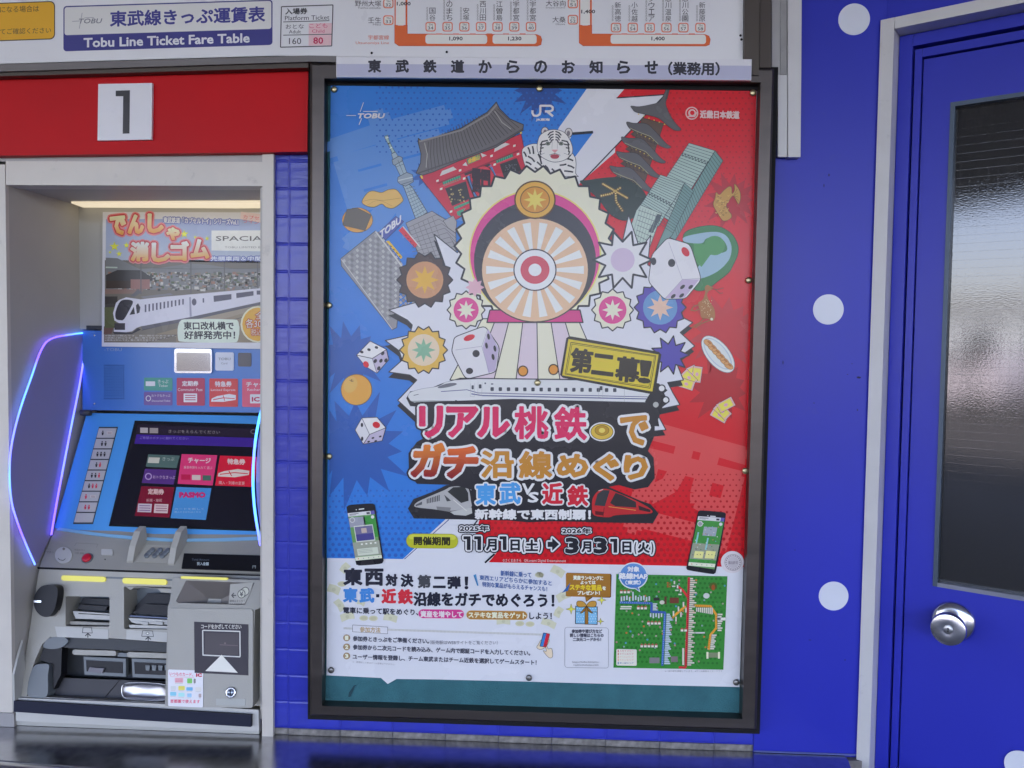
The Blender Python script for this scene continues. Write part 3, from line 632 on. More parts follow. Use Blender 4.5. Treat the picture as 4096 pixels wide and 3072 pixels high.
for k in range(3): a.line([(952, 720+k*16), (1026, 722+k*16)], 5, (120, 90, 150), dl=1); a.line([(1064, 722+k*16), (1140, 724+k*16)], 5, (140, 90, 130), dl=1)
key([(1204, 594), (1442, 602), (1404, 818), (1164, 806)], (62, 146, 232)); a.text('PASMO', 1226, 1398, 632, 664, (196, 56, 130), sl=.0, bold=4); a.text('カードを新しく', 1192, 1390, 736, 750, (150, 190, 240)); a.text('購入するかたはこちら', 1190, 1370, 758, 770, (150, 190, 240))
a.done('screen_button', SCRM, tmach)
ic = []
for i in range(9):
    def at2(u, v):  # ribbon of passenger keys, leaning with the fascia
        x0_, y0_, x1_, y1_ = 678+(505-678)*v, 190+(838-190)*v, 797+(630-797)*v, 190+(838-190)*v; return (x0_+(x1_-x0_)*u, 1600*0+y0_)
    v0, v1 = (i+.06)/9, (i+.94)/9
    pp = [at2(0, v0), at2(1, v0), at2(1, v1), at2(0, v1)]; pp = [(p[0]/1.7015, 1600 + p[1]/1.7015) for p in pp]
    k_ = slab('passenger_key', SCR, pp, .003, mat('key_plastic', (.50, .48, .44), .4), tmach, .0004, lift=.0018)
vv = [at2(-.04, -.01), at2(1.04, -.01), at2(1.04, 1.01), at2(-.04, 1.01)]
slab('key_ribbon', SCR, [(p[0]/1.7015, 1600 + p[1]/1.7015) for p in vv], .003, GREYD, tmach, lift=.0008)
a = Art(SCR, (0, 1600, 1.7015), lift=.0021)
keys = ['A', 'AA', 'AAA', 'AC', 'AAC', 'ACC', 'C', 'CC', '']
for i, s_ in enumerate(keys):
    for j, ch in enumerate(s_):
        u = .5 + (j - (len(s_)-1)/2)*.2 - (.22 if len(s_) == 1 else 0); cx, cy = at2(u, (i+.5)/9); c_ = (40, 36, 40) if ch == 'A' else (214, 60, 84)
        a.ell(cx+2, cy-11, 5, 5, c_); a.poly([(cx-7, cy-4), (cx+9, cy-4), (cx+4, cy+16), (cx-5, cy+16)], c_)
    if len(s_) == 1: cx, cy = at2(.68, (i+.5)/9); a.rect(cx-18, cy-9, cx+18, cy+9, (200, 190, 196)); a.line([(cx-14, cy-3), (cx+14, cy-2)], 3, (130, 110, 120), dl=1); a.line([(cx-14, cy+4), (cx+14, cy+5)], 3, (130, 110, 120), dl=1)
a.done('key_symbols', PRINT_M, tmach)

# side fins with their blue glowing edges
finX = XL + .003
outl = [(352, 1330), (290, 1337), (205, 1355), (165, 1400), (125, 1510), (80, 1640), (48, 1770), (38, 1880), (45, 2000), (70, 2090), (105, 2180), (140, 2258)]
inn = [(152, 2252), (205, 2140), (225, 2020), (255, 1860), (290, 1680), (318, 1540), (345, 1380), (353, 1345)]
fpts = [on_x(x, y, finX) for x, y in outl + inn]
fin = prism('side_fin', fpts, [p - Vector((.003, 0, 0)) for p in fpts], VIOLET, tmach)
so = spline([on_x(x, y, finX+.004) for x, y in outl], 5, False); tube('light_strip', so, .0016, LEDB, fin)
si = spline([on_x(x, y, finX+.004) for x, y in ((205, 2140), (225, 2020), (255, 1860), (290, 1680), (318, 1540), (345, 1370))], 5, False); tube('light_strip', si, .0018, LEDB, fin)
rX = flat(.02).at(1012, 1900).x
ro = [on_x(x, y, rX) for x, y in ((1046, 1640), (1036, 1680), (1022, 1760), (1014, 1850), (1012, 1930), (1016, 2010), (1026, 2090), (1042, 2180))]
rfp = ro + [p + Vector((0, .10, 0)) for p in ro[::-1]]
fin2 = prism('side_fin', [p + Vector((.004, .004, 0)) for p in rfp], [p + Vector((.012, .004, 0)) for p in rfp], VIOLET, tmach)
tube('light_strip', spline(ro, 5, False), .0024, LEDB, fin2)

# console shelf under the screen
cb = on_x(158, 2268, XS)
cn = (cb - b0).cross(Vector((1, 0, 0))).normalized(); cn = -cn if cn.y > 0 else cn
CON = Surf(b0, cn)
slab('console', CON, [(232, 2085), (420, 2120), (620, 2136), (1300, 2140), (1300, 2310), (1040, 2298), (600, 2284), (157, 2268)], .03, GREY2, tmach, .004)
slab('console_screen_lip', CON, [(240, 2113), (400, 2135), (560, 2150), (700, 2158), (860, 2156), (1300, 2140), (1300, 2152), (900, 2166), (700, 2168), (540, 2160), (390, 2145), (228, 2122)], .01, mat('pale_blue_edge', (.22, .50, .70), .3), tmach, .001, lift=.003)
slab('call_button_plate', CON, [(256+34*math.cos(k*.2618), 2223+33*math.sin(k*.2618)) for k in range(24)], .004, GREYL, tmach, .001, lift=.0025)
lathe('call_button', CON.at(350, 2234), cn, [(.0085, 0), (.0085, .0045), (.0065, .0062), (.002, .0066)], mat('red_plastic', (.62, .015, .03), .3, noise=.05), tmach, n=24)
lathe('button_ring', CON.at(350, 2234), cn, [(.0105, 0), (.0105, .002), (.0088, .0024), (.0088, .002)], GREYM, tmach, n=24)
slab('small_window', CON, rrect(407, 2198, 452, 2222, 4, .02), .003, GREYL, tmach, .0005, lift=.002)
a = Art(CON, (0, 2097, 1.7015), lift=.0005)
a.line([(400, 236), (412, 248), (436, 252), (452, 240)], 4, (60, 60, 62), dl=80); a.ell(440, 174, 9, 9, (110, 108, 106), dl=80); a.done('call_button_face', PRINT_M, tmach); a.ell(716, 240, 5, 5, (50, 50, 50))
a.text('よびだし', 305, 350, 160, 174, (120, 118, 120), sl=.02); a.text('イヤホン', 300, 368, 182, 196, (90, 88, 92), sl=.02); a.text('呼出ボタン', 508, 580, 168, 182, (110, 108, 110), sl=.02); a.text('係員', 512, 572, 190, 204, (110, 108, 110), sl=.02)
a.line([(520, 128), (508, 148)], 3, (120, 118, 120)); a.line([(520, 128), (668, 136), (656, 160)], 3, (120, 118, 120)); a.line([(330, 120), (500, 128)], 3, (140, 138, 140))
a.done('console_lettering', PRINT_M, tmach)
# keypad between two upright cheeks
def up(p, h): return p + Vector((0, -.2*h, h))
for (xa, ya, xb, yb, s) in ((575, 2160, 518, 2252, 1), (738, 2160, 682, 2262, -1)):
    A_, B_ = CON.at(xa, ya), CON.at(xb, yb); w = Vector((.010, 0, 0))
    pr_ = [A_, up(A_, .028), up(A_.lerp(B_, .35), .034), up(A_.lerp(B_, .75), .022), up(B_, .004), B_]
    prism('keypad_cheek', [p - w*.5 for p in pr_], [p + w*.7 for p in pr_], GREY, tmach, .004)
slab('keypad_base', CON, [(588, 2180), (705, 2184), (672, 2254), (546, 2248)], .002, GREY, tmach, .001, lift=.002)
KP = mat('keypad_metal', (.22, .25, .26), .35, metal=.5)
for i in range(4):
    for j in range(3):
        x = 612 - i*11 + j*31; y = 2204 + i*10.5
        if i > 2: continue
        lathe('keypad_key', CON.at(x, y + j*.8), cn, [(.0052, .002), (.0052, .005), (.004, .0058)], KP, tmach, n=12)
dsp = slab('amount_display', CON, [(738, 2216), (1300, 2232), (1300, 2296), (728, 2276)], .006, DARKP, tmach, .0015, lift=.003)
a = Art(CON, (0, 2097, 1.7015), lift=.0033); a.text('Total Amount', 1310, 1428, 238, 252, (80, 90, 110), sl=.02); a.text('投入金額', 1345, 1424, 262, 284, (170, 185, 205), sl=.02, bold=.5); a.text('円', 1722, 1744, 286, 306, (170, 185, 200)); a.done('display_lettering', PRINT_M, dsp)

# lower front: leaning plate with real openings
b1 = on_x(84, 2790, XS)
fn = (b1 - cb).cross(Vector((1, 0, 0))).normalized(); fn = -fn if fn.y > 0 else fn
LOW = Surf(cb, fn)
def holed(name, S, outer, holes, m, parent, depth, lift=0., mwall=None):
    polys = [outer] + holes; P3 = [[S.at(x, y, lift) for x, y in p] for p in polys]
    # triangulate in pixel space, then place
    tri = tessellate_polygon([[Vector((x, y, 0)) for x, y in p] for p in polys]); V = [v for p in P3 for v in p]; F = [tuple(t) for t in tri]; Fw = []; Vw = []
    for p in P3:
        b = len(Vw); n = len(p); Vw += p + [v - S.n*depth for v in p]
        for i in range(n): Fw.append((b+i, b+(i+1) % n, b+n+(i+1) % n, b+n+i))
    o = mesh_obj(name, V, F, m, parent)
    me = o.data
    bm = bmesh.new(); bm.from_mesh(me); bm.normal_update()
    for f in bm.faces:
        if f.normal.dot(S.n) < 0: f.normal_flip()
    bm.to_mesh(me); bm.free()
    mesh_obj('opening_sides' if holes else 'plate_sides', Vw, Fw, mwall or m, o); return o
outer = [(157, 2275), (600, 2292), (1300, 2312), (1300, 2830), (640, 2812), (84, 2792), (88, 2700), (112, 2560), (140, 2380)]
h1 = rrect(262, 2385, 438, 2505, 6, .01); h2 = rrect(496, 2345, 700, 2516, 6, .01)
h3 = [(200, 2548), (430, 2552), (700, 2572), (700, 2812), (400, 2800), (108, 2784), (112, 2730), (140, 2640), (170, 2575)]
holed('lower_fascia', LOW, outer, [h1, h2, h3], GREY, tmach, .055)
mesh_obj('recess_back', [LOW.at(x, y, -.05) for x, y in ((190, 2320), (760, 2320), (760, 2560), (190, 2560))], [(0, 1, 2, 3)], GREYM, tmach)  # darker grey than the fascia, adding recess shade in the colour
mesh_obj('tray_back', [LOW.at(x, y, -.054) for x, y in ((90, 2530), (800, 2530), (800, 2850), (90, 2830))], [(0, 1, 2, 3)], GREYD, tmach)
slab('shadow_line_strip', LOW, [(150, 2268), (600, 2284), (1300, 2302), (1300, 2312), (600, 2292), (152, 2276)], .01, BLACK, tmach, lift=.001)  # black strip laid along the joint, its shadow line put in as colour
# yellow guide lamps
def bar(S, x0, x1, y0, y1, sl, m, l=.004, nm='guide_lamp'):
    return slab(nm, S, rrect(x0, y0, x1, y1, (y1-y0)*.42, sl), .006, m, tmach, .001, lift=l)
bar(LOW, 250, 425, 2301, 2322, .035, LEDY); bar(LOW, 494, 670, 2311, 2334, .035, LEDY); bar(LOW, 753, 936, 2303, 2313, .035, LEDY, .032)
slab('lamp_channel', LOW, [(425, 2306), (1040, 2330), (1040, 2336), (425, 2314)], .003, GREYM, tmach, lift=.001)
# card slot
slab('card_slot_mouth', LOW, [(298, 2394), (437, 2402), (437, 2448), (276, 2440)], .01, DARKP, tmach, .003, lift=-.028)
slab('card_slot_tongue', LOW, [(300, 2420), (410, 2428), (400, 2446), (286, 2438)], .01, mat('dark_grey', (.025, .025, .027), .45, spec=.25), tmach, .003, lift=-.018)
slab('card_slot_ledge', LOW, [(276, 2446), (438, 2456), (438, 2482), (288, 2476)], .012, GREYL, tmach, .002, lift=-.012)
slab('card_slot_line', LOW, [(300, 2454), (428, 2461), (428, 2464), (300, 2457)], .002, BLACK, tmach, lift=-.0115)
slab('slot_floor', LOW, [(264, 2486), (438, 2494), (438, 2504), (264, 2500)], .03, GREY2, tmach, .001, lift=-.012)
# banknote slot
slab('note_slot_hood', LOW, [(496, 2346), (700, 2356), (684, 2372), (640, 2370), (626, 2354), (532, 2350), (518, 2360)], .03, GREY, tmach, .002, lift=-.004)
slab('note_slot_mouth', LOW, [(560, 2376), (700, 2382), (700, 2462), (506, 2448), (512, 2426)], .01, DARKP, tmach, .004, lift=-.03)
slab('note_slot_tongue', LOW, [(560, 2418), (700, 2424), (700, 2468), (510, 2456)], .012, mat('ink_grey', (.018, .018, .02), .45, spec=.25), tmach, .004, lift=-.018)
slab('note_slot_lip', LOW, [(508, 2462), (700, 2474), (700, 2479), (508, 2468)], .01, mat('lip_blue', (.02, .05, .14), .3), tmach, lift=-.010)
slab('note_slot_ledge', LOW, [(506, 2472), (700, 2483), (700, 2500), (540, 2496), (520, 2490)], .014, GREYL, tmach, .002, lift=-.006)
slab('note_slot_floor', LOW, [(506, 2500), (700, 2506), (700, 2518), (510, 2513)], .02, GREYL, tmach, .001, lift=-.008)
for x in (560, 620): slab('note_guide', LOW, [(x, 2488), (x+30, 2490), (x+28, 2500), (x+4, 2499)], .006, GREYL, tmach, .001, lift=-.002)
slab('slot_label_plate', LOW, [(220, 2506), (434, 2518), (434, 2556), (230, 2548)], .001, GREYL, tmach, lift=.0006)
slab('slot_label_plate', LOW, [(506, 2520), (672, 2530), (672, 2568), (506, 2558)], .001, GREYL, tmach, lift=.0006)
a = Art(LOW, (0, 2097, 1.7015), lift=.0009); BK = (40, 42, 50)
for (cx, cy, w) in ((596, 722, 34), (1006, 746, 40)):
    a.line([(cx-w+6, cy-22), (cx+w-6, cy-20), (cx+w, cy+18), (cx-w, cy+16), (cx-w+6, cy-22)], 4, BK); a.line([(cx+4, cy+50), (cx+4, cy+20)], 7, BK, dl=1); a.line([(cx-14, cy+38), (cx+4, cy+20), (cx+22, cy+38)], 7, BK, dl=1)
    if cx < 700: a.done('slot_symbol', PRINT_M, tmach)
a.ell(1006, 742, 12, 9, BK, dl=1); a.ell(1006, 742, 8, 6, (206, 208, 216), dl=2); a.done('slot_symbol', PRINT_M, tmach)
# round black card reader on its moulded cheek
c_ = LOW.at(214, 2400, .0)
hs = spline([(160, 2404), (168, 2372), (192, 2344), (232, 2338), (254, 2352), (252, 2400), (240, 2440), (218, 2464), (190, 2460), (168, 2436)], 4)
slab('reader_collar', LOW, [(x-(14 if x < 200 else 2), y+4) for x, y in hs], .01, GREY, tmach, .004, lift=.004)
slab('round_reader', LOW, hs, .03, DARKP, tmach, .010, lift=.020)
slab('modelled_glint', LOW, [(163, 2399), (192, 2400), (192, 2408), (163, 2407)], .002, STEEL, tmach, .0005, lift=.0215)  # steel sliver laid on the black reader as a modelled glint
# dispensing tray
slab('tray_roof', LOW, [(205, 2552), (430, 2556), (700, 2576), (700, 2612), (280, 2594), (190, 2586)], .05, GREYD, tmach, .004, lift=-.006)
for (x0, x1, y) in ((290, 464, 2598), (508, 700, 2608)): slab('tray_bar', LOW, rrect(x0, y, x1, y+21, 8, .03), .02, GREY, tmach, .004, lift=.0)
slab('tray_bar_link', LOW, [(464, 2612), (508, 2615), (508, 2630), (464, 2628)], .02, GREYM, tmach, .002, lift=-.006)
for (x0, x1, y0, y1) in ((298, 470, 2634, 2716), (494, 700, 2642, 2726)):
    slab('outlet_frame', LOW, [(x0, y0), (x1, y0+8), (x1, y1), (x0+4, y1-8)], .01, GREYM, tmach, .002, lift=-.030)
    slab('outlet_mouth', LOW, [(x0+12, y0+14), (x1-12, y0+22), (x1-12, y1-14), (x0+14, y1-22)], .01, DARKP, tmach, .002, lift=-.0285)
slab('ticket_tongue', LOW, [(330, 2676), (388, 2680), (380, 2700), (322, 2694)], .004, mat('tongue_grey', (.14, .13, .15), .4), tmach, .001, lift=-.024)
for k in range(4): slab('outlet_finger', LOW, [(556+k*26, 2668), (574+k*26, 2669), (572+k*26, 2690), (558+k*26, 2688)], .004, GREYM, tmach, .001, lift=-.024)
slab('tray_floor', LOW, [(170, 2716), (700, 2736), (700, 2812), (400, 2800), (112, 2786)], .004, mat('tray_dark', (.055, .055, .06), .5, noise=.1, spec=.3), tmach, .001, lift=-.022)
slab('floor_seam', LOW, [(452, 2728), (455, 2728), (398, 2796), (394, 2796)], .002, BLACK, tmach, lift=-.0212)
# stainless coin cup
cup = spline([(482, 2742), (520, 2733), (600, 2736), (652, 2744), (664, 2768), (654, 2800), (600, 2806), (500, 2800), (478, 2786), (474, 2762)], 4)
ring = [LOW.at(x, y, -.0115) for x, y in cup]; cc_ = sum(ring, Vector())/len(ring); n_ = len(ring)
Vc = ring + [cc_ + (p-cc_)*.90 - LOW.n*.0065 for p in ring] + [cc_ + (p-cc_)*.6 - LOW.n*.0085 for p in ring] + [cc_ - LOW.n*.0095]
Fc = [(i, (i+1) % n_, n_+(i+1) % n_, n_+i) for i in range(n_)] + [(n_+i, n_+(i+1) % n_, 2*n_+(i+1) % n_, 2*n_+i) for i in range(n_)] + [(2*n_+i, 2*n_+(i+1) % n_, 3*n_) for i in range(n_)]
mesh_obj('coin_cup', Vc, Fc, mat('satin_steel_cup', (.46, .46, .48), .34, metal=1, noise=.03), tmach, smooth=True)
tube('coin_cup_rim', ring + [ring[0]], .0009, STEEL, tmach)
# grey flap housing left of the tray
slab('tray_side_housing', LOW, spline([(118, 2784), (114, 2740), (126, 2690), (144, 2660), (176, 2655), (198, 2660), (194, 2700), (188, 2786)], 4), .03, GREYM, tmach, .006, lift=.002)
slab('tray_dark_flap', LOW, [(150, 2640), (166, 2592), (240, 2588), (236, 2700), (206, 2760), (204, 2660)], .02, DARKP, tmach, .004, lift=-.006)
slab('tray_side_head', LOW, spline([(172, 2586), (196, 2552), (252, 2548), (272, 2566), (244, 2590), (204, 2596)], 4), .03, GREYM, tmach, .005, lift=.0)

# right-hand block with coin hopper, code reader and lock
BLK = Surf(LOW.p0 + LOW.n*.030, LOW.n)
hop = [(744, 2322), (1018, 2332), (980, 2420), (712, 2412), (704, 2404)]
blkout = [(690, 2312), (1045, 2320), (1046, 2430), (1020, 2440), (1016, 2560), (1014, 2790), (1010, 2815), (996, 2831), (668, 2824), (660, 2822), (671, 2430), (680, 2400)]
blk = holed('coin_block', BLK, blkout, [hop], GREY2, tmach, .034)
m_ = [(830, 2395), (858, 2396), (852, 2424), (822, 2422)]
hv = [BLK.at(x, y, 0) for x, y in ((744, 2322), (1018, 2332), (980, 2420), (704, 2412))]; hb = [BLK.at(x, y, -.032) for x, y in ((812, 2402), (848, 2404), (846, 2420), (806, 2418))]
mesh_obj('coin_hopper', hv + hb, [(0, 1, 5, 4), (1, 2, 6, 5), (2, 3, 7, 6), (3, 0, 4, 7), (4, 5, 6, 7)], mat('hopper_taupe', (.19, .17, .155), .35, noise=.05), tmach)
mesh_obj('coin_slot', [BLK.at(x, y, -.0312) for x, y in ((818, 2406), (844, 2407), (842, 2418), (814, 2417))], [(0, 1, 2, 3)], BLACK, tmach)
slab('hopper_sign', BLK, [(922, 2336), (1014, 2330), (1002, 2372), (980, 2414), (916, 2416)], .002, GREY, tmach, .0005, lift=.0015)
slab('block_face', BLK, rrect(674, 2432, 1014, 2826, 10, .012), .004, GREY, tmach, .003, lift=.0035)
slab('reader_panel', BLK, [(781, 2486), (996, 2497), (996, 2700), (783, 2690)], .002, mat('reader_black', (.035, .028, .036), .4, noise=.15, nscale=30, spec=.25), tmach, .0004, lift=.005)
a = Art(BLK, (0, 2097, 1.7015), lift=.0054)
a.text('コードをかざしてください', 1378, 1650, 678, 708, (190, 188, 196), sl=.012, bold=.8); a.line([(1392, 720), (1640, 728), (1642, 890), (1640, 900), (1390, 888), (1388, 722)] + [(1392, 720)], 8, (196, 196, 208))
a.L = 1; a.rect(1404, 736, 1632, 884, (46, 34, 42), sl=.02, r=8); a.poly([(1516, 886), (1626, 1008), (1406, 996)], (214, 214, 222), dl=1); a.line([(1504, 818), (1626, 824)], 7, (80, 62, 72), dl=1); a.ell(1540, 808, 7, 7, (90, 72, 80), dl=2)
a.done('reader_lettering', PRINT_M, tmach)
a = Art(BLK, (0, 2097, 1.7015), lift=.0018); BK = (60, 60, 66)
for k in (26, 13, 0):
    a.ell(1646+k, 474-k*.7, 27, 30, BK, dl=1 if k else 3, rot=12); a.ell(1646+k, 474-k*.7, 22, 25, (178, 180, 180), dl=2 if k else 4, rot=12)
a.text('¥', 1634, 1658, 458, 490, BK, dl=5, bold=1); a.line([(1610, 484), (1580, 484)], 8, BK); a.line([(1594, 468), (1580, 484), (1594, 500)], 8, BK); a.text('COIN', 1590, 1630, 430, 440, (150, 150, 150))
a.text('硬貨はまとめて', 1566, 1672, 514, 530, BK, sl=-.02); a.text('投入できます', 1564, 1650, 534, 548, BK, sl=-.02); a.done('hopper_lettering', PRINT_M, tmach)
lathe('lock', BLK.at(928, 2768, .003), LOW.n, [(.0098, 0), (.0098, .003), (.0085, .0042), (.006, .0042), (.0058, .003)], STEEL, tmach, n=28)
lathe('lock_barrel', BLK.at(928, 2768, .003), LOW.n, [(.0055, 0), (.0055, .0046), (.001, .0047)], mat('lock_blue_steel', (.35, .42, .5), .3, metal=.8), tmach, n=20)
slab('key_slit', BLK, [(926, 2762), (930, 2762), (930, 2775), (926, 2775)], .001, BLACK, tmach, lift=.009)
slab('blank_label', BLK, rrect(868, 2793, 985, 2820, 2, .01), .0006, mat('label_grey', (.44, .45, .40), .5), tmach, lift=.0042)
# base strip and lower sill
slab('navy_kick_strip', LOW, [(80, 2796), (640, 2830), (1017, 2852), (1016, 2900), (500, 2869), (80, 2840)], .02, NAVYP, tmach, .001, lift=.018)
slab('sill', LOW, [(74, 2788), (640, 2812), (1040, 2836), (1042, 2922), (500, 2900), (74, 2880)], .05, GREYL, tmach, .002, lift=.008)
box('base_plinth', XL+.004, XJ-.014, -.004, .05, ZT+.0006, LOW.at(560, 2890).z, GREYL, tmach, .001)
# white corner cheeks beside the lower body
cl = [(on_x(x, y, XL+.002)) for x, y in ((62, 2640), (84, 2560), (96, 2700), (72, 2846), (52, 2844), (48, 2700))]
prism('side_cheek', cl, [p + Vector((.004, 0, 0)) for p in cl], GREYL, tmach)

# sticker on the block: card logos
stk = thing('card_sticker', 'white sticker of small pastel card logos and red lettering on the machine front', 'sticker', (-.62, -.02, .84))
slab('sticker_sheet', BLK, rrect(677, 2676, 817, 2823, 6, .035), .0005, PLATEW, stk, lift=.0048)
a = Art(BLK, (0, 2097, 1.7015), lift=.0050); RD = (214, 70, 110)
a.text('いつものカード、', 1164, 1322, 1004, 1028, RD, sl=.03, bold=.4); a.line([(1168, 1034), (1330, 1040)], 2.5, (230, 150, 170)); a.text('IC', 1344, 1380, 1014, 1034, (190, 30, 60), bold=2.5)
a.text('首都圏で使えます', 1168, 1368, 1188, 1212, RD, sl=.02, bold=.6)
for (x, y, w, h, c_) in ((1198, 1042, 58, 34, (228, 170, 190)), (1282, 1046, 34, 34, (96, 186, 90)), (1326, 1048, 14, 32, (120, 120, 125)), (1170, 1098, 36, 26, (196, 200, 214)), (1222, 1098, 44, 28, (236, 206, 90)), (1276, 1106, 44, 24, (90, 170, 226)), (1336, 1106, 42, 26, (206, 204, 216)), (1166, 1138, 42, 26, (110, 190, 230)), (1222, 1144, 42, 26, (150, 214, 230)), (1282, 1148, 30, 26, (140, 190, 236)), (1360, 1150, 18, 26, (170, 150, 160))):
    a.rect(x, y, x+w, y+h, c_, r=5); a.rect(x+2, y+h+3, x+w-4, y+h+6, (180, 180, 190))
for k in range(3): a.line([(1202, 1050+k*9), (1250, 1051+k*9)], 3, (206, 90, 120), dl=1)
a.done('printed_logos', PRINT_M, stk)

# advertising sheet over the machine: train photograph with lettering
ad = thing('train_advert', 'advertising sheet with a white express train photo hanging over the machine top', 'poster', (-.7, .2, 1.6))
AS = flat(YB - .012)
slab('sheet', AS, [(411, 848), (1300, 850), (1300, 1400), (407, 1386)], .0006, PAPER, ad)
a = Art(AS, (0, 900, 1.7015), lift=.0002)
W_ = [(722, -40), (1900, -40), (1900, 800), (706, 798)]
a.grad([(722, -40), (1900, -40), (1900, 260), (720, 240)], (146, 160, 210), (176, 186, 214)); a.rect(714, 240, 1900, 800, (112, 106, 104)); a.L = 1
a.poly([(720, 300), (720, 222), (800, 226), (950, 300), (1100, 290), (1300, 262), (1420, 270), (1600, 300), (1900, 290), (1900, 440), (718, 440)], (120, 122, 132)); a.L = 2
for k in range(520):
    x = rnd.uniform(725, 1780); y = 318 + rnd.random()**1.2*118; w = rnd.uniform(6, 30); g_ = rnd.choice([(88, 84, 84), (168, 166, 172), (126, 118, 112), (60, 62, 60), (190, 188, 196), (84, 98, 76), (150, 110, 100)])
    a.rect(x, y, min(1790, x+w), y+rnd.uniform(5, 20), g_, dl=(k % 24)*.1)
a.L = 6; a.poly([(722, 340), (800, 306), (960, 308), (1040, 360), (1040, 380), (722, 380)], (58, 56, 60)); a.rect(722, 380, 900, 432, (66, 54, 52), dl=.3); a.rect(890, 370, 1020, 436, (150, 106, 106), dl=.6); a.poly([(716, 436), (980, 438), (960, 466), (714, 470)], (134, 108, 106), dl=.9); a.rect(714, 486, 800, 560, (60, 56, 58)); a.rect(712, 560, 790, 700, (86, 92, 66), dl=.3)
for x in (960, 1300, 1528, 1754): a.rect(x-4, 250, x+4, 470, (96, 94, 100), dl=1.3)
a.line([(950, 290), (1310, 300), (1540, 296), (1780, 300)], 3, (90, 90, 98), dl=1.8); a.line([(720, 288), (800, 290)], 10, (176, 190, 190), dl=2.3)
a.L = 5; a.poly([(1000, 760), (1900, 520), (1900, 800), (900, 800)], (140, 128, 116)); a.poly([(1300, 640), (1900, 480), (1900, 530), (1240, 720)], (154, 142, 134), dl=.4); a.rect(708, 744, 1200, 800, (120, 112, 108), dl=.6); a.line([(1000, 800), (1240, 740), (1900, 560)], 5, (96, 90, 90), dl=1)
a.poly([(708, 690), (780, 676), (760, 740), (706, 744)], (104, 78, 74), dl=1)
a.L = 7; a.poly([(1010, 690), (1780, 488), (1780, 530), (1300, 640), (960, 720)], (62, 62, 72))
a.poly([(956, 506), (1120, 488), (1800, 428), (1810, 520), (1290, 628), (960, 690), (930, 700), (900, 724), (860, 730), (776, 726), (778, 700), (840, 684), (780, 650), (770, 600), (790, 530), (812, 510), (860, 492)], (206, 206, 232), dl=1)
a.poly([(958, 488), (1160, 464), (1180, 476), (980, 500)], (120, 120, 134), dl=1.5); a.poly([(890, 484), (940, 436), (966, 458), (920, 486)], (96, 96, 106), dl=1.2)
a.poly([(960, 690), (1290, 628), (1800, 518), (1800, 536), (1300, 650), (970, 712)], (88, 88, 102), dl=2)
a.poly(spline([(820, 520), (870, 508), (906, 522), (886, 570), (846, 640), (820, 648), (790, 638), (788, 590)], 4), (44, 42, 54), dl=2); a.poly([(882, 612), (912, 556), (920, 606)], (44, 42, 54), dl=2); a.poly([(926, 548), (940, 532), (956, 560), (950, 596), (932, 604)], (50, 48, 62), dl=2); a.rect(780, 668, 852, 714, (54, 50, 60), dl=2); a.poly([(770, 728), (900, 732), (940, 700), (960, 712), (900, 742), (780, 742)], (40, 40, 50), dl=1.5)
for k in range(11): x = 986 + k*25.5; y0 = 542 - k*3.8; a.rect(x, y0, x+11, y0+52-k*1.4, (84, 82, 108), dl=2, sl=-.1)
a.ell(1322, 524, 16, 24, (84, 82, 108), dl=2); a.rect(1380, 498, 1390, 528, (84, 82, 108), dl=2); a.poly([(1288, 492), (1300, 490), (1306, 622), (1292, 626)], (150, 150, 180), dl=2); a.poly([(1454, 482), (1576, 470), (1576, 506), (1456, 524)], (82, 80, 104), dl=2); a.poly([(1608, 464), (1726, 450), (1726, 480), (1610, 498)], (82, 80, 104), dl=2); a.rect(1748, 446, 1800, 474, (82, 80, 104), dl=2)
a.L = 12
for (x, y, r_) in ((1255, 62, 30), (1410, 92, 17), (1330, 84, 14), (780, 146, 34), (862, 138, 22), (812, 196, 22), (750, 186, 12), (1180, 30, 16)): a.star(x, y, r_, r_*.42, 5, (244, 226, 70), rot=-20)
a.L = 13
def chars(a, s_, xs, w, h, col, c2, out, b, ys):
    for ch, x, y in zip(s_, xs, ys): a.text(ch, x, x+w, y, y+h, col, c2=c2, out=out, bold=b)
chars(a, 'でんし', (755, 878, 1012), 96, 118, (240, 226, 196), (230, 150, 60), [(17, (196, 64, 72)), (26, (226, 132, 142))], 8, (-58, -64, -70))
chars(a, 'ゃ', (1140,), 78, 74, (240, 226, 196), (230, 150, 60), [(15, (196, 64, 72)), (23, (226, 132, 142))], 7, (22,))
a.L = 17; chars(a, '消しゴム', (896, 1040, 1168, 1306), 112, 118, (240, 240, 232), (230, 160, 70), [(17, (196, 64, 72)), (26, (226, 132, 142))], 8, (122, 128, 118, 104))
a.L = 12
a.text('東武鉄道「カプセルトイ」シリーズVol.1', 1114, 1622, -54, -14, (214, 216, 236), out=[(7, (110, 120, 190))], sl=.03, bold=1)
a.poly([(1440, 38), (1900, 36), (1900, 182), (1440, 174)], (222, 222, 230)); a.text('SPACIA X', 1470, 1880, 76, 108, (96, 92, 92), dl=1, bold=.6); a.text('TOBU LIMITED EXPRESS', 1530, 1880, 146, 158, (140, 138, 140), dl=1)
a.text('先頭車両＆中間車両', 1436, 1880, 214, 244, (206, 212, 240), out=[(7, (104, 116, 188))], bold=1, skew=.1)
a.poly([(1640, -90), (1900, -60), (1900, 6), (1636, -40)], (216, 196, 210)); a.text('カプセルトイ', 1656, 1880, -70, -44, (220, 100, 110), dl=1, sl=.1); a.text('ラインナップ', 1656, 1880, -40, -14, (220, 100, 110), dl=1, sl=.1)
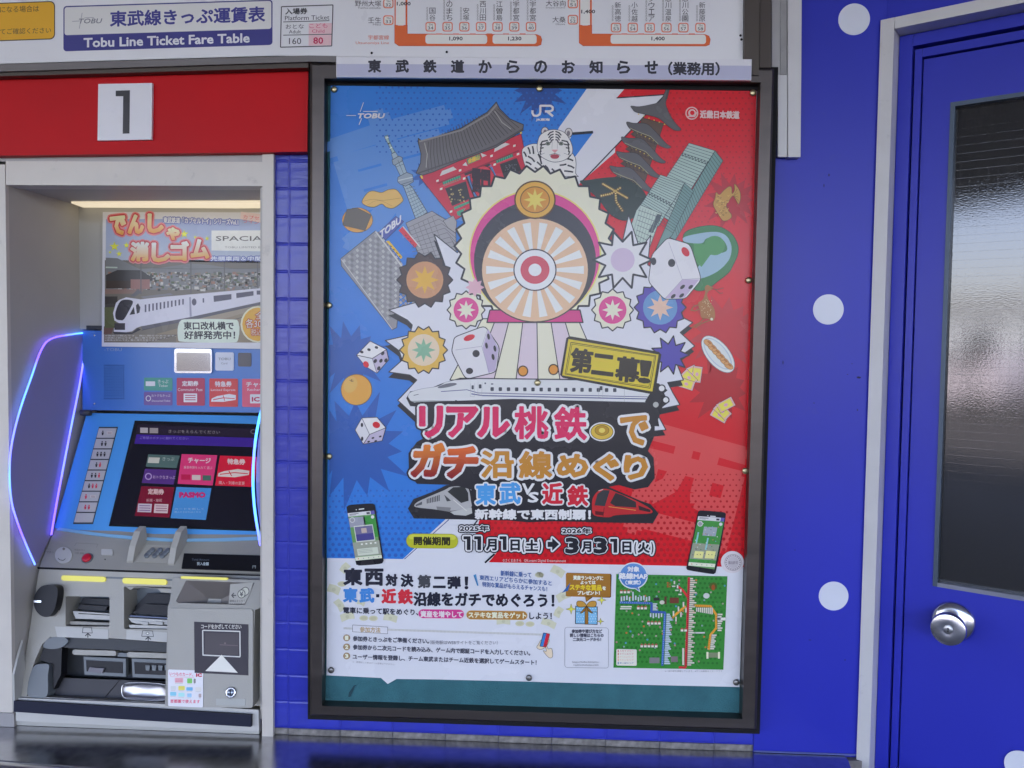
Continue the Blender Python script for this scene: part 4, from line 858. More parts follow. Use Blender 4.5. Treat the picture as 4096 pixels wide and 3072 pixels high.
a.poly(spline([(1222, 660), (1300, 640), (1560, 642), (1624, 660), (1622, 780), (1560, 800), (1260, 796), (1212, 770)], 3), (206, 224, 220), dl=0); a.text('東口改札横で', 1252, 1590, 660, 712, (34, 34, 44), dl=1, bold=1.6, skew=-.05); a.text('好評発売中！', 1256, 1600, 722, 776, (34, 34, 44), dl=1, bold=1.6)
a.ell(1756, 676, 118, 124, (226, 214, 200)); a.ell(1756, 676, 106, 114, (226, 164, 60), dl=1); a.text('全', 1740, 1800, 590, 640, (240, 230, 220), dl=2, out=[(6, (190, 90, 50))]); a.text('各300円', 1674, 1860, 640, 700, (240, 230, 220), dl=2, out=[(6, (190, 90, 50))]); a.text('税込', 1710, 1780, 706, 752, (240, 200, 190), dl=2, out=[(5, (190, 90, 50))])
for k in range(3): a.text('※価格は税込です。数に限りがあります。', 716, 1200-k*60, 748+k*15, 759+k*15, (196, 196, 206))
a.done('printed_picture', PRINT, ad)

# ------------------------------------------------------------------ door in the wall that turns towards the street
ANG = R(33.5)
PIV = flat(0).at(3497, 1500); PIV = Vector((PIV.x, 0, 0))
DN = Vector((-math.sin(ANG), -math.cos(ANG), 0)); DU = Vector((math.cos(ANG), -math.sin(ANG), 0))
def dplane(off): return Surf(PIV + DN*off, DN)
def dbox(name, u0, u1, o0, o1, z0, z1, m, parent, bevel=0.):
    f = [PIV + DU*u + DN*o1 + Vector((0, 0, z)) for u, z in ((u0, z0), (u1, z0), (u1, z1), (u0, z1))]
    return prism(name, f, [p - DN*(o1-o0) for p in f], m, parent, bevel)
def duz(S, x, y): p = S.at(x, y) - PIV; return p.dot(DU), p.z
door = thing('steel_door', 'glossy blue steel door with a large wired-glass window in a white frame, set in the angled wall', 'door', tuple(PIV + DU*.4 + Vector((0, 0, .13))))
F0 = dplane(.012)
u0, _ = duz(F0, 3486, 1200); u1, _ = duz(F0, 3540, 1200); _, zt2 = duz(F0, 3502, 85); _, zi = duz(F0, 3550, 120)
uw = 1.05
FRAME = WHITE_PAINT
dbox('frame_jamb', u0, u1, -.10, .012, .13, zt2, FRAME, door, .0012)
dbox('frame_head', u1+.0006, uw, -.10, .0118, zi, zt2, FRAME, door, .0012)
LT = dplane(-.026)                                     # painted blue rebate inside the white frame
uA, _ = duz(LT, 3573, 1200); uB, _ = duz(LT, 3615, 1200); _, zA = duz(LT, 3578, 160); _, zB = duz(LT, 3620, 190)
dbox('rebate_outer', u1+.0008, uB, -.09, -.026, .13, zi-.001, BLUE, door, .001)
dbox('rebate_outer_head', uB+.0004, uw, -.09, -.0262, zB, zi-.001, BLUE, door, .001)
L2 = dplane(-.034); uC, _ = duz(L2, 3626, 1200); uD, _ = duz(L2, 3654, 1200); _, zC = duz(L2, 3630, 205); _, zD = duz(L2, 3665, 232)
dbox('rebate_inner', uC, uD, -.09, -.034, .13, zC, BLUE, door, .001)
dbox('rebate_inner_head', uD+.0004, uw, -.09, -.0342, zD, zC, BLUE, door, .001)
DL = dplane(-.040)
g0 = duz(DL, 3797, 412); g1 = duz(DL, 3732, 2343); uG = duz(DL, 3770, 1300)[0]; zG1 = g0[1]; zG0 = g1[1]; uGe = uG + .42
dbox('leaf_stile', uD+.002, uG, -.08, -.040, .14, zD-.003, BLUE, door, .0012)
dbox('leaf_top_rail', uG, uGe, -.08, -.040, zG1, zD-.003, BLUE, door, .0)
dbox('leaf_bottom_rail', uG, uGe, -.08, -.040, .14, zG0, BLUE, door, .0)
dbox('leaf_far_stile', uGe, uw-.03, -.08, -.040, .14, zD-.003, BLUE, door, .0)
GB = mat('glazing_bead', (.055, .085, .12), .4, metal=.3)
dbox('glazing_bead', uG, uG+.007, -.062, -.0375, zG0, zG1, GB, door); dbox('glazing_bead', uG+.007, uGe, -.062, -.0375, zG1-.007, zG1, GB, door)
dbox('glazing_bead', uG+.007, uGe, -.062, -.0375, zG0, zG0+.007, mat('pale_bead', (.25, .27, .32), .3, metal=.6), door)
# patterned wired glass
gm_ = bpy.data.materials.new('wired_pattern_glass'); gm_.use_nodes = True; nt = gm_.node_tree; p = nt.nodes['Principled BSDF']
p.inputs['Base Color'].default_value = (.020, .019, .017, 1); p.inputs['Roughness'].default_value = .02; p.inputs['IOR'].default_value = 1.5; p.inputs['Specular IOR Level'].default_value = 1.0
uvn = nt.nodes.new('ShaderNodeTexCoord'); mpn = nt.nodes.new('ShaderNodeMapping'); mpn.inputs['Rotation'].default_value = (0, 0, ANG); nt.links.new(uvn.outputs['Object'], mpn.inputs[0])
m2 = nt.nodes.new('ShaderNodeMapping'); m2.inputs['Scale'].default_value = (260, 260, 420); nt.links.new(mpn.outputs[0], m2.inputs[0])
n1 = nt.nodes.new('ShaderNodeTexNoise'); n1.inputs['Scale'].default_value = 1.0; n1.inputs['Detail'].default_value = 3; nt.links.new(m2.outputs[0], n1.inputs['Vector'])
sep = nt.nodes.new('ShaderNodeSeparateXYZ'); nt.links.new(mpn.outputs[0], sep.inputs[0])
def wave(sock, pitch, width):
    a_ = nt.nodes.new('ShaderNodeMath'); a_.operation = 'MULTIPLY'; a_.inputs[1].default_value = 1/pitch; nt.links.new(sock, a_.inputs[0])
    b_ = nt.nodes.new('ShaderNodeMath'); b_.operation = 'FRACT'; nt.links.new(a_.outputs[0], b_.inputs[0])
    c_ = nt.nodes.new('ShaderNodeMath'); c_.operation = 'LESS_THAN'; c_.inputs[1].default_value = width; nt.links.new(b_.outputs[0], c_.inputs[0]); return c_.outputs[0]
wx = wave(sep.outputs[0], .0135, .07); wz = wave(sep.outputs[2], .0135, .06)
mxw = nt.nodes.new('ShaderNodeMath'); mxw.operation = 'MAXIMUM'; nt.links.new(wx, mxw.inputs[0]); nt.links.new(wz, mxw.inputs[1])
mxc = nt.nodes.new('ShaderNodeMix'); mxc.data_type = 'RGBA'; mxc.inputs[6].default_value = (.020, .019, .017, 1); mxc.inputs[7].default_value = (.027, .027, .025, 1)
nt.links.new(mxw.outputs[0], mxc.inputs[0]); nt.links.new(mxc.outputs[2], p.inputs['Base Color'])
bp = nt.nodes.new('ShaderNodeBump'); bp.inputs['Strength'].default_value = .10; bp.inputs['Distance'].default_value = .0005; nt.links.new(n1.outputs[0], bp.inputs['Height'])
bp2 = nt.nodes.new('ShaderNodeBump'); bp2.inputs['Strength'].default_value = .045; bp2.inputs['Distance'].default_value = .0006; nt.links.new(mxw.outputs[0], bp2.inputs['Height']); nt.links.new(bp.outputs[0], bp2.inputs['Normal'])
nt.links.new(bp2.outputs[0], p.inputs['Normal'])
dbox('window_pane', uG+.004, uGe-.003, -.058, -.052, zG0+.003, zG1-.003, gm_, door)
# knob
kc = dplane(-.040).at(3812, 2486); KS = mat('satin_steel', (.66, .66, .68), .20, metal=1, noise=.06, nscale=50)
knob = lathe('knob', kc, DN, [(.0335, 0), (.0335, .002), (.030, .006), (.0235, .0085), (.016, .010), (.0125, .012), (.0115, .024), (.0135, .028), (.0225, .034), (.0262, .041), (.0268, .047), (.0258, .0515), (.0245, .0525), (.009, .0500), (.0075, .0500)], KS, door, n=56)
lathe('key_cylinder', kc + DN*.0495, DN, [(.0068, 0), (.0068, .0022), (.006, .0026), (.0005, .0026)], mat('cylinder_steel', (.45, .46, .48), .3, metal=1), knob, n=28)
ks = [kc + DN*.0524 + DU*a_ + Vector((0, 0, b_)) for a_, b_ in ((-.0008, -.0036), (.0012, -.0034), (.0008, .0), (.0018, .002), (.0006, .0038), (-.0014, .0026), (-.0002, .0))]
mesh_obj('keyhole', ks, [tuple(range(7))], BLACK, knob)
# wall beyond
ww = thing('angled_wall', 'blue wall strip over and beyond the door, meeting the smooth panel at the corner', 'wall', tuple(PIV + Vector((0, 0, .13))))
dbox('wall_over_door', u0, 2.4, -.10, .0, zt2+.0006, 2.91, BLUE, ww)
dbox('wall_beyond_door', uw+.0005, 2.4, -.10, .0, .13, zt2, BLUE, ww)
mesh_obj('corner_joint', [Vector((.5476, -.001, ZT)), Vector((.5476, -.001, 2.91)), Vector((.57, .02, 2.91)), Vector((.57, .02, ZT))], [(0, 1, 2, 3)], BLACK, ww)
sticker(dplane(-.040), 4088, 3062, .0245, 'white round sticker low on the blue door, cut by the picture corner')
# worn base block where the counter meets the door frame
bb = on_z(3392, 3060, ZT-.02)
blkb = box('plinth_block', bb.x-.028, .545, -.012, .06, .55, ZT-.004, mat('rough_mortar', (.24, .22, .20), .9, noise=.3, nscale=60, bump=.6, bscale=90), wall, .002)

# ------------------------------------------------------------------ the campaign poster
post = thing('campaign_poster', 'large blue and red railway campaign poster pinned inside the notice case', 'poster', (-.03, -.026, .90))
PS = flat(-.0250)
EDGE = [(1323, 338), (1720, 341), (2350, 346), (3027, 359), (3012, 1000), (2985, 1900), (2958, 2748), (2640, 2741), (2300, 2732), (2130, 2727), (1750, 2718), (1586, 2716), (1551, 2736), (1524, 2712), (1306, 2701), (1310, 2000), (1318, 1000)]
slab('paper_sheet', PS, EDGE, .0006, PAPER, post)
a = Art(PS)
BL, RDD, WT, KB = (28, 116, 214), (208, 22, 34), (207, 208, 230), (26, 28, 38)
A = (1280, 300, 2.212); B = (2100, 300, 2.212); Cc = (1280, 1000, 2.212); Dd = (2100, 1000, 2.212); E_ = (1280, 1550, 2.212); F_ = (2100, 1550, 2.212); G_ = (1200, 2150, 2.212); H_ = (2100, 2150, 2.212); O_ = (1200, 0, 1.106)
blue_pts = [(1323, 339), (2353, 347), (2238, 512), (2200, 700), (2000, 1500), (1800, 2060), (1612, 2236), (1306, 2232), (1310, 1900), (1316, 1200)]
red_pts = [(2502, 349), (3026, 360), (3012, 1000), (2985, 1900), (2981, 2268), (2440, 2258), (1955, 2249), (1990, 2206), (1898, 2150), (1917, 2083), (2100, 1500), (2300, 750), (2460, 610), (2466, 392)]
a.poly(blue_pts, BL); a.poly(red_pts, RDD)
def inside(x, y, P):
    c = False; n = len(P)
    for i in range(n):
        (x0, y0), (x1, y1) = P[i], P[(i+1) % n]
        if (y0 > y) != (y1 > y) and x < (x1-x0)*(y-y0)/(y1-y0)+x0: c = not c
    return c
# pale giant characters and spiky bursts in the ground colour
a.L = 1
for t, x0, x1, y0, y1, sl, c_, b in (('東', 1322, 1850, 440, 960, -.27, (78, 134, 214), 21), ('西', 2540, 2960, 1740, 2170, .25, (214, 74, 78), 20)):
    vs_, fs_, ed, (ax, bx, ay, by) = glyph_mesh(t); P_ = []
    for v in vs_:
        u = (v[0]-ax)/(bx-ax)-.5; w = (by-v[1])/(by-ay)-.5; X = (x0+x1)/2+u*(x1-x0)-w*(y1-y0)*sl; P_.append((X, (y0+y1)/2+w*(y1-y0)+sl*(X-(x0+x1)/2)))
    cc = ink(*c_); lim = blue_pts if t == '東' else red_pts
    for p_, q_ in ed:
        (xa, ya), (xb, yb) = P_[p_], P_[q_]; l = math.hypot(xb-xa, yb-ya) or 1; nx, ny = -(yb-ya)/l*b, (xb-xa)/l*b
        pts = [(xa+nx, ya+ny), (xb+nx, yb+ny), (xb-nx, yb-ny), (xa-nx, ya-ny)]
        pts = [(max(1322-(y-340)*.006, min(3024-(y-360)*.029, x)), max(349, y)) for x, y in pts]; a.put(pts, [(0, 1, 2, 3)], cc, 0, True)
    a.put(P_, fs_, cc, .5)
DBL, DRD = (30, 86, 176), (176, 22, 34)
def clipx(pts): return [(max(1318, min(3020-(y-360)*.029, x)), max(347, y)) for x, y in pts]
def burst(cx, cy, r1, r2, n, col, rot=0, dl=0):
    pts = clipx([(cx + (r1*(.8+.35*((k*37 % 11)/11)) if k % 2 == 0 else r2)*math.cos(R(rot)+math.pi*k/n), cy + (r1*(.8+.35*((k*37 % 11)/11)) if k % 2 == 0 else r2)*math.sin(R(rot)+math.pi*k/n)) for k in range(2*n)])
    a.poly(pts, col, dl)
a.L = 3
burst(2155, 362, 118, 66, 14, (40, 78, 158)); burst(1400, 1430, 150, 85, 13, DBL, 10); burst(1425, 1790, 230, 130, 15, DBL, 5); burst(1700, 700, 60, 30, 9, DBL)
burst(2925, 800, 120, 66, 13, DRD); burst(2900, 1330, 160, 95, 13, (190, 40, 52)); burst(2880, 1560, 130, 80, 12, DRD, 8)
# halftone dots
for (P_, c_, fx, fy) in ((blue_pts, (36, 92, 188), lambda x, y: y > 1950 or (y < 620 and x > 1500), 0), (red_pts, (180, 22, 30), lambda x, y: y > 1880 or y < 900, 0)):
    k = 0
    for j in range(90):
        for i in range(90):
            x = 1320 + i*25 + (j % 2)*12.5; y = 350 + j*21.5
            if not inside(x-8, y, P_) or not inside(x+8, y, P_) or not fx(x, y) or not inside(x, y-8, P_) or not inside(x, y+8, P_): continue
            r_ = 3.2 + (5.4*min(1, max(0, (y-1880)/380)) if y > 1500 else 1.6*max(0, (900-y)/600))
            a.ell(x, y, r_, r_, c_, dl=.4, n=6)
a.L = 5
# white bolt edges
a.line([(2504, 349), (2466, 392), (2652, 378)], 9, KB, joins=False); a.line([(2652, 380), (2320, 728)], 14, KB, joins=False)
a.poly([(2502, 349), (2658, 378), (2330, 720), (2300, 760), (2200, 760), (2180, 640), (2235, 512), (2353, 347)], WT, dl=1)
a.poly([(2466, 392), (2504, 349), (2660, 352), (2655, 379)], RDD, dl=1.5); a.line([(2466, 392), (2655, 379)], 5, KB, dl=2)
a.poly([(2290, 534), (2375, 528), (2300, 628), (2250, 625)], BL, dl=1.6); a.line([(2290, 535), (2372, 529)], 11, KB, dl=2)
a.line([(1618, 2236), (1796, 2078)], 3, (30, 60, 130), dl=1)
a.done('printed_ground', PRINT, post)

# --- scenery drawings
a = Art(PS, lift=.0006)
# star tower
a.view(*A); GT = (150, 172, 196); GD = (74, 90, 108)
a.poly([(765, 940), (820, 1000), (950, 1215), (850, 1282), (745, 1000), (735, 985)], GT, ol=(6, 60, 66, 80)); a.L = 1
for k in range(9): t = k/9; a.line([(757+(850-757)*t, 1010+270*t), (838+(950-838)*t, 985+(1215-985)*t)], 4, GD)
for k in (.25, .5, .75): a.line([(748+85*k, 995-20*k), (850+98*k, 1280-64*k)], 4, (110, 130, 152))
a.poly([(690, 905), (768, 862), (818, 882), (828, 945), (758, 985), (712, 968), (688, 945)], (138, 152, 174), ol=(5, 60, 66, 80), dl=1); a.line([(692, 935), (822, 905)], 9, (186, 196, 212), dl=2); a.line([(720, 970), (826, 935)], 5, GD, dl=2)
a.poly([(652, 770), (722, 735), (768, 862), (712, 895)], GT, ol=(5, 60, 66, 80)); a.line([(690, 755), (742, 880)], 4, GD, dl=1); a.line([(670, 815), (738, 790)], 4, GD, dl=1)
a.poly([(638, 752), (700, 718), (730, 732), (726, 762), (660, 800), (645, 790)], (140, 156, 178), ol=(5, 60, 66, 80), dl=1)
a.poly([(632, 700), (668, 682), (692, 720), (648, 748)], GT, ol=(4, 60, 66, 80)); a.poly([(570, 545), (600, 532), (612, 580), (640, 640), (664, 680), (640, 694), (606, 615), (588, 585)], (150, 180, 190), ol=(4, 60, 70, 84)); a.line([(580, 560), (606, 552)], 8, (214, 230, 236), dl=1); a.line([(600, 612), (622, 600)], 8, KB, dl=1); a.line([(618, 650), (640, 640)], 8, (210, 220, 226), dl=1)
a.done('printed_tower', PRINT, post)
# gate with the big lantern
a.L = 2
RG = (196, 40, 62)
a.poly([(880, 900), (1780, 520), (1845, 850), (1420, 1150), (1190, 1290)], RG, ol=(5, 70, 20, 30))
a.L = 3
a.poly([(1108, 1005), (1290, 940), (1330, 1095), (1170, 1160)], (46, 40, 42)); a.poly([(1590, 790), (1740, 735), (1785, 850), (1630, 915)], (46, 40, 44)); a.poly([(1275, 870), (1500, 780), (1580, 960), (1360, 1085)], (58, 30, 36))
a.poly([(1300, 890), (1318, 884), (1392, 1075), (1372, 1085)], (70, 120, 190), dl=1); a.poly([(1500, 800), (1516, 796), (1584, 946), (1566, 952)], (70, 120, 190), dl=1)
a.poly(spline([(1330, 900), (1360, 846), (1440, 806), (1505, 830), (1550, 900), (1570, 960), (1450, 1050), (1396, 1076), (1350, 990)], 4), (206, 44, 60), dl=1, ol=(5, 60, 16, 26)); a.text('雷門', 1350, 1500, 830, 1030, (46, 18, 28), dl=3, bold=8, skew=-.0, sl=.12)
for x0, y0, x1, y1 in ((1085, 945, 1240, 888), (1555, 745, 1700, 690)):
    a.poly([(x0, y0), (x1, y1), (x1+8, y1+36), (x0+10, y0+40)], (52, 150, 126)); 
    for k in range(9): t = k/8; a.line([(x0+(x1-x0)*t, y0+(y1-y0)*t), (x0+(x1-x0)*t+8, y0+(y1-y0)*t+36)], 5, (30, 92, 80), dl=1)
a.poly([(1185, 1170), (1330, 1110), (1336, 1130), (1190, 1192)], (52, 150, 126)); a.poly([(1210, 1210), (1290, 1176), (1240, 1250), (1215, 1240)], (52, 150, 126))
a.poly([(1080, 850), (1180, 812), (1210, 836), (1060, 896)], (200, 196, 204)); a.poly([(1548, 640), (1640, 600), (1680, 612), (1540, 684)], (200, 196, 204)); a.poly([(1260, 800), (1290, 770), (1306, 806)], (200, 196, 204)); a.poly([(1436, 730), (1420, 690), (1476, 712)], (200, 196, 204))
a.poly([(1296, 746), (1412, 700), (1426, 744), (1310, 794)], (60, 130, 100), dl=1); a.text('金龍山', 1312, 1410, 744, 784, (224, 176, 60), dl=2, sl=-.38, bold=2)
a.line([(1040, 960), (1760, 670)], 13, (150, 24, 46)); a.line([(1060, 990), (1780, 700)], 9, (214, 58, 78), dl=1)
for x, y in ((1040, 940), (1072, 1012), (1240, 848), (1276, 920), (1518, 720), (1546, 796), (1720, 630), (1752, 704), (1160, 1212)): a.rect(x-11, y-9, x+11, y+9, (226, 210, 214), dl=2, sl=-.3)
for k in range(22): a.ell(1215+rnd.uniform(-70, 70), 1070+rnd.uniform(-60, 60), 7, 7, (196, 170, 110) if k % 3 else (120, 100, 70), dl=1, n=7)
for k in range(26): a.ell(1690+rnd.uniform(-50, 50), 835+rnd.uniform(-42, 42), 5, 4, (110, 108, 120), dl=1, n=6)
a.line([(895, 888), (906, 918)], 16, (226, 190, 70), dl=1); a.line([(1770, 492), (1782, 520)], 16, (226, 190, 70), dl=1)
a.L = 5
a.poly(spline([(870, 560), (900, 585)], 2, False) + [(960, 570), (1250, 470), (1480, 330), (1560, 240), (1590, 300), (1680, 390), (1800, 440), (1795, 490), (1560, 640), (1230, 760), (1000, 860), (905, 888), (852, 868), (890, 780), (895, 700), (870, 600)], (104, 100, 108), ol=(7, 46, 44, 50))
for k in range(26):
    t = k/25; x0 = 960+610*t; y0 = 590-(290*t)-26*math.sin(t*3.1); x1 = 960+800*t; y1 = 860-(392*t)-(-14)*math.sin(t*3.1); a.line([(x0, y0), ((x0*.5+x1*.5)-10*(1-t), (y0+y1)/2+6), (x1, y1)], 5.5, (66, 63, 70), dl=1, joins=False)
a.line([(880, 590), (1250, 490), (1490, 350), (1565, 262)], 15, (136, 132, 140), dl=2); a.line([(862, 872), (1240, 745), (1560, 622), (1794, 478)], 13, (78, 75, 82), dl=2); a.line([(925, 600), (950, 700), (940, 820)], 9, (150, 146, 152), dl=2); a.line([(1545, 320), (1610, 420), (1690, 480)], 9, (150, 146, 152), dl=2)
a.done('printed_temple_gate', PRINT, post)
# white tiger
a.L = 7; TW_ = (216, 214, 226); TK = (50, 48, 54)
a.poly(spline([(1790, 660), (1850, 618), (1920, 610), (2000, 640), (2240, 700), (2262, 870), (2260, 900), (1900, 880), (1840, 850), (1800, 760)], 4), TW_, ol=(5, 50, 48, 56))
hx, hy = 2072, 640
a.ell(hx-82, hy-138, 32, 40, (200, 196, 206), dl=1, ol=(6, 50, 48, 56)); a.ell(hx+128, hy-128, 32, 40, (200, 196, 206), dl=1, ol=(6, 50, 48, 56)); a.ell(hx-80, hy-132, 15, 24, (120, 112, 124), dl=2); a.ell(hx+126, hy-122, 15, 24, (120, 112, 124), dl=2)
a.poly(spline([(hx-150, hy-20), (hx-120, hy-110), (hx-20, hy-156), (hx+90, hy-130), (hx+150, hy-40), (hx+160, hy+50), (hx+100, hy+110), (hx, hy+132), (hx-90, hy+100), (hx-140, hy+50)], 5), TW_, dl=3, ol=(5, 60, 58, 66))
for s in (-1, 1):
    for k in range(5): a.line([(hx+5+s*(60+k*19), hy-60+k*32), (hx+5+s*(110+k*7), hy-50+k*30), (hx+5+s*(128-k*2), hy-16+k*28)], 12-k*.5, TK, dl=4)
    for k in range(4): a.line([(hx+3+s*8, hy-140+k*24), (hx+3+s*(40-k*5), hy-128+k*22), (hx+3+s*(60-k*8), hy-104+k*22)], 11, TK, dl=4)
    a.ell(hx+3+s*58, hy-32, 19, 15, (120, 130, 126), dl=4, ol=(4, 50, 48, 54)); a.ell(hx+3+s*58, hy-32, 7, 9, TK, dl=5.5); a.line([(hx+s*84, hy+52), (hx+s*130, hy+70)], 3, (110, 108, 118), dl=4)
a.poly([(hx-26, hy+22), (hx+36, hy+22), (hx+6, hy+52)], (214, 150, 160), dl=4); a.poly(spline([(hx-34, hy+74), (hx+6, hy+62), (hx+44, hy+76), (hx+28, hy+100), (hx-18, hy+100)], 4), (170, 60, 76), dl=4); a.line([(hx-44, hy+70), (hx+4, hy+54), (hx+54, hy+72)], 4, TK, dl=5); a.line([(hx+4, hy+52), (hx+4, hy+60)], 4, TK, dl=5); a.line([(hx-16, hy-60), (hx-20, hy+14)], 3, (150, 148, 158), dl=4); a.line([(hx+26, hy-60), (hx+30, hy+14)], 3, (150, 148, 158), dl=4)
for x, y, dx, dy in ((1840, 640, 20, 60), (1800, 680, 26, 44), (1880, 630, 10, 70), (1840, 720, 60, 50), (1820, 770, 50, 26), (1930, 700, 30, 90), (1920, 770, 60, 80), (1990, 800, 40, 60), (1900, 820, 50, 50), (2120, 800, 60, -10), (2180, 740, 60, 20), (2190, 800, 60, 26), (2160, 850, 80, 10), (2050, 830, 30, 40)):
    a.line([(x, y), (x+dx*.6, y+dy*.4), (x+dx, y+dy)], 14, TK, dl=2)
a.done('printed_white_tiger', PRINT, post)
# snacks
a.L = 2
PN = (216, 172, 92)
a.poly(spline([(372, 1120), (420, 1045), (470, 1026), (545, 1040), (610, 1014), (680, 1018), (734, 1095), (720, 1130), (650, 1178), (590, 1172), (546, 1142), (480, 1170), (410, 1158)], 5), PN, ol=(5, 86, 60, 30)); a.line(spline([(380, 1118), (470, 1100), (560, 1110), (720, 1088)], 4, False), 4, (176, 128, 60), dl=1); a.line(spline([(420, 1150), (520, 1110), (640, 1160)], 4, False), 3, (176, 128, 60), dl=1)
a.ell(332, 1284, 136, 110, (212, 152, 72), ol=(4, 110, 74, 34)); a.poly([(240, 1190), (330, 1176), (454, 1240), (400, 1376), (202, 1330), (210, 1290)], (96, 88, 82), dl=1, ol=(4, 60, 54, 50))
a.done('printed_snack', PRINT, post)
# department store
a.L = 4; SG = (136, 136, 150)
a.poly([(760, 1310), (990, 1205), (1200, 1330), (1210, 1640), (900, 1660)], (150, 148, 162), ol=(5, 60, 60, 70))
for k in range(9):
    a.line([(780+k*6, 1350+k*36), (1030+k*24, 1235+k*40), (1205, 1330+k*38)], 4, (92, 92, 104), dl=1)
    for q in range(6): t = q/6; x = 786+t*250+k*14; y = 1350-t*112+k*38; a.line([(x, y), (x+12, y+34)], 4, (100, 100, 112), dl=1)
a.poly([(1090, 1290), (1180, 1245), (1210, 1300), (1200, 1400), (1130, 1350)], (156, 154, 166), dl=1.4, ol=(4, 60, 60, 70))
a.L = 7; a.poly([(185, 1625), (490, 1380), (520, 1400), (720, 1660), (700, 2000), (680, 2235), (640, 2255), (190, 1690)], SG, ol=(5, 56, 56, 66))
a.done('printed_department_store', PRINT, post)

# --- left building face in rows, sign, flags (wall squares drawn one by one)
a = Art(PS, A, lift=.0010); a.L = 0
for i in range(22):
    for j in range(14):
        x = 500 - i*0 - 300*(j/13); y = 1400 + 240*(j/13); x += i*22.5; y += i*30; c = 120+((i*7+j*13) % 5)*14
        if x > 840 or (x+24) > 860: continue
        if i > 17 and j > 9: continue
        a.poly([(x, y), (x+17, y-14), (x+33, y+8), (x+16, y+22)], (c, c, c+12), dl=0)
a.line([(188, 1628), (640, 2250)], 6, (196, 196, 208), dl=1); a.line([(492, 1384), (760, 1740)], 13, (190, 190, 202), dl=1)
a.poly([(520, 1392), (672, 1252), (742, 1296), (730, 1312), (580, 1462)], (70, 84, 170), dl=2, ol=(4, 30, 34, 80)); a.text('TOBU', 532, 716, 1385, 1450, (206, 206, 226), dl=3.5, sl=-.78, bold=3, skew=0)
a.poly([(696, 1376), (734, 1340), (862, 1502), (840, 1530)], (206, 40, 56), dl=2); a.poly([(584, 1470), (612, 1466), (730, 1610), (716, 1630)], (226, 176, 40), dl=2)
for k in range(4): a.rect(622+k*26, 1508+k*30, 636+k*26, 1516+k*30, KB, dl=3, sl=.6); a.rect(752+k*22, 1412+k*28, 766+k*22, 1420+k*28, (90, 16, 26), dl=3, sl=.6)
a.line([(734, 1340), (884, 1520)], 10, (200, 200, 212), dl=2)
a.done('printed_store_front', PRINT, post)
# pagoda
a.view(*B); a.L = 1
def roof(x, y, s, fin=False):
    a.poly([(x-92*s, y+150*s-40), (x+20*s, y+26), (x+190*s, y+118), (x+150*s, y+190), (x-40*s, y+130)], (84, 66, 60), dl=0, ol=(3, 50, 42, 44))
    for k in range(6): a.ell(x-66*s+k*38*s, y+72+k*17, 6, 6, (206, 176, 70), dl=1, n=6); a.line([(x-40*s+k*34*s, y+90+k*16), (x-34*s+k*34*s, y+118+k*16)], 4, (60, 46, 44), dl=1)
    a.poly(spline([(x-130*s, y-6), (x-60*s, y+4), (x+60*s, y+10), (x+150*s, y+86), (x+240*s, y+180), (x+286*s, y+214), (x+250*s, y+226), (x+170*s, y+196), (x+90*s, y+128), (x-20*s, y+92), (x-100*s, y+52)], 4), (88, 86, 94), dl=2, ol=(4, 44, 42, 50)); a.line([(x-100*s, y+46), (x-10*s, y+84), (x+96*s, y+122), (x+170*s, y+190)], 4, (176, 166, 130), dl=3)
a.poly([(1036, 380), (1226, 430), (1040, 1010), (850, 930)], (92, 70, 62), dl=-.5, ol=(4, 50, 42, 44))
for (x, y) in ((872, 812), (930, 684), (974, 556), (1020, 424)): roof(x, y, .94)
a.poly(spline([(938, 276), (1010, 282), (1120, 262), (1185, 240), (1225, 180), (1262, 100), (1284, 100), (1262, 190), (1244, 262), (1290, 370), (1340, 440), (1380, 484), (1330, 492), (1260, 450), (1180, 384), (1060, 350), (978, 330), (948, 300)], 4), (90, 88, 96), dl=5, ol=(4, 44, 42, 50))
for k in range(6): a.ell(1004+k*46, 348+k*18, 7, 6, (206, 176, 70), dl=6, n=6)
a.line([(1270, 110), (1246, 220)], 14, (70, 68, 76), dl=6)
a.done('printed_pagoda', PRINT, post)
# dark hill with the burning character
a.L = 8
a.poly(spline([(486, 950), (560, 930), (760, 905), (880, 915), (1000, 980), (1075, 1080), (1040, 1200), (900, 1290), (760, 1240), (640, 1090)], 4), (40, 54, 50))
for pts in ([(690, 966), (800, 1030)], [(676, 1070), (760, 1052), (840, 1002)], [(800, 1030), (902, 1088)], [(800, 1030), (806, 1120), (860, 1200)]):
    n_ = 9
    for k in range(n_+1):
        t = k/n_; q_ = t*(len(pts)-1); i = min(int(q_), len(pts)-2); u = q_-i; x = pts[i][0]+(pts[i+1][0]-pts[i][0])*u; y = pts[i][1]+(pts[i+1][1]-pts[i][1])*u
        a.ell(x, y, 15, 15, (112, 82, 50), dl=1, n=8); a.ell(x, y, 8, 8, (240, 190, 130), dl=2, n=7)
a.done('printed_hill', PRINT, post)
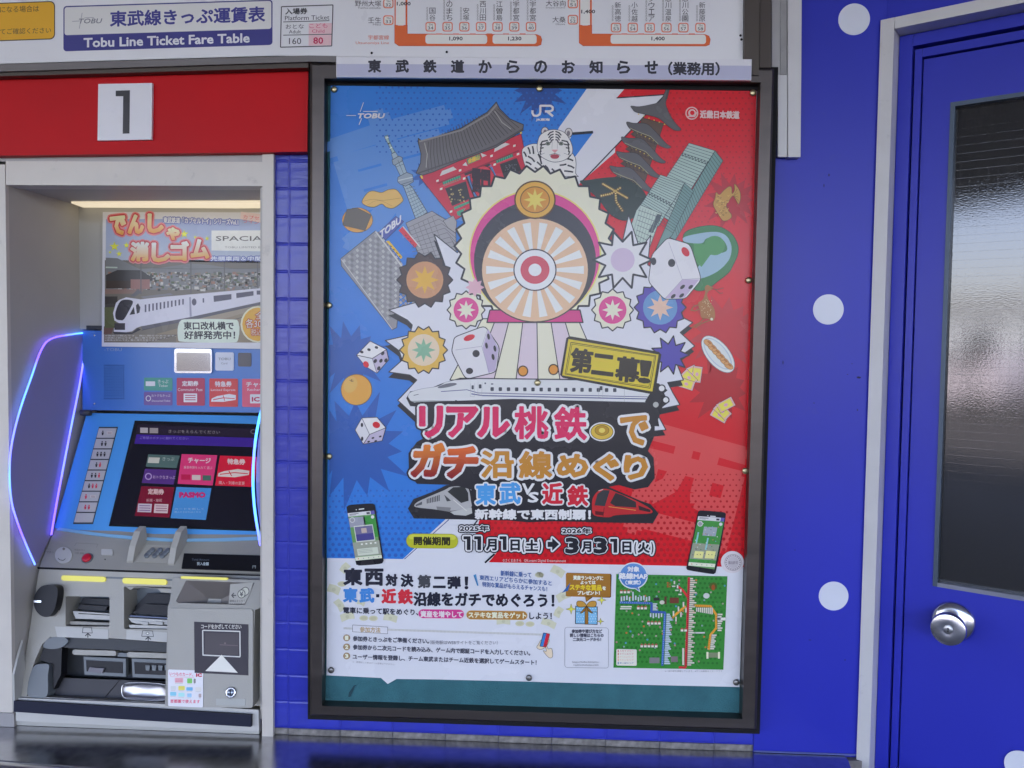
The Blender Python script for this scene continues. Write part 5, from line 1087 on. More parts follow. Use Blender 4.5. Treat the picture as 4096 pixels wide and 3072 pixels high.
# glass towers
a.L = 10; GL = (158, 182, 186); GL2 = (104, 142, 146); GK = (44, 62, 70)
def tower(fp, sp, rows, cross=()):
    a.poly(fp, GL, ol=(5, 44, 60, 68)); a.poly(sp, GL2, dl=.2, ol=(5, 44, 60, 68))
    for k in range(1, rows):
        t = k/rows; f = lambda p, q: (p[0]+(q[0]-p[0])*t, p[1]+(q[1]-p[1])*t); p0, p1, p2 = f(fp[0], fp[3]), f(fp[1], fp[2]), f(sp[1], sp[2]); a.line([p0, p1, p2], 4, GK, dl=1)
        if k in cross:
            for q in range(8): s0 = q/8; s1 = (q+.5)/8; g_ = lambda u, v: (u[0]+(v[0]-u[0]), 0); xx = lambda s_, e: (p0[0]+(p1[0]-p0[0])*s_ - e*14, p0[1]+(p1[1]-p0[1])*s_ + e*26); a.line([xx(s0, 0), xx(s1, 1), xx(s0+1/8, 0)], 6, GK, dl=1)
tower([(1450, 606), (1640, 660), (1330, 1180), (1110, 1060)][:0] or [(1450, 604), (1680, 672), (1290, 1300), (1080, 1160)], [(1680, 672), (1750, 760), (1330, 1460), (1240, 1420)], 26, (4,))
a.L = 12
tower([(1196, 884), (1410, 958), (1180, 1340), (990, 1200)], [(1410, 958), (1490, 1030), (1300, 1420), (1150, 1560)], 19, (9,))
a.poly([(1020, 1150), (1210, 1230), (1090, 1560), (880, 1500), (984, 1200)], (176, 194, 196), dl=3, ol=(5, 44, 60, 68)); a.poly([(1170, 1230), (1210, 1240), (1130, 1400), (1090, 1390)], (70, 84, 92), dl=4)
for k in range(7): a.line([(1000-k*4, 1196+k*44), (1190-k*14, 1262+k*44)], 4, GK, dl=4); a.line([(1020+k*24, 1170+k*9), (940+k*24, 1460+k*9)], 4, (120, 142, 146), dl=4)
a.done('printed_glass_tower', PRINT, post)
# golden fish
a.L = 10; GO = (186, 138, 62)
a.poly(spline([(1690, 1040), (1720, 1060), (1760, 1020), (1800, 990), (1826, 996), (1830, 1050), (1852, 1020), (1852, 966), (1890, 1010), (1906, 1070), (1890, 1144), (1860, 1100), (1836, 1070), (1800, 1120), (1780, 1150), (1790, 1190), (1826, 1240), (1810, 1276), (1750, 1290), (1700, 1220), (1664, 1150), (1680, 1090)], 4), GO, ol=(4, 100, 66, 24))
for k in range(34): x = rnd.uniform(1690, 1800); y = 1060+rnd.random()*180; a.line([(x-8, y), (x, y+9), (x+8, y-2)], 3.5, (120, 82, 30) if k % 2 else (222, 184, 96), dl=1)
for k in range(4): a.line([(1845, 1070), (1876+k*5, 1010+k*36)], 3, (120, 82, 30), dl=1)
a.done('printed_golden_fish', PRINT, post)
# green keyhole mound
a.L = 9
a.poly(spline([(1420, 1390), (1560, 1340), (1700, 1338), (1820, 1400), (1880, 1500), (1880, 1590), (1840, 1680), (1800, 1750), (1700, 1830), (1600, 1900), (1500, 1900), (1460, 1800), (1480, 1700), (1460, 1560), (1400, 1480)], 4), (44, 118, 74), ol=(5, 30, 70, 44))
a.poly(spline([(1400, 1440), (1500, 1410), (1640, 1390), (1740, 1400), (1800, 1450), (1826, 1540), (1800, 1640), (1700, 1740), (1560, 1800), (1490, 1780), (1530, 1700), (1620, 1600), (1780, 1560), (1760, 1470), (1680, 1430), (1600, 1450), (1560, 1490), (1420, 1480)], 4), (142, 176, 206), dl=1)
a.ell(1676, 1510, 92, 86, (58, 140, 84), dl=2); a.poly([(1590, 1500), (1490, 1490), (1500, 1640), (1560, 1700), (1640, 1590)], (58, 140, 84), dl=1.6)
a.done('printed_green_mound', PRINT, post)
# deer
a.view(*Dd); a.L = 10; DB = (162, 104, 58)
a.poly(spline([(1590, 330), (1612, 310), (1640, 322), (1664, 330), (1650, 350), (1622, 366), (1610, 400), (1628, 450), (1672, 520), (1680, 590), (1660, 628), (1620, 610), (1560, 600), (1548, 540), (1530, 470), (1570, 440), (1592, 380)], 4), DB)
for l in ([(1545, 480), (1490, 500), (1466, 540)], [(1550, 520), (1500, 540), (1470, 530)], [(1590, 600), (1550, 640), (1470, 690)], [(1640, 620), (1560, 650), (1500, 690)], [(1650, 344), (1700, 350), (1756, 336)], [(1680, 348), (1720, 384), (1750, 380)]): a.line(l, 9 if l[0][0] < 1645 else 5, (150, 92, 50) if l[0][0] < 1645 else (96, 60, 48))
for k in range(26): a.ell(1560+rnd.uniform(0, 90), 440+rnd.uniform(0, 150), 3.5, 4.5, (222, 200, 160), dl=1, n=6)
a.ell(1650, 612, 12, 12, (224, 216, 206), dl=1)
a.done('printed_deer', PRINT, post)
# plate of dumplings
a.L = 10
def tilt(cx, cy, rx, ry, col, dl, rot=50, ol=None): a.ell(cx, cy, rx, ry, col, dl, rot, ol, 28)
tilt(1706, 922, 196, 100, (212, 216, 228), 0, ol=(5, 110, 112, 130)); tilt(1704, 918, 172, 80, (176, 190, 214), 2); tilt(1702, 916, 160, 70, (206, 212, 226), 3)
for k in range(6): cx, cy = 1620+k*36, 824+k*40; a.ell(cx, cy, 46, 26, (206, 150, 96), 4+k*.3, 35, (3, 140, 90, 50), 14); a.ell(cx+10, cy-6, 22, 9, (176, 108, 56), 5.6+k*.3, 35, None, 10)
a.done('printed_dumpling_plate', PRINT, post)
# fanned cards
def card(cx, cy, w, h, rot, k):
    a.L = 11+k*1.0
    c, s = math.cos(R(rot)), math.sin(R(rot)); q = lambda u, v, f: (cx+(u*c-v*s)*f, cy+(u*s+v*c)*f)
    for f, col in ((1, (216, 190, 196)), (.88, (222, 150, 170)), (.78, (228, 206, 88))): a.poly([q(-w/2, -h/2, f), q(w/2, -h/2, f), q(w/2, h/2, f), q(-w/2, h/2, f)], col, dl={1: 0, .88: .7, .78: 1.1}[f], ol=(3, 90, 60, 70) if f == 1 else None)
    a.ell(cx, cy, w*.17, h*.13, (230, 160, 190), dl=1.6, rot=rot, n=10)
for k, (cx, cy, r_) in enumerate(((1490, 1095, 15), (1520, 1100, 0), (1450, 1130, 35), (1425, 1185, 62))): card(cx, cy, 82, 140, -r_-10 if k != 1 else 8, k)
a.done('printed_cards', PRINT, post)
for k, (cx, cy, r_) in enumerate(((1720, 1460, -60), (1745, 1425, -45), (1775, 1370, 62))): card(cx, cy, 86, 150, r_, k)
a.done('printed_cards', PRINT, post)
# persimmon-orange fruit
a.view(*Cc); a.L = 2
a.ell(324, 1236, 136, 136, (222, 156, 72), ol=(5, 120, 76, 30), n=32); a.ell(270, 1190, 60, 74, (230, 172, 96), dl=1, rot=20, n=20); a.line(spline([(262, 1150), (284, 1160), (282, 1142), (280, 1164), (300, 1158)], 3, False), 6, (120, 76, 30), dl=2)
a.done('printed_orange_fruit', PRINT, post)
# dice
def die(cx, cy, s, top, left, right, pt, pl, pr, dots, lift=0):
    """a die seen corner-on: three faces as quads round the centre (px offsets), pips given per face"""
    a.L = 13+lift
    allp = top + left + right
    for f, col in ((top, (214, 213, 228)), (left, (206, 205, 224)), (right, (186, 176, 210))): a.poly([(cx+x*s, cy+y*s) for x, y in f], col, ol=(6, 40, 40, 50))
    for f, col in ((top, (216, 215, 230)), (left, (208, 207, 226)), (right, (182, 172, 208))): mx_ = sum(p[0] for p in f)/4; my_ = sum(p[1] for p in f)/4; a.poly([(cx+(mx_+(x-mx_)*.94)*s, cy+(my_+(y-my_)*.94)*s) for x, y in f], col, dl=1)
    for x, y, rx, ry, rot, red in dots: a.ell(cx+x*s, cy+y*s, rx*s, ry*s, (206, 24, 40) if red else (44, 42, 52), dl=2, rot=rot, n=18)
    a.line([(cx+x*s, cy+y*s) for x, y in (left[1], left[2])], 3, (150, 146, 170), dl=1.6)
die(465, 950, 1, [(-20, -145), (125, -70), (0, 10), (-140, -20)], [(-140, -20), (0, 10), (40, 140), (-60, 80)], [(125, -70), (145, 20), (40, 140), (0, 10)], 0, 0, 0,
    [(-94, -48, 16, 12, 20, 0), (-30, -68, 16, 12, 20, 0), (36, -88, 16, 12, 20, 0), (-56, 62, 24, 30, -30, 1), (92, -36, 14, 19, 30, 0), (26, 32, 14, 19, 30, 0), (76, 30, 14, 19, 30, 0), (120, 26, 14, 19, 30, 0), (56, 96, 14, 19, 30, 0)])
a.done('printed_die', PRINT, post)
die(446, 1597, 1, [(-74, -112), (60, -118), (139, -25), (-6, 35)], [(-134, -5), (-74, -112), (-6, 35), (-61, 120)], [(139, -25), (105, 90), (-61, 120), (-6, 35)], 0, 0, 0,
    [(54, -50, 34, 28, 20, 1), (-73, -50, 11, 19, 0, 0), (-71, 72, 11, 19, 0, 0), (24, 65, 13, 8, -20, 0), (89, 52, 13, 8, -20, 0), (-14, 98, 13, 8, -20, 0), (48, 92, 13, 8, -20, 0)])
a.done('printed_die', PRINT, post)

# --- white burst with an abstract sunburst medallion (plain stand-in), two dice, name board and white train
a = Art(PS, lift=.0017); a.view(0, 0, 1)
spk = [(1737, 937), (1830, 1012), (1900, 900), (2200, 860), (2480, 1010), (2514, 860), (2560, 1000), (2602, 942), (2590, 1060), (2733, 1140), (2690, 1250), (2770, 1290), (2720, 1330), (2778, 1384), (2700, 1440), (2733, 1520), (2670, 1530), (2690, 1570), (2719, 1619), (2620, 1640), (2663, 1719), (2560, 1730), (1700, 1700), (1592, 1601), (1668, 1520), (1640, 1500), (1556, 1488), (1610, 1440), (1597, 1403), (1542, 1362), (1640, 1340), (1650, 1300), (1630, 1280), (1556, 1240), (1700, 1200), (1780, 1060), (1760, 1000)]
a.poly([(x-2, y+22) for x, y in spk], KB); a.L = 1; a.poly(spk, WT, ol=(4, 40, 42, 52))
a.L = 2
# medallion: concentric cream, magenta, charcoal and peach rings with rays, over a cream pleated ribbon (a plain stand-in)
CR = (216, 214, 202)
a.star(2140, 985, 322, 296, 30, CR, ol=(8, 34, 34, 42)); a.L = 3
a.ell(2140, 1020, 262, 258, (214, 66, 146), ol=(6, 226, 206, 120), n=56); a.L = 4; a.ell(2140, 1045, 244, 240, (52, 50, 60), n=56); a.L = 5
a.ell(2140, 1080, 214, 208, (224, 180, 156), ol=(5, 60, 50, 56), n=56)
a.L = 6
for k in range(18):
    t = 2*math.pi*k/18; a.poly([(2140+70*math.cos(t-.08), 1080+68*math.sin(t-.08)), (2140+196*math.cos(t-.085), 1080+190*math.sin(t-.085)), (2140+196*math.cos(t+.085), 1080+190*math.sin(t+.085)), (2140+70*math.cos(t+.08), 1080+68*math.sin(t+.08))], (226, 224, 232))
a.ell(2140, 1080, 84, 82, (226, 224, 236), dl=1, ol=(5, 60, 50, 60), n=36); a.ell(2140, 1080, 58, 56, (204, 74, 96), dl=2, n=30); a.ell(2140, 1080, 26, 25, (226, 224, 236), dl=3, n=20)
a.L = 7; a.ell(2140, 800, 80, 74, (222, 164, 66), ol=(6, 84, 54, 20), n=32); a.ell(2140, 800, 58, 52, (206, 140, 50), dl=1, ol=(4, 120, 76, 24), n=28); a.star(2140, 800, 46, 20, 8, (236, 196, 96), dl=2)
a.L = 3
for k in range(7):
    x0 = 1800 + k*88; x1 = x0 + 88; c_ = (216, 214, 204) if k % 2 == 0 else (206, 190, 214); a.poly([(2140+(x0-2140)*.62, 1275), (2140+(x1-2140)*.62, 1275), (x1, 1520), (x0, 1520)], c_, ol=(4, 34, 34, 42))
a.poly([(1960, 1240), (2320, 1240), (2332, 1290), (1948, 1290)], (206, 56, 134), dl=1.2, ol=(5, 34, 34, 42))
for x, y in ((2092, 1484), (2214, 1478)): a.ell(x, y, 19, 20, (216, 140, 50), dl=2, ol=(5, 60, 40, 20))
def rosette(x, y, r_, c1, c2, c3, n=14):
    a.star(x, y, r_, r_*.84, n, c1, ol=(5, 40, 38, 46)); a.ell(x, y, r_*.66, r_*.66, c2, dl=1.6, n=26); a.star(x, y, r_*.5, r_*.24, 8, c3, dl=2.4)
a.L = 6
rosette(1700, 1120, 112, (70, 52, 50), (196, 140, 104), (216, 166, 60)); rosette(1695, 1400, 96, (216, 172, 80), (226, 196, 180), (120, 170, 150)); rosette(2640, 1230, 104, (78, 64, 170), (90, 140, 200), (216, 180, 170))
a.L = 5
rosette(1865, 1240, 76, (216, 213, 204), (214, 66, 146), (216, 213, 204), 12); a.L = 8; rosette(2450, 1240, 84, (216, 213, 204), (214, 66, 146), (216, 213, 204), 12)
a.L = 9; a.star(2490, 1040, 118, 72, 10, (212, 212, 228), ol=(8, 36, 36, 44)); a.ell(2490, 1040, 48, 48, (196, 176, 212), dl=1.6)
a.L = 5; a.star(2680, 1420, 78, 44, 9, (74, 66, 170), ol=(5, 36, 36, 44)); a.star(1900, 1150, 38, 24, 8, (214, 166, 190), dl=4.5)
a.view(*Cc)
def roundpoly(pts, col, dl=0, ol=None):
    out = []
    n = len(pts)
    for i in range(n):
        p, c, q = pts[i-1], pts[i], pts[(i+1) % n]
        for t in (0, .33, .66, 1):
            A1 = (c[0]+(p[0]-c[0])*.16, c[1]+(p[1]-c[1])*.16); B1 = (c[0]+(q[0]-c[0])*.16, c[1]+(q[1]-c[1])*.16)
            out.append(((1-t)**2*A1[0]+2*t*(1-t)*c[0]+t*t*B1[0], (1-t)**2*A1[1]+2*t*(1-t)*c[1]+t*t*B1[1]))
    a.poly(out, col, dl, ol)
a.L = 10
roundpoly([(1190, 770), (1460, 670), (1590, 860), (1560, 1080), (1290, 1145), (1165, 900)], (211, 210, 228), ol=(8, 34, 34, 42)); a.L = 11
a.poly([(1440, 860), (1490, 700), (1580, 870), (1552, 1070), (1490, 1085)], (180, 166, 206)); a.line([(1200, 885), (1432, 852)], 4, (160, 156, 180), dl=1); a.line([(1432, 852), (1500, 1090)], 4, (150, 146, 176), dl=1); a.line([(1432, 852), (1484, 700)], 4, (160, 156, 180), dl=1)
for x, y, rx, ry, rot, rd in ((1322, 776, 52, 26, -20, 1), (1382, 916, 32, 32, 0, 0), (1324, 1070, 32, 28, 0, 0), (1492, 766, 12, 28, -10, 0), (1474, 846, 12, 28, -10, 0), (1548, 872, 12, 28, -10, 0), (1532, 946, 13, 28, -10, 0)): a.ell(x, y, rx, ry, (204, 30, 46) if rd else (44, 42, 50), dl=2, rot=rot)
a.view(*B); a.L = 10
roundpoly([(1120, 1590), (1260, 1440), (1460, 1500), (1560, 1810), (1420, 1980), (1230, 1985), (1090, 1830)], (211, 210, 228), ol=(7, 34, 34, 42)); a.L = 11; a.poly([(1390, 1810), (1540, 1810), (1410, 1970), (1240, 1975)], (184, 166, 206)); a.line([(1270, 1480), (1390, 1810)], 4, (170, 166, 190)); a.line([(1390, 1810), (1550, 1800)], 4, (160, 156, 184)); a.line([(1390, 1810), (1240, 1976)], 4, (160, 156, 184))
for x, y, rx, ry, rot, rd in ((1418, 1566, 46, 30, 55, 1), (1296, 1664, 32, 36, 0, 0), (1136, 1650, 24, 34, 0, 0), (1392, 1876, 26, 14, -40, 0), (1464, 1876, 24, 14, -40, 0), (1310, 1958, 26, 14, -40, 0), (1384, 1952, 26, 14, -40, 0)): a.ell(x, y, rx, ry, (204, 30, 46) if rd else (44, 42, 50), dl=1, rot=rot)
a.done('printed_burst_and_medallion', PRINT, post)
# white train
a.view(*Cc); a.L = 12
a.poly([(2990, 1500), (3060, 1300), (3000, 1180), (2700, 1145), (1240, 1130), (1080, 1180), (960, 1230), (800, 1250), (765, 1310), (800, 1380), (3000, 1560)], KB)
a.L = 13
a.poly(spline([(780, 1296), (800, 1260), (900, 1228), (1040, 1206), (1110, 1170)], 4, False) + [(1200, 1150), (1400, 1140), (2900, 1160), (2938, 1330), (2930, 1410), (1600, 1390), (1000, 1370), (860, 1356), (800, 1330)], (206, 208, 224), ol=(3, 120, 122, 140))
a.L = 14; a.poly([(800, 1334), (1000, 1330), (2930, 1370), (2930, 1412), (1600, 1392), (1000, 1372), (860, 1358)], (150, 156, 166))
a.poly(spline([(1046, 1210), (1120, 1182), (1196, 1176), (1206, 1192), (1130, 1214), (1060, 1222)], 4), (104, 106, 122)); a.line([(1072, 1252), (1300, 1236), (1400, 1264), (2930, 1300)], 6, (60, 62, 122)); a.line([(1340, 1272), (1440, 1288), (2930, 1318)], 9, (66, 66, 130)); a.line([(830, 1286), (874, 1276)], 5, (60, 60, 76)); a.poly([(1190, 1336), (1204, 1326), (1222, 1336)], KB)
for k in range(16): x = 1524 + k*72.2; y = 1230 + k*.6; a.poly(rrect(x-15, y-17, x+15, y+17, 7), (58, 62, 78), dl=1)
for x, y, w in ((1352, 1214, 10), (1418, 1206, 12), (2486, 1222, 12)): a.poly(rrect(x-w, y-18, x+w, y+18, 6), (58, 62, 78), dl=1); a.line([(x-18, y-36), (x-22, y+80), (x+14, y+84), (x+18, y-36)], 2.5, (160, 162, 176), dl=1)
a.rect(1456, 1172, 1470, 1186, (80, 82, 100), dl=1); a.rect(1514, 1180, 1534, 1190, (60, 62, 78), dl=1); a.rect(2690, 1190, 2694, 1360, (170, 172, 186), dl=1)
# link of dark rings at the right end
a.view(*Dd); a.L = 15
a.poly([(1110, 1260), (1180, 1180), (1260, 1240), (1200, 1290), (1280, 1340), (1200, 1400), (1120, 1420), (1060, 1340)], KB); a.L = 16
for x, y, r_, c_ in ((1208, 1224, 36, 0), (1244, 1326, 34, 0), (1156, 1368, 36, 1)): a.ell(x, y, r_, r_, KB); a.ell(x, y, r_-11, r_-11, (214, 214, 228) if not c_ else (170, 172, 180), dl=1)
a.done('printed_white_train', PRINT, post)
# yellow name board
a.L = 17
pl = [(392, 762), (1182, 900), (1205, 925), (1150, 1262), (1120, 1275), (335, 1130), (310, 1105), (365, 780)]
a.poly(pl, (34, 32, 30)); a.L = 18; a.poly([(384, 788), (1180, 924), (1126, 1252), (330, 1108)], (206, 184, 50)); a.L = 19
for off, w in ((24, 6), (36, 4)):
    q = lambda x, y: (758+(x-758)*(1-off/420), 1020+(y-1020)*(1-off/190)); P4 = [q(384, 788), q(1180, 924), q(1126, 1252), q(330, 1108)]; a.line(P4+[P4[0]], w, (60, 50, 20))
a.L = 20
for ch, x0, x1, y0, y1 in (('第', 410, 590, 870, 1070), ('二', 600, 780, 920, 1090), ('幕', 808, 1006, 942, 1150), ('！', 1010, 1110, 980, 1165)):
    a.text(ch, x0, x1, y0, y1, (42, 36, 26), bold=9, skew=.1, sl=.12)
a.done('printed_name_board', PRINT, post)

# --- title lettering
a = Art(PS, lift=.0027); a.view(*E_); a.L = 0
MG, OC = (214, 38, 96), (190, 128, 48)
# dark plate behind the lines
a.poly([(846, 130), (1100, 120), (1700, 100), (2900, 130), (2960, 260), (2960, 420), (2900, 560), (2950, 620), (2960, 800), (2900, 880), (2780, 900), (2640, 860), (2440, 900), (2350, 960), (2380, 1170), (1850, 1190), (1370, 1150), (1340, 900), (1180, 860), (860, 850), (790, 760), (785, 580), (860, 480), (930, 440), (860, 330)], (30, 30, 40))
a.L = 1
row1 = [('リ', 878, 1092, 160, 442), ('ア', 1118, 1402, 165, 440), ('ル', 1392, 1680, 168, 438), ('桃', 1716, 2026, 160, 462), ('鉄', 2066, 2366, 165, 470)]
O1 = [(20, (212, 212, 228)), (38, (28, 28, 38))]
for ch, x0, x1, y0, y1 in row1: a.text(ch, x0+14, x1-14, y0+14, y1-14, MG, bold=15 if ch in 'リアル' else 10, out=[(34, (212, 212, 228)), (50, (28, 28, 38))])
# plain gold badge, then the small word
a.view(*F_)
a.ell(680, 390, 112, 84, (212, 212, 228), dl=3, n=28); a.ell(680, 390, 98, 70, (206, 172, 66), dl=4, ol=(5, 60, 50, 20), n=28); a.ell(680, 378, 62, 44, (178, 136, 40), dl=5.6, ol=(4, 90, 66, 20), n=24); a.ell(680, 378, 28, 22, (226, 196, 96), dl=6.5)
a.text('で', 850, 1080, 255, 500, OC, bold=12, out=[(34, (212, 212, 228)), (48, (28, 28, 38))])
a.view(*E_); a.L = 9
for ch, x0, x1, y0, y1, c1, c2 in (('ガ', 836, 1080, 500, 780, (226, 120, 40), (140, 14, 26)), ('チ', 1110, 1384, 530, 790, (222, 96, 36), (132, 12, 26))):
    a.text(ch, x0, x1, y0+6, y1-6, c1, c2=c2, bold=19, out=[(40, (212, 212, 228)), (56, (28, 28, 38))], skew=.12)
row2 = [('沿', 1420, 1720, 555, 800), ('線', 1758, 2058, 560, 805)]
for ch, x0, x1, y0, y1 in row2: a.text(ch, x0+12, x1-12, y0+10, y1-10, OC, bold=10, out=[(32, (212, 212, 228)), (46, (28, 28, 38))])
a.view(*F_)
for ch, x0, x1, y0, y1 in (('め', 280, 560, 590, 790), ('ぐ', 600, 830, 590, 820), ('り', 872, 1086, 600, 810)): a.text(ch, x0+12, x1-12, y0+8, y1-8, OC, bold=13, out=[(34, (212, 212, 228)), (48, (28, 28, 38))])
a.view(*E_); a.L = 14
for ch, x0, x1, y0, y1, c_ in (('東', 1376, 1560, 846, 1036, (60, 150, 226)), ('武', 1586, 1780, 836, 1030, (60, 150, 226)), ('近', 1962, 2150, 840, 1030, (206, 34, 56)), ('鉄', 2186, 2376, 862, 1046, (206, 34, 56))): a.text(ch, x0+10, x1-10, y0+8, y1-8, c_, bold=8, out=[(22, (212, 212, 228)), (32, (28, 28, 38))])
a.L = 17; a.text('V', 1790, 1890, 850, 940, (214, 214, 230), bold=5, skew=.1); a.text('S', 1846, 1930, 926, 1010, (214, 214, 230), bold=5, skew=.1)
a.poly([(1362, 1062), (2380, 1078), (2378, 1186), (1362, 1168)], (30, 30, 40)); a.L = 18
a.text('新幹線で東西制覇！', 1376, 2392, 1074, 1160, (214, 214, 230), bold=5, sl=.004)
a.done('printed_title', PRINT, post)

# --- the two express trains, date line, phones
a = Art(PS, lift=.0021); a.view(*E_); a.L = 0
a.poly([(780, 1070), (830, 985), (1000, 920), (1120, 862), (1280, 850), (1360, 930), (1370, 1168), (832, 1156)], (34, 34, 42)); a.L = 1
a.poly(spline([(840, 1030), (900, 990), (1100, 905), (1160, 875), (1280, 872), (1320, 900), (1338, 1000), (1340, 1060), (1250, 1080), (1130, 1092), (1000, 1076), (850, 1058)], 3), (168, 168, 180), ol=(4, 40, 40, 48)); a.L = 2
a.poly([(1130, 920), (1180, 880), (1280, 876), (1312, 930), (1316, 1000), (1250, 1020)], (38, 42, 46)); a.poly([(1150, 1098), (1342, 1060), (1348, 1110), (1290, 1132), (1190, 1124)], (180, 182, 192)); a.poly([(1030, 1050), (1160, 1060), (1150, 1098), (1040, 1080)], (120, 120, 130)); a.poly([(1100, 946), (1140, 980), (1160, 1000), (1124, 1006)], (60, 62, 70)); a.poly([(846, 1036), (906, 1006), (904, 1034), (850, 1048)], (80, 82, 92))
for k in range(8): a.rect(946+k*15, 984-k*5, 955+k*15, 1024-k*3, (64, 66, 76))
a.line([(1180, 990), (1300, 1090)], 7, (206, 206, 214), dl=1)
a.done('printed_express_train', PRINT, post)
a.view(*F_); a.L = 0
a.poly([(560, 870), (700, 862), (860, 930), (1020, 1000), (1110, 1030), (1180, 1112), (1130, 1200), (540, 1190)], (34, 34, 42)); a.L = 1
a.poly(spline([(590, 1050), (600, 970), (650, 910), (720, 892), (850, 940), (990, 1000), (1110, 1070), (1116, 1112), (960, 1120), (800, 1130), (740, 1148), (610, 1130)], 3), (186, 38, 44), ol=(4, 40, 20, 24)); a.L = 2
a.poly([(614, 1040), (640, 940), (690, 905), (750, 908), (706, 1048)], (52, 52, 60)); a.poly([(752, 1020), (800, 930), (860, 950), (980, 1010), (984, 1060), (800, 1050)], (46, 40, 46)); a.poly([(1000, 1040), (1110, 1080), (1108, 1102), (1010, 1082)], (54, 30, 36)); a.line([(740, 1052), (980, 1084)], 4, (226, 170, 70), dl=1); a.poly([(620, 1090), (700, 1100), (690, 1130), (620, 1122)], (90, 16, 24)); a.line([(700, 1060), (690, 1140)], 5, (90, 16, 24), dl=1); a.line([(650, 912), (690, 900)], 6, (190, 190, 198), dl=1)
a.done('printed_express_train', PRINT, post)
# date line
a.view(*E_); a.L = 8
a.line([(1395, 1172), (1362, 1215)], 12, KB, dl=-5); a.line([(1545, 1470), (1460, 1548)], 16, KB, dl=-5)
a.poly(rrect(766, 1290, 1222, 1416, 62, .012), (178, 180, 44), ol=(4, 150, 150, 60)); a.L = 9; a.poly(rrect(786, 1296, 1204, 1340, 22, .012), (196, 198, 74)); a.L = 10; a.text('開催期間', 834, 1150, 1318, 1388, (46, 46, 26), bold=3.5, sl=.012)
OW = [(11, (30, 32, 44))]
def dt(t, x0, x1, y0, y1, b=4, o=15): a.text(t, x0, x1, y0, y1, (30, 32, 44), bold=b, out=[(o, (210, 210, 228)), (o+11, (30, 32, 44))], sl=.004)
a.L = 8
dt('2025年', 1240, 1492, 1218, 1268, 2.5, 10)
def one(x0, x1, y0, y1):
    w = (x1-x0)*.48; p_ = [(x0, y0), (x1, y0), (x1, y1), (x1-w, y1), (x1-w, y0+w*.8), (x0, y0+w*.8)]
    a.line(p_+[p_[0], p_[1]], 52, (30, 32, 44)); a.line(p_+[p_[0], p_[1]], 34, (210, 210, 228), dl=1.2); a.poly(p_, (30, 32, 44), dl=2.4); a.line(p_+[p_[0]], 6, (30, 32, 44), dl=2.9)
for x in (1274, 1368, 1592): one(x, x+56, 1316, 1432)
for t, x0, x1, y0, y1, b in (('月', 1474, 1560, 1340, 1434, 5), ('日', 1690, 1764, 1346, 1436, 5), ('(', 1792, 1806, 1346, 1452, 3), ('土', 1824, 1924, 1348, 1440, 5), (')', 1940, 1956, 1346, 1452, 3)): dt(t, x0, x1, y0, y1, b, 18)
a.L = 11; ar = [(2014, 1362), (2054, 1362), (2054, 1326), (2116, 1384), (2054, 1442), (2054, 1408), (2014, 1408)]; a.line(ar+[ar[0], ar[1]], 46, KB); a.line(ar+[ar[0], ar[1]], 28, (210, 210, 228), dl=1); a.poly(ar, (30, 32, 44), dl=2)
a.view(*F_); a.L = 8
dt('2026年', 330, 582, 1240, 1290, 2.5, 10)
for t, x0, x1, y0, y1, b in (('3', 366, 466, 1334, 1456, 11), ('月', 504, 582, 1362, 1450, 5), ('3', 616, 716, 1334, 1456, 11), ('日', 864, 936, 1364, 1452, 5), ('(', 968, 982, 1366, 1470, 3), ('火', 1000, 1096, 1370, 1456, 5), (')', 1118, 1132, 1368, 1470, 3)): dt(t, x0, x1, y0, y1, b, 18)
a.L = 8; one(756, 812, 1338, 1456)
a.L = 5
a.view(*E_); a.text('©さくまあきら', 1618, 1780, 1512, 1540, (220, 190, 200), sl=.01); a.text('©Konami Digital Entertainment', 1806, 2176, 1514, 1546, (220, 190, 200), sl=.01)
a.done('printed_date_line', PRINT, post)
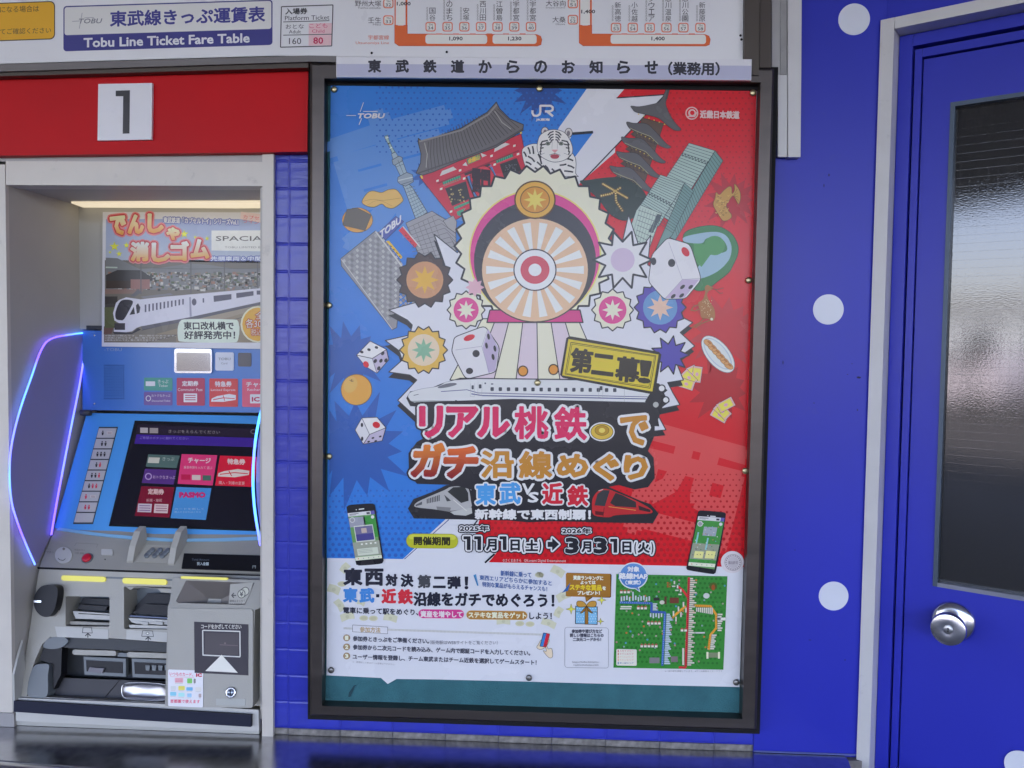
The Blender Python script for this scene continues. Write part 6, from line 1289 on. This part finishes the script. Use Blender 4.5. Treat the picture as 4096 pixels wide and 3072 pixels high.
# phones
def phone(q, scr, pic):
    a.L = 6; a.poly(spline(q, 3), (24, 24, 34)); a.L = 7; a.poly(scr, (96, 150, 96)); a.L = 8
    f = lambda u, v: (scr[0][0]+(scr[1][0]-scr[0][0])*u+(scr[3][0]-scr[0][0])*v, scr[0][1]+(scr[1][1]-scr[0][1])*u+(scr[3][1]-scr[0][1])*v)
    r_ = lambda u0, v0, u1, v1, c_, dl=0: a.poly([f(u0, v0), f(u1, v0), f(u1, v1), f(u0, v1)], c_, dl)
    r_(0, 0, 1, .075, (206, 206, 222)); r_(.86, 0, 1, .075, (96, 90, 176), 1); r_(.06, .02, .4, .035, (120, 116, 130), 1); r_(.06, .045, .3, .055, (120, 116, 130), 1); r_(.7, .02, .82, .06, (70, 66, 80), 1); r_(0, .93, 1, 1, (210, 214, 206)); 
    for k in range(5): p_ = f(.12+k*.19, .965); a.ell(p_[0], p_[1], 5, 5, (150, 150, 150) if k else (200, 90, 70), dl=1, n=6)
    p_ = f(.13, .15); a.ell(p_[0], p_[1], 24, 24, (206, 206, 220), dl=1); a.ell(p_[0], p_[1], 18, 18, (150, 150, 166), dl=2)
    p_ = f(.9, .13); a.ell(p_[0], p_[1], 15, 15, (206, 206, 220), dl=1)
    if pic:
        r_(.0, .1, .6, .3, (150, 152, 176)); r_(.55, .1, 1, .55, (44, 138, 66)); r_(.0, .62, 1, .92, (150, 156, 150)); r_(.14, .28, .86, .62, (200, 204, 206), 1); r_(.17, .3, .83, .6, (110, 106, 150), 2); r_(.17, .46, .83, .6, (70, 66, 140), 2.4); r_(.4, .34, .6, .44, (190, 170, 170), 3)
        r_(.12, .76, .9, .9, (196, 204, 200), 1)
        for k in range(4): r_(.3+k*.17, .655, .37+k*.17, .685, (220, 220, 226), 1)
        for k in range(3): r_(.16, .785+k*.03, .7, .792+k*.03, (140, 144, 144), 2)
    else:
        r_(0, .075, 1, .93, (48, 138, 66), -.4); r_(.3, .2, .8, .38, (150, 160, 180)); r_(.1, .32, .16, .55, (120, 190, 206)); r_(.5, .42, .56, .66, (130, 190, 206)); r_(0, .54, 1, .86, (140, 148, 138), -.2); r_(.14, .7, .48, .84, (226, 214, 150), 1); r_(.56, .68, .92, .83, (226, 214, 150), 1)
        for k in range(60): p_ = f(rnd.uniform(.05, .95), rnd.uniform(.1, .86)); a.ell(p_[0], p_[1], 5, 5, rnd.choice([(84, 84, 88), (206, 206, 206), (60, 120, 60), (180, 120, 80), (110, 150, 190)]), dl=.3, n=5)
        for k in (0, 1): 
            for m_ in (-.06, .06): p_ = f(.31+k*.43+m_, .765-k*.015); a.ell(p_[0], p_[1], 4, 4, KB, dl=2, n=6)
a.view(*E_); phone([(240, 1075), (246, 1050), (280, 1036), (450, 1024), (480, 1034), (492, 1060), (530, 1300), (562, 1500), (560, 1540), (530, 1558), (370, 1572), (335, 1566), (318, 1540), (280, 1300)], [(248, 1110), (482, 1086), (548, 1508), (318, 1530)], True); a.L = 8; a.line([(346, 1076), (394, 1070)], 10, (206, 206, 220)); a.ell(324, 1079, 5, 5, (206, 206, 220))
a.done('printed_phone', PRINT, post)
a.view(*F_); phone([(1524, 1120), (1534, 1096), (1566, 1086), (1742, 1100), (1768, 1112), (1772, 1140), (1730, 1400), (1690, 1610), (1676, 1640), (1644, 1646), (1456, 1616), (1430, 1600), (1430, 1570), (1480, 1340)], [(1530, 1136), (1764, 1152), (1674, 1606), (1442, 1572)], False); a.L = 8; a.line([(1636, 1136), (1684, 1140)], 10, (206, 206, 220)); a.ell(1616, 1132, 5, 5, (206, 206, 220))
a.done('printed_phone', PRINT, post)
# round stamp
a.L = 6; a.ell(1832, 1542, 102, 98, (204, 198, 216), n=32); a.ell(1838, 1545, 76, 74, (150, 140, 152), dl=1, n=32); a.ell(1838, 1545, 71, 69, (200, 194, 212), dl=2, n=32); a.ell(1838, 1545, 52, 50, (184, 178, 196), dl=3, n=28); a.text('掲出許可', 1796, 1880, 1532, 1560, (140, 130, 146), dl=4, bold=1)
for k in range(20): t = 2*math.pi*k/20; a.rect(1838+62*math.cos(t)-5, 1545+60*math.sin(t)-6, 1838+62*math.cos(t)+5, 1545+60*math.sin(t)+6, (140, 130, 146), dl=3)
a.done('printed_stamp', PRINT, post)
# company marks at the top
a.view(*A); a.L = 9; LW = (206, 208, 226)
a.text('TOBU', 336, 570, 345, 385, LW, bold=3, skew=.3); a.line([(236, 362), (322, 362)], 6, LW); a.line([(388, 246), (358, 330)], 6, LW); a.line([(384, 326), (512, 326)], 6, LW); a.line([(372, 386), (348, 444)], 6, LW)
J_ = [(1880, 316), (1880, 340), (1892, 362), (1920, 366), (1944, 352), (1950, 330), (1950, 276), (2040, 276), (2060, 290), (2058, 314), (2040, 324), (1990, 326)]; a.line(J_, 19, LW); a.line([(2010, 326), (2062, 370)], 21, LW); a.text('JR東海', 1912, 2032, 388, 412, LW, bold=1.5)
a.view(*B); a.L = 9; a.ell(1474, 342, 57, 57, (214, 180, 190), n=36); a.ell(1474, 342, 47, 47, RDD, dl=1, n=36); a.ell(1476, 340, 34, 34, (214, 180, 190), dl=2, n=30); a.ell(1478, 338, 20, 20, RDD, dl=3, n=24); a.line([(1440, 370), (1500, 372), (1520, 330)], 8, (214, 180, 190), dl=3.4)
a.text('近畿日本鉄道', 1548, 1892, 318, 384, (216, 184, 196), bold=3, sl=.02)
a.done('printed_company_marks', PRINT, post)

# --- lower white part: notes, map
a = Art(PS, lift=.0008); a.view(*G_); a.L = 0
NT = (198, 198, 184)
for (x, y, w, h, r_) in ((400, 270, 90, 60, -50), (300, 460, 110, 70, 20), (350, 600, 110, 60, 55), (420, 700, 120, 64, -15), (800, 712, 120, 60, 12), (1800, 740, 120, 60, 0), (2120, 330, 60, 36, 20), (2280, 300, 120, 70, 30), (2330, 520, 120, 70, -25), (2290, 660, 90, 60, -60), (2200, 760, 130, 60, 22), (540, 580, 70, 40, 20)):
    c, s = math.cos(R(r_)), math.sin(R(r_)); q = [(x+(u*c-v*s), y+(u*s+v*c)) for u, v in ((-w/2, -h/2), (0, -h/2-8), (w/2, -h/2), (w/2, h/2), (0, h/2-8), (-w/2, h/2))]; a.poly(q, NT); a.ell(x, y, h*.26, h*.26, (186, 186, 170), dl=1, rot=r_, n=10)
for x, y in ((565, 712), (650, 714), (372, 410), (1945, 760), (2035, 765), (2118, 330)): a.ell(x, y, 40, 24, (196, 194, 176), n=16); a.ell(x, y, 28, 15, (186, 184, 164), dl=1, n=14)
a.L = 4; DK = (36, 38, 56)
xs = [(386, 552, 272, 420, '東'), (574, 738, 276, 424, '西'), (758, 864, 322, 428, '対'), (890, 1004, 322, 436, '決'), (1040, 1160, 330, 446, '第'), (1176, 1290, 345, 446, '二'), (1304, 1424, 342, 452, '弾'), (1456, 1490, 345, 456, '！')]
for x0, x1, y0, y1, ch in xs: a.text(ch, x0+6, x1-6, y0+5, y1-5, DK if ch != '第' else (70, 72, 84), bold=8 if x0 < 740 else 6)
for ch, x0, x1, c_, y0, y1 in (('東', 384, 510, (56, 130, 214), 446, 570), ('武', 528, 658, (56, 130, 214), 448, 574), ('近', 724, 850, (206, 50, 66), 454, 580), ('鉄', 868, 998, (206, 50, 66), 458, 586)): a.text(ch, x0+5, x1-5, y0+4, y1-4, c_, bold=7)
a.rect(674, 500, 702, 528, DK)
a.text('沿線をガチでめぐろう！', 1010, 2246, 484, 600, DK, bold=5.5, sl=.012)
a.text('電車に乗って駅をめぐり、', 384, 1046, 614, 668, (50, 52, 70), bold=1.8, sl=.03)
a.poly(rrect(1048, 632, 1452, 712, 40, .012), (206, 60, 142), ol=(3, 226, 180, 206)); a.poly(rrect(1472, 644, 2012, 722, 40, .012), (170, 120, 60), ol=(3, 210, 190, 160)); a.L = 6
a.text('資産を増やして', 1068, 1436, 648, 702, (226, 206, 224), bold=2.4, sl=.012); a.text('ステキな賞品をゲット', 1492, 2000, 658, 708, (226, 218, 206), bold=2.4, sl=.012); a.text('しよう！', 2030, 2226, 664, 720, (50, 52, 70), bold=2, sl=.01)
NB = (66, 96, 160)
a.poly([(1534, 332), (1558, 322), (1580, 424), (1568, 426)], (70, 140, 200)); a.line([(1542, 336), (1570, 420)], 4, (30, 70, 130), dl=1)
a.text('新幹線に乗って', 1776, 2046, 290, 338, NB, bold=1.4, sl=.06); a.text('東西エリアどちらかに参加すると', 1590, 2226, 330, 374, NB, bold=1.2, sl=.08); a.text('特別な賞品がもらえるチャンスも！', 1614, 2186, 390, 434, NB, bold=1.2, sl=.075)
a.poly([(2316, 490), (2392, 398), (2370, 470), (2340, 480)], (40, 96, 170))
a.done('printed_headline', PRINT, post)
# how to take part
a.L = 4; TP = (150, 140, 128)
a.line([(388, 802), (2140, 858)], 18, (198, 198, 208))
for k in range(146): x = 390 + k*12; y = 802 + (x-388)*.032; a.line([(x, y-9), (x, y+9)], 3, (166, 166, 178), dl=1)
a.L = 6; a.rect(466, 772, 776, 832, WT, sl=.06, ol=(4, 120, 120, 130)); a.L = 8; a.text('参加方法', 532, 712, 788, 834, (176, 150, 116), bold=1.4, sl=.04)
for n_, y in (('1', 886), ('2', 966), ('3', 1046)): a.ell(414, y, 31, 30, (150, 126, 100)); a.ell(414, y, 26, 25, (166, 140, 112), dl=1); a.text(n_, 402, 426, y-16, y+16, (226, 220, 214), dl=2, bold=3)
T2 = (70, 72, 92)
a.text('参加券ときっぷをご準備ください。', 470, 1140, 870, 914, T2, bold=1.4, sl=.035); a.text('（販売駅はWEBサイトをご覧ください）', 1150, 1750, 908, 944, (110, 110, 128), sl=.005)
a.text('参加券から二次元コードを読み込み、ゲーム内で認証コードを入力してください。', 470, 2036, 946, 990, T2, bold=1.4, sl=.034)
a.text('ユーザー情報を登録し、チーム東武またはチーム近鉄を選択してゲームスタート！', 468, 2092, 1030, 1074, T2, bold=1.4, sl=.032); a.text('※一度選択した後はチーム変更はできません。', 468, 842, 1090, 1106, (150, 150, 164), sl=.06)
# hand with phone
a.view(*H_); a.L = 4
a.poly(spline([(150, 900), (120, 940), (104, 972), (140, 990), (190, 960), (214, 900)], 4), (220, 200, 186), ol=(3, 60, 60, 66)); a.poly(spline([(176, 946), (190, 950), (206, 985), (236, 980), (244, 1052), (210, 1060), (160, 1000), (190, 1004)], 3), (220, 200, 186), dl=2, ol=(3, 60, 60, 66))
a.poly([(164, 842), (218, 852), (190, 968), (132, 960)], (40, 120, 200), dl=1, ol=(5, 36, 36, 50)); a.poly([(190, 846), (218, 852), (190, 968), (160, 964)], (200, 40, 60), dl=2.6)
a.done('printed_instructions', PRINT, post)
# ranking bubble and present
a.poly([(366, 318), (372, 310), (756, 320), (766, 330), (760, 525), (748, 532), (600, 526), (540, 570), (532, 524), (360, 516)], (30, 26, 22)); a.poly(rrect(362, 312, 756, 520, 14, .02), (158, 108, 46), dl=1); a.poly([(530, 516), (596, 520), (542, 564)], (158, 108, 46), dl=1)
a.L = 6; YW = (226, 222, 214)
a.text('資産ランキングに', 428, 690, 336, 372, YW, bold=2, sl=.02); a.text('よっては', 492, 622, 382, 410, YW, bold=2); a.text('ステキな賞品', 398, 676, 414, 462, (226, 190, 50), bold=3, sl=.02); a.text('を', 686, 714, 432, 462, YW, bold=2); a.text('プレゼント！', 466, 660, 472, 504, YW, bold=2.5)
a.L = 4; a.poly([(448, 606), (640, 612), (638, 768), (446, 760)], (110, 176, 226), ol=(6, 34, 30, 34)); a.line([(446, 652), (640, 656)], 4, (40, 60, 90), dl=2)
for k in range(48): a.ell(462+(k % 8)*23+(k//8 % 2)*10, 626+(k//8)*23, 4, 4, (206, 222, 236), dl=1.5, n=6)
a.L = 7; a.rect(530, 606, 558, 766, (150, 104, 44), ol=(4, 40, 30, 20)); 
for s in (-1, 1): a.poly(spline([(544, 600), (544+s*30, 565), (544+s*78, 562), (544+s*88, 590), (544+s*70, 612), (544+s*20, 612)], 4), (190, 140, 64), dl=1, ol=(4, 40, 30, 20)); a.poly([(544, 604), (544+s*60, 670), (544+s*36, 664), (544+s*10, 640)], (150, 104, 44), dl=1, ol=(4, 40, 30, 20))
for x, y, r_ in ((408, 632, 46), (678, 552, 40), (668, 740, 28)): a.star(x, y, r_, r_*.3, 4, (226, 214, 96), ol=(3, 110, 100, 60))
a.done('printed_present', PRINT, post)
# information box; the two-dimensional code itself is left blank
a.L = 4; a.line(rrect(352, 792, 738, 1148, 22, .015)+[rrect(352, 792, 738, 1148, 22, .015)[0]], 3.5, (130, 130, 146))
a.text('参加券や遊び方など', 414, 682, 812, 844, T2, bold=1.4); a.text('詳しい情報はこちらの', 398, 694, 848, 880, T2, bold=1.4); a.text('二次元コードから！', 424, 672, 886, 916, T2, bold=1.4)
a.text('https://tobu-kintetsu-', 418, 658, 1092, 1112, (120, 120, 136)); a.text('realmomotetsu.com', 430, 650, 1116, 1134, (120, 120, 136))
a.done('printed_information_box', PRINT, post)
# route map
a.L = 4; MGN = (38, 128, 56)
q = [(808, 322), (1790, 342), (1754, 1168), (782, 1150)]; a.poly(q, MGN)
mp_ = lambda u, v: (808+982*u-26*v-10*u*v, 322+20*u+828*v)
a.L = 5
for j in range(19):
    for i in range(24):
        x, y = mp_((i+.5+(j % 2)*.5)/25, (j+.6)/20); a.ell(x, y, 12, 12, (28, 108, 46), n=7)
for k in range(90): x, y = mp_(rnd.uniform(.02, .98), rnd.uniform(.04, .96)); a.ell(x, y, 9, 9, rnd.choice([(190, 110, 60), (120, 150, 160), (150, 150, 140), (170, 120, 130), (70, 140, 180)]), dl=1, n=7)
a.L = 7
def rail_(pts, c_): a.line(pts, 20, c_); 
def beads(p0, p1, n, c_):
    for k in range(n): t = (k+.5)/n; a.ell(p0[0]+(p1[0]-p0[0])*t, p0[1]+(p1[1]-p0[1])*t, 5.5, 5.5, c_, dl=1, n=6)
rail_([(1450, 350), (1440, 640), (1420, 1150)], (196, 56, 66)); beads((1448, 360), (1424, 1140), 46, (150, 30, 44)); rail_([(1350, 430), (1400, 470), (1442, 530)], (206, 50, 60)); rail_([(1420, 1150), (1360, 1146)], (200, 50, 60))
rail_([(838, 572), (1120, 580), (1118, 655), (1238, 662), (1214, 1132)], (54, 90, 176)); beads((838, 572), (1110, 580), 16, (110, 150, 216)); beads((1236, 670), (1216, 1120), 28, (110, 150, 216))
rail_([(1308, 700), (1420, 606)], (222, 150, 60)); rail_([(1500, 602), (1640, 606), (1690, 680), (1690, 800), (1640, 860), (1622, 990)], (222, 150, 60)); beads((1510, 602), (1640, 606), 8, (180, 110, 40)); beads((1690, 690), (1690, 800), 6, (180, 110, 40)); beads((1634, 870), (1622, 980), 7, (180, 110, 40))
a.L = 9
def lab(x, y, w, h, c_=(200, 200, 210)): a.rect(x, y, x+w, y+h, c_, ol=(2, 110, 120, 126))
for k in range(44): t = k/44; lab(1460-26*t, 356+t*780, 26+((k*7) % 5)*9, 13, (206, 190, 186) if k % 3 else (210, 208, 206))
for k in range(28): t = k/28; lab(1252-22*t, 672+t*450, 30+((k*5) % 4)*8, 13, (176, 196, 222))
for k in range(11): lab(846+k*24+(0 if k < 4 else 6), 524-(40 if k == 4 else 0)-(k % 3)*6, 14, 40+(40 if k == 4 else 0), (186, 200, 218))
for k in range(5): lab(1104+k*24, 668, 14, 34+(k % 2)*10, (186, 200, 218)); lab(1130, 580+k*13, 40-(k % 2)*8, 11, (186, 200, 218))
for k in range(9): lab(1512+k*17, 618, 12, 36+k*3, (206, 202, 200))
for k in range(8): lab(1702, 672+k*20, 44-(k % 3)*8, 14, (206, 202, 200)); lab(1650-k*2, 856+k*17, 44-(k % 3)*8, 13, (206, 202, 200))
for k in range(6): lab(1306+k*22, 648-k*20+(k % 2)*70, 14, 44, (206, 202, 200)); lab(1500+k*0, 834, 90, 14) if k == 0 else None
for k in range(6): lab(1300+k*14, 424+k*18-(k % 2)*60, 14 if k % 2 else 30, 30 if k % 2 else 12, (206, 202, 200))
for (x, y, n_) in ((840, 462, 3), (990, 604, 3), (1080, 738, 4), (1020, 940, 5), (1376, 800, 2)):
    for k in range(n_): lab(x+k*32, y+10, 24, 20, (212, 212, 212)); a.poly([(x+k*32-4, y+12), (x+k*32+12, y-6), (x+k*32+28, y+12)], (170, 90, 80), dl=1)
lab(1390, 976, 18, 150, (206, 200, 196)); lab(1700, 706, 76, 26, (214, 214, 220)); a.rect(1100, 1060, 1190, 1110, (120, 120, 130), dl=1); a.rect(1290, 1050, 1350, 1100, (120, 110, 120), dl=1); a.rect(1280, 530, 1360, 580, (110, 60, 50), dl=1); a.rect(1610, 1016, 1720, 1060, (120, 130, 110), dl=1); a.rect(1604, 1010, 1622, 1070, (214, 214, 196), dl=2); a.rect(1706, 1010, 1724, 1070, (214, 214, 196), dl=2); a.ell(1664, 430, 36, 34, (70, 90, 40), dl=1); a.ell(1664, 440, 16, 26, (150, 80, 40), dl=2)
a.ell(1212, 572, 22, 18, (200, 200, 196), dl=1); a.rect(1136, 530, 1190, 556, (50, 50, 54), dl=1); a.rect(1232, 520, 1252, 590, (90, 60, 50), dl=1); a.rect(846, 604, 944, 616, (206, 206, 206), dl=1); a.rect(840, 622, 940, 634, (196, 196, 200), dl=1); a.ell(1604, 514, 28, 24, (190, 196, 206), dl=1); a.text('富士', 1254, 1290, 390, 440, (206, 60, 50), dl=1)
a.poly(rrect(808, 984, 988, 1130, 12, .02), (214, 212, 214), dl=2)
for k, c_ in enumerate(((200, 60, 70), (200, 60, 70), (222, 150, 130), (222, 150, 130), (60, 90, 170))): a.text(('スカイツリー', 'ラインエリア', 'アーバンパーク', 'ラインエリア', '東上線エリア')[k], 836, 960, 992+k*27, 1008+k*27, c_, dl=3); a.rect(820, 990+k*27, 828, 1012+k*27, c_, dl=3)
a.text('※一部の駅を掲載しています。※ゲーム画面はイメージです。', 1236, 1752, 1172, 1188, (140, 140, 156))
a.done('printed_route_map', PRINT, post)
# blue map balloon
a.L = 13; a.poly([(960, 440), (1016, 478), (1000, 430)], (70, 130, 200), ol=(6, 206, 214, 232)); a.ell(958, 336, 128, 118, (206, 214, 232), n=40); a.grad([(958+118*math.cos(2*math.pi*k/40), 336+108*math.sin(2*math.pi*k/40)) for k in range(40)], (90, 140, 208), (62, 118, 196), dl=1); a.L = 15
a.text('対象', 908, 1010, 256, 300, (214, 216, 232), bold=2.6, out=[(6, (60, 110, 190))]); a.text('路線MAP', 832, 1082, 312, 364, (214, 216, 232), bold=3, out=[(7, (60, 110, 190))], sl=.01); a.text('（東武）', 888, 1022, 378, 414, (214, 216, 232), bold=1.6)
a.done('printed_map_balloon', PRINT, post)
# paper tape end peeping out below
# ------------------------------------------------------------------ thumb tacks
TP_ = [(1336, 357, 'brass', 'brass tack at the top left corner of the poster'), (2158, 354, 'brass', 'brass tack in the middle of the poster top edge'), (3012, 371, 'brass', 'brass tack at the top right corner of the poster'),
       (1316, 1221, 'brass', 'brass tack on the left poster edge beside the brown building drawing'), (1316, 1826, 'brass', 'brass tack on the left poster edge, level with the orange title letters'), (2150, 1531, 'brass', 'brass tack in the middle of the poster, on the white train'),
       (2995, 1121, 'brass', 'brass tack on the right poster edge beside the deer drawing'), (2981, 1884, 'brass', 'brass tack on the lower right poster edge, on the pale red ground'),
       (1324, 2681, 'steel', 'grey tack at the bottom left corner of the poster'), (2116, 2712, 'steel', 'grey tack in the middle of the poster foot'), (2945, 2730, 'steel', 'grey tack at the bottom right corner of the poster')]
for x, y, k, lb in TP_:
    o = lathe('tack', flat(-.0285).at(x, y), (0, -1, 0), [(.0052, -.0015), (.0054, .0), (.0050, .0012), (.0036, .0021), (.0008, .0024)], BRASS if k == 'brass' else TACK, n=20); tag(o, lb, 'tack', 'tacks holding the poster')
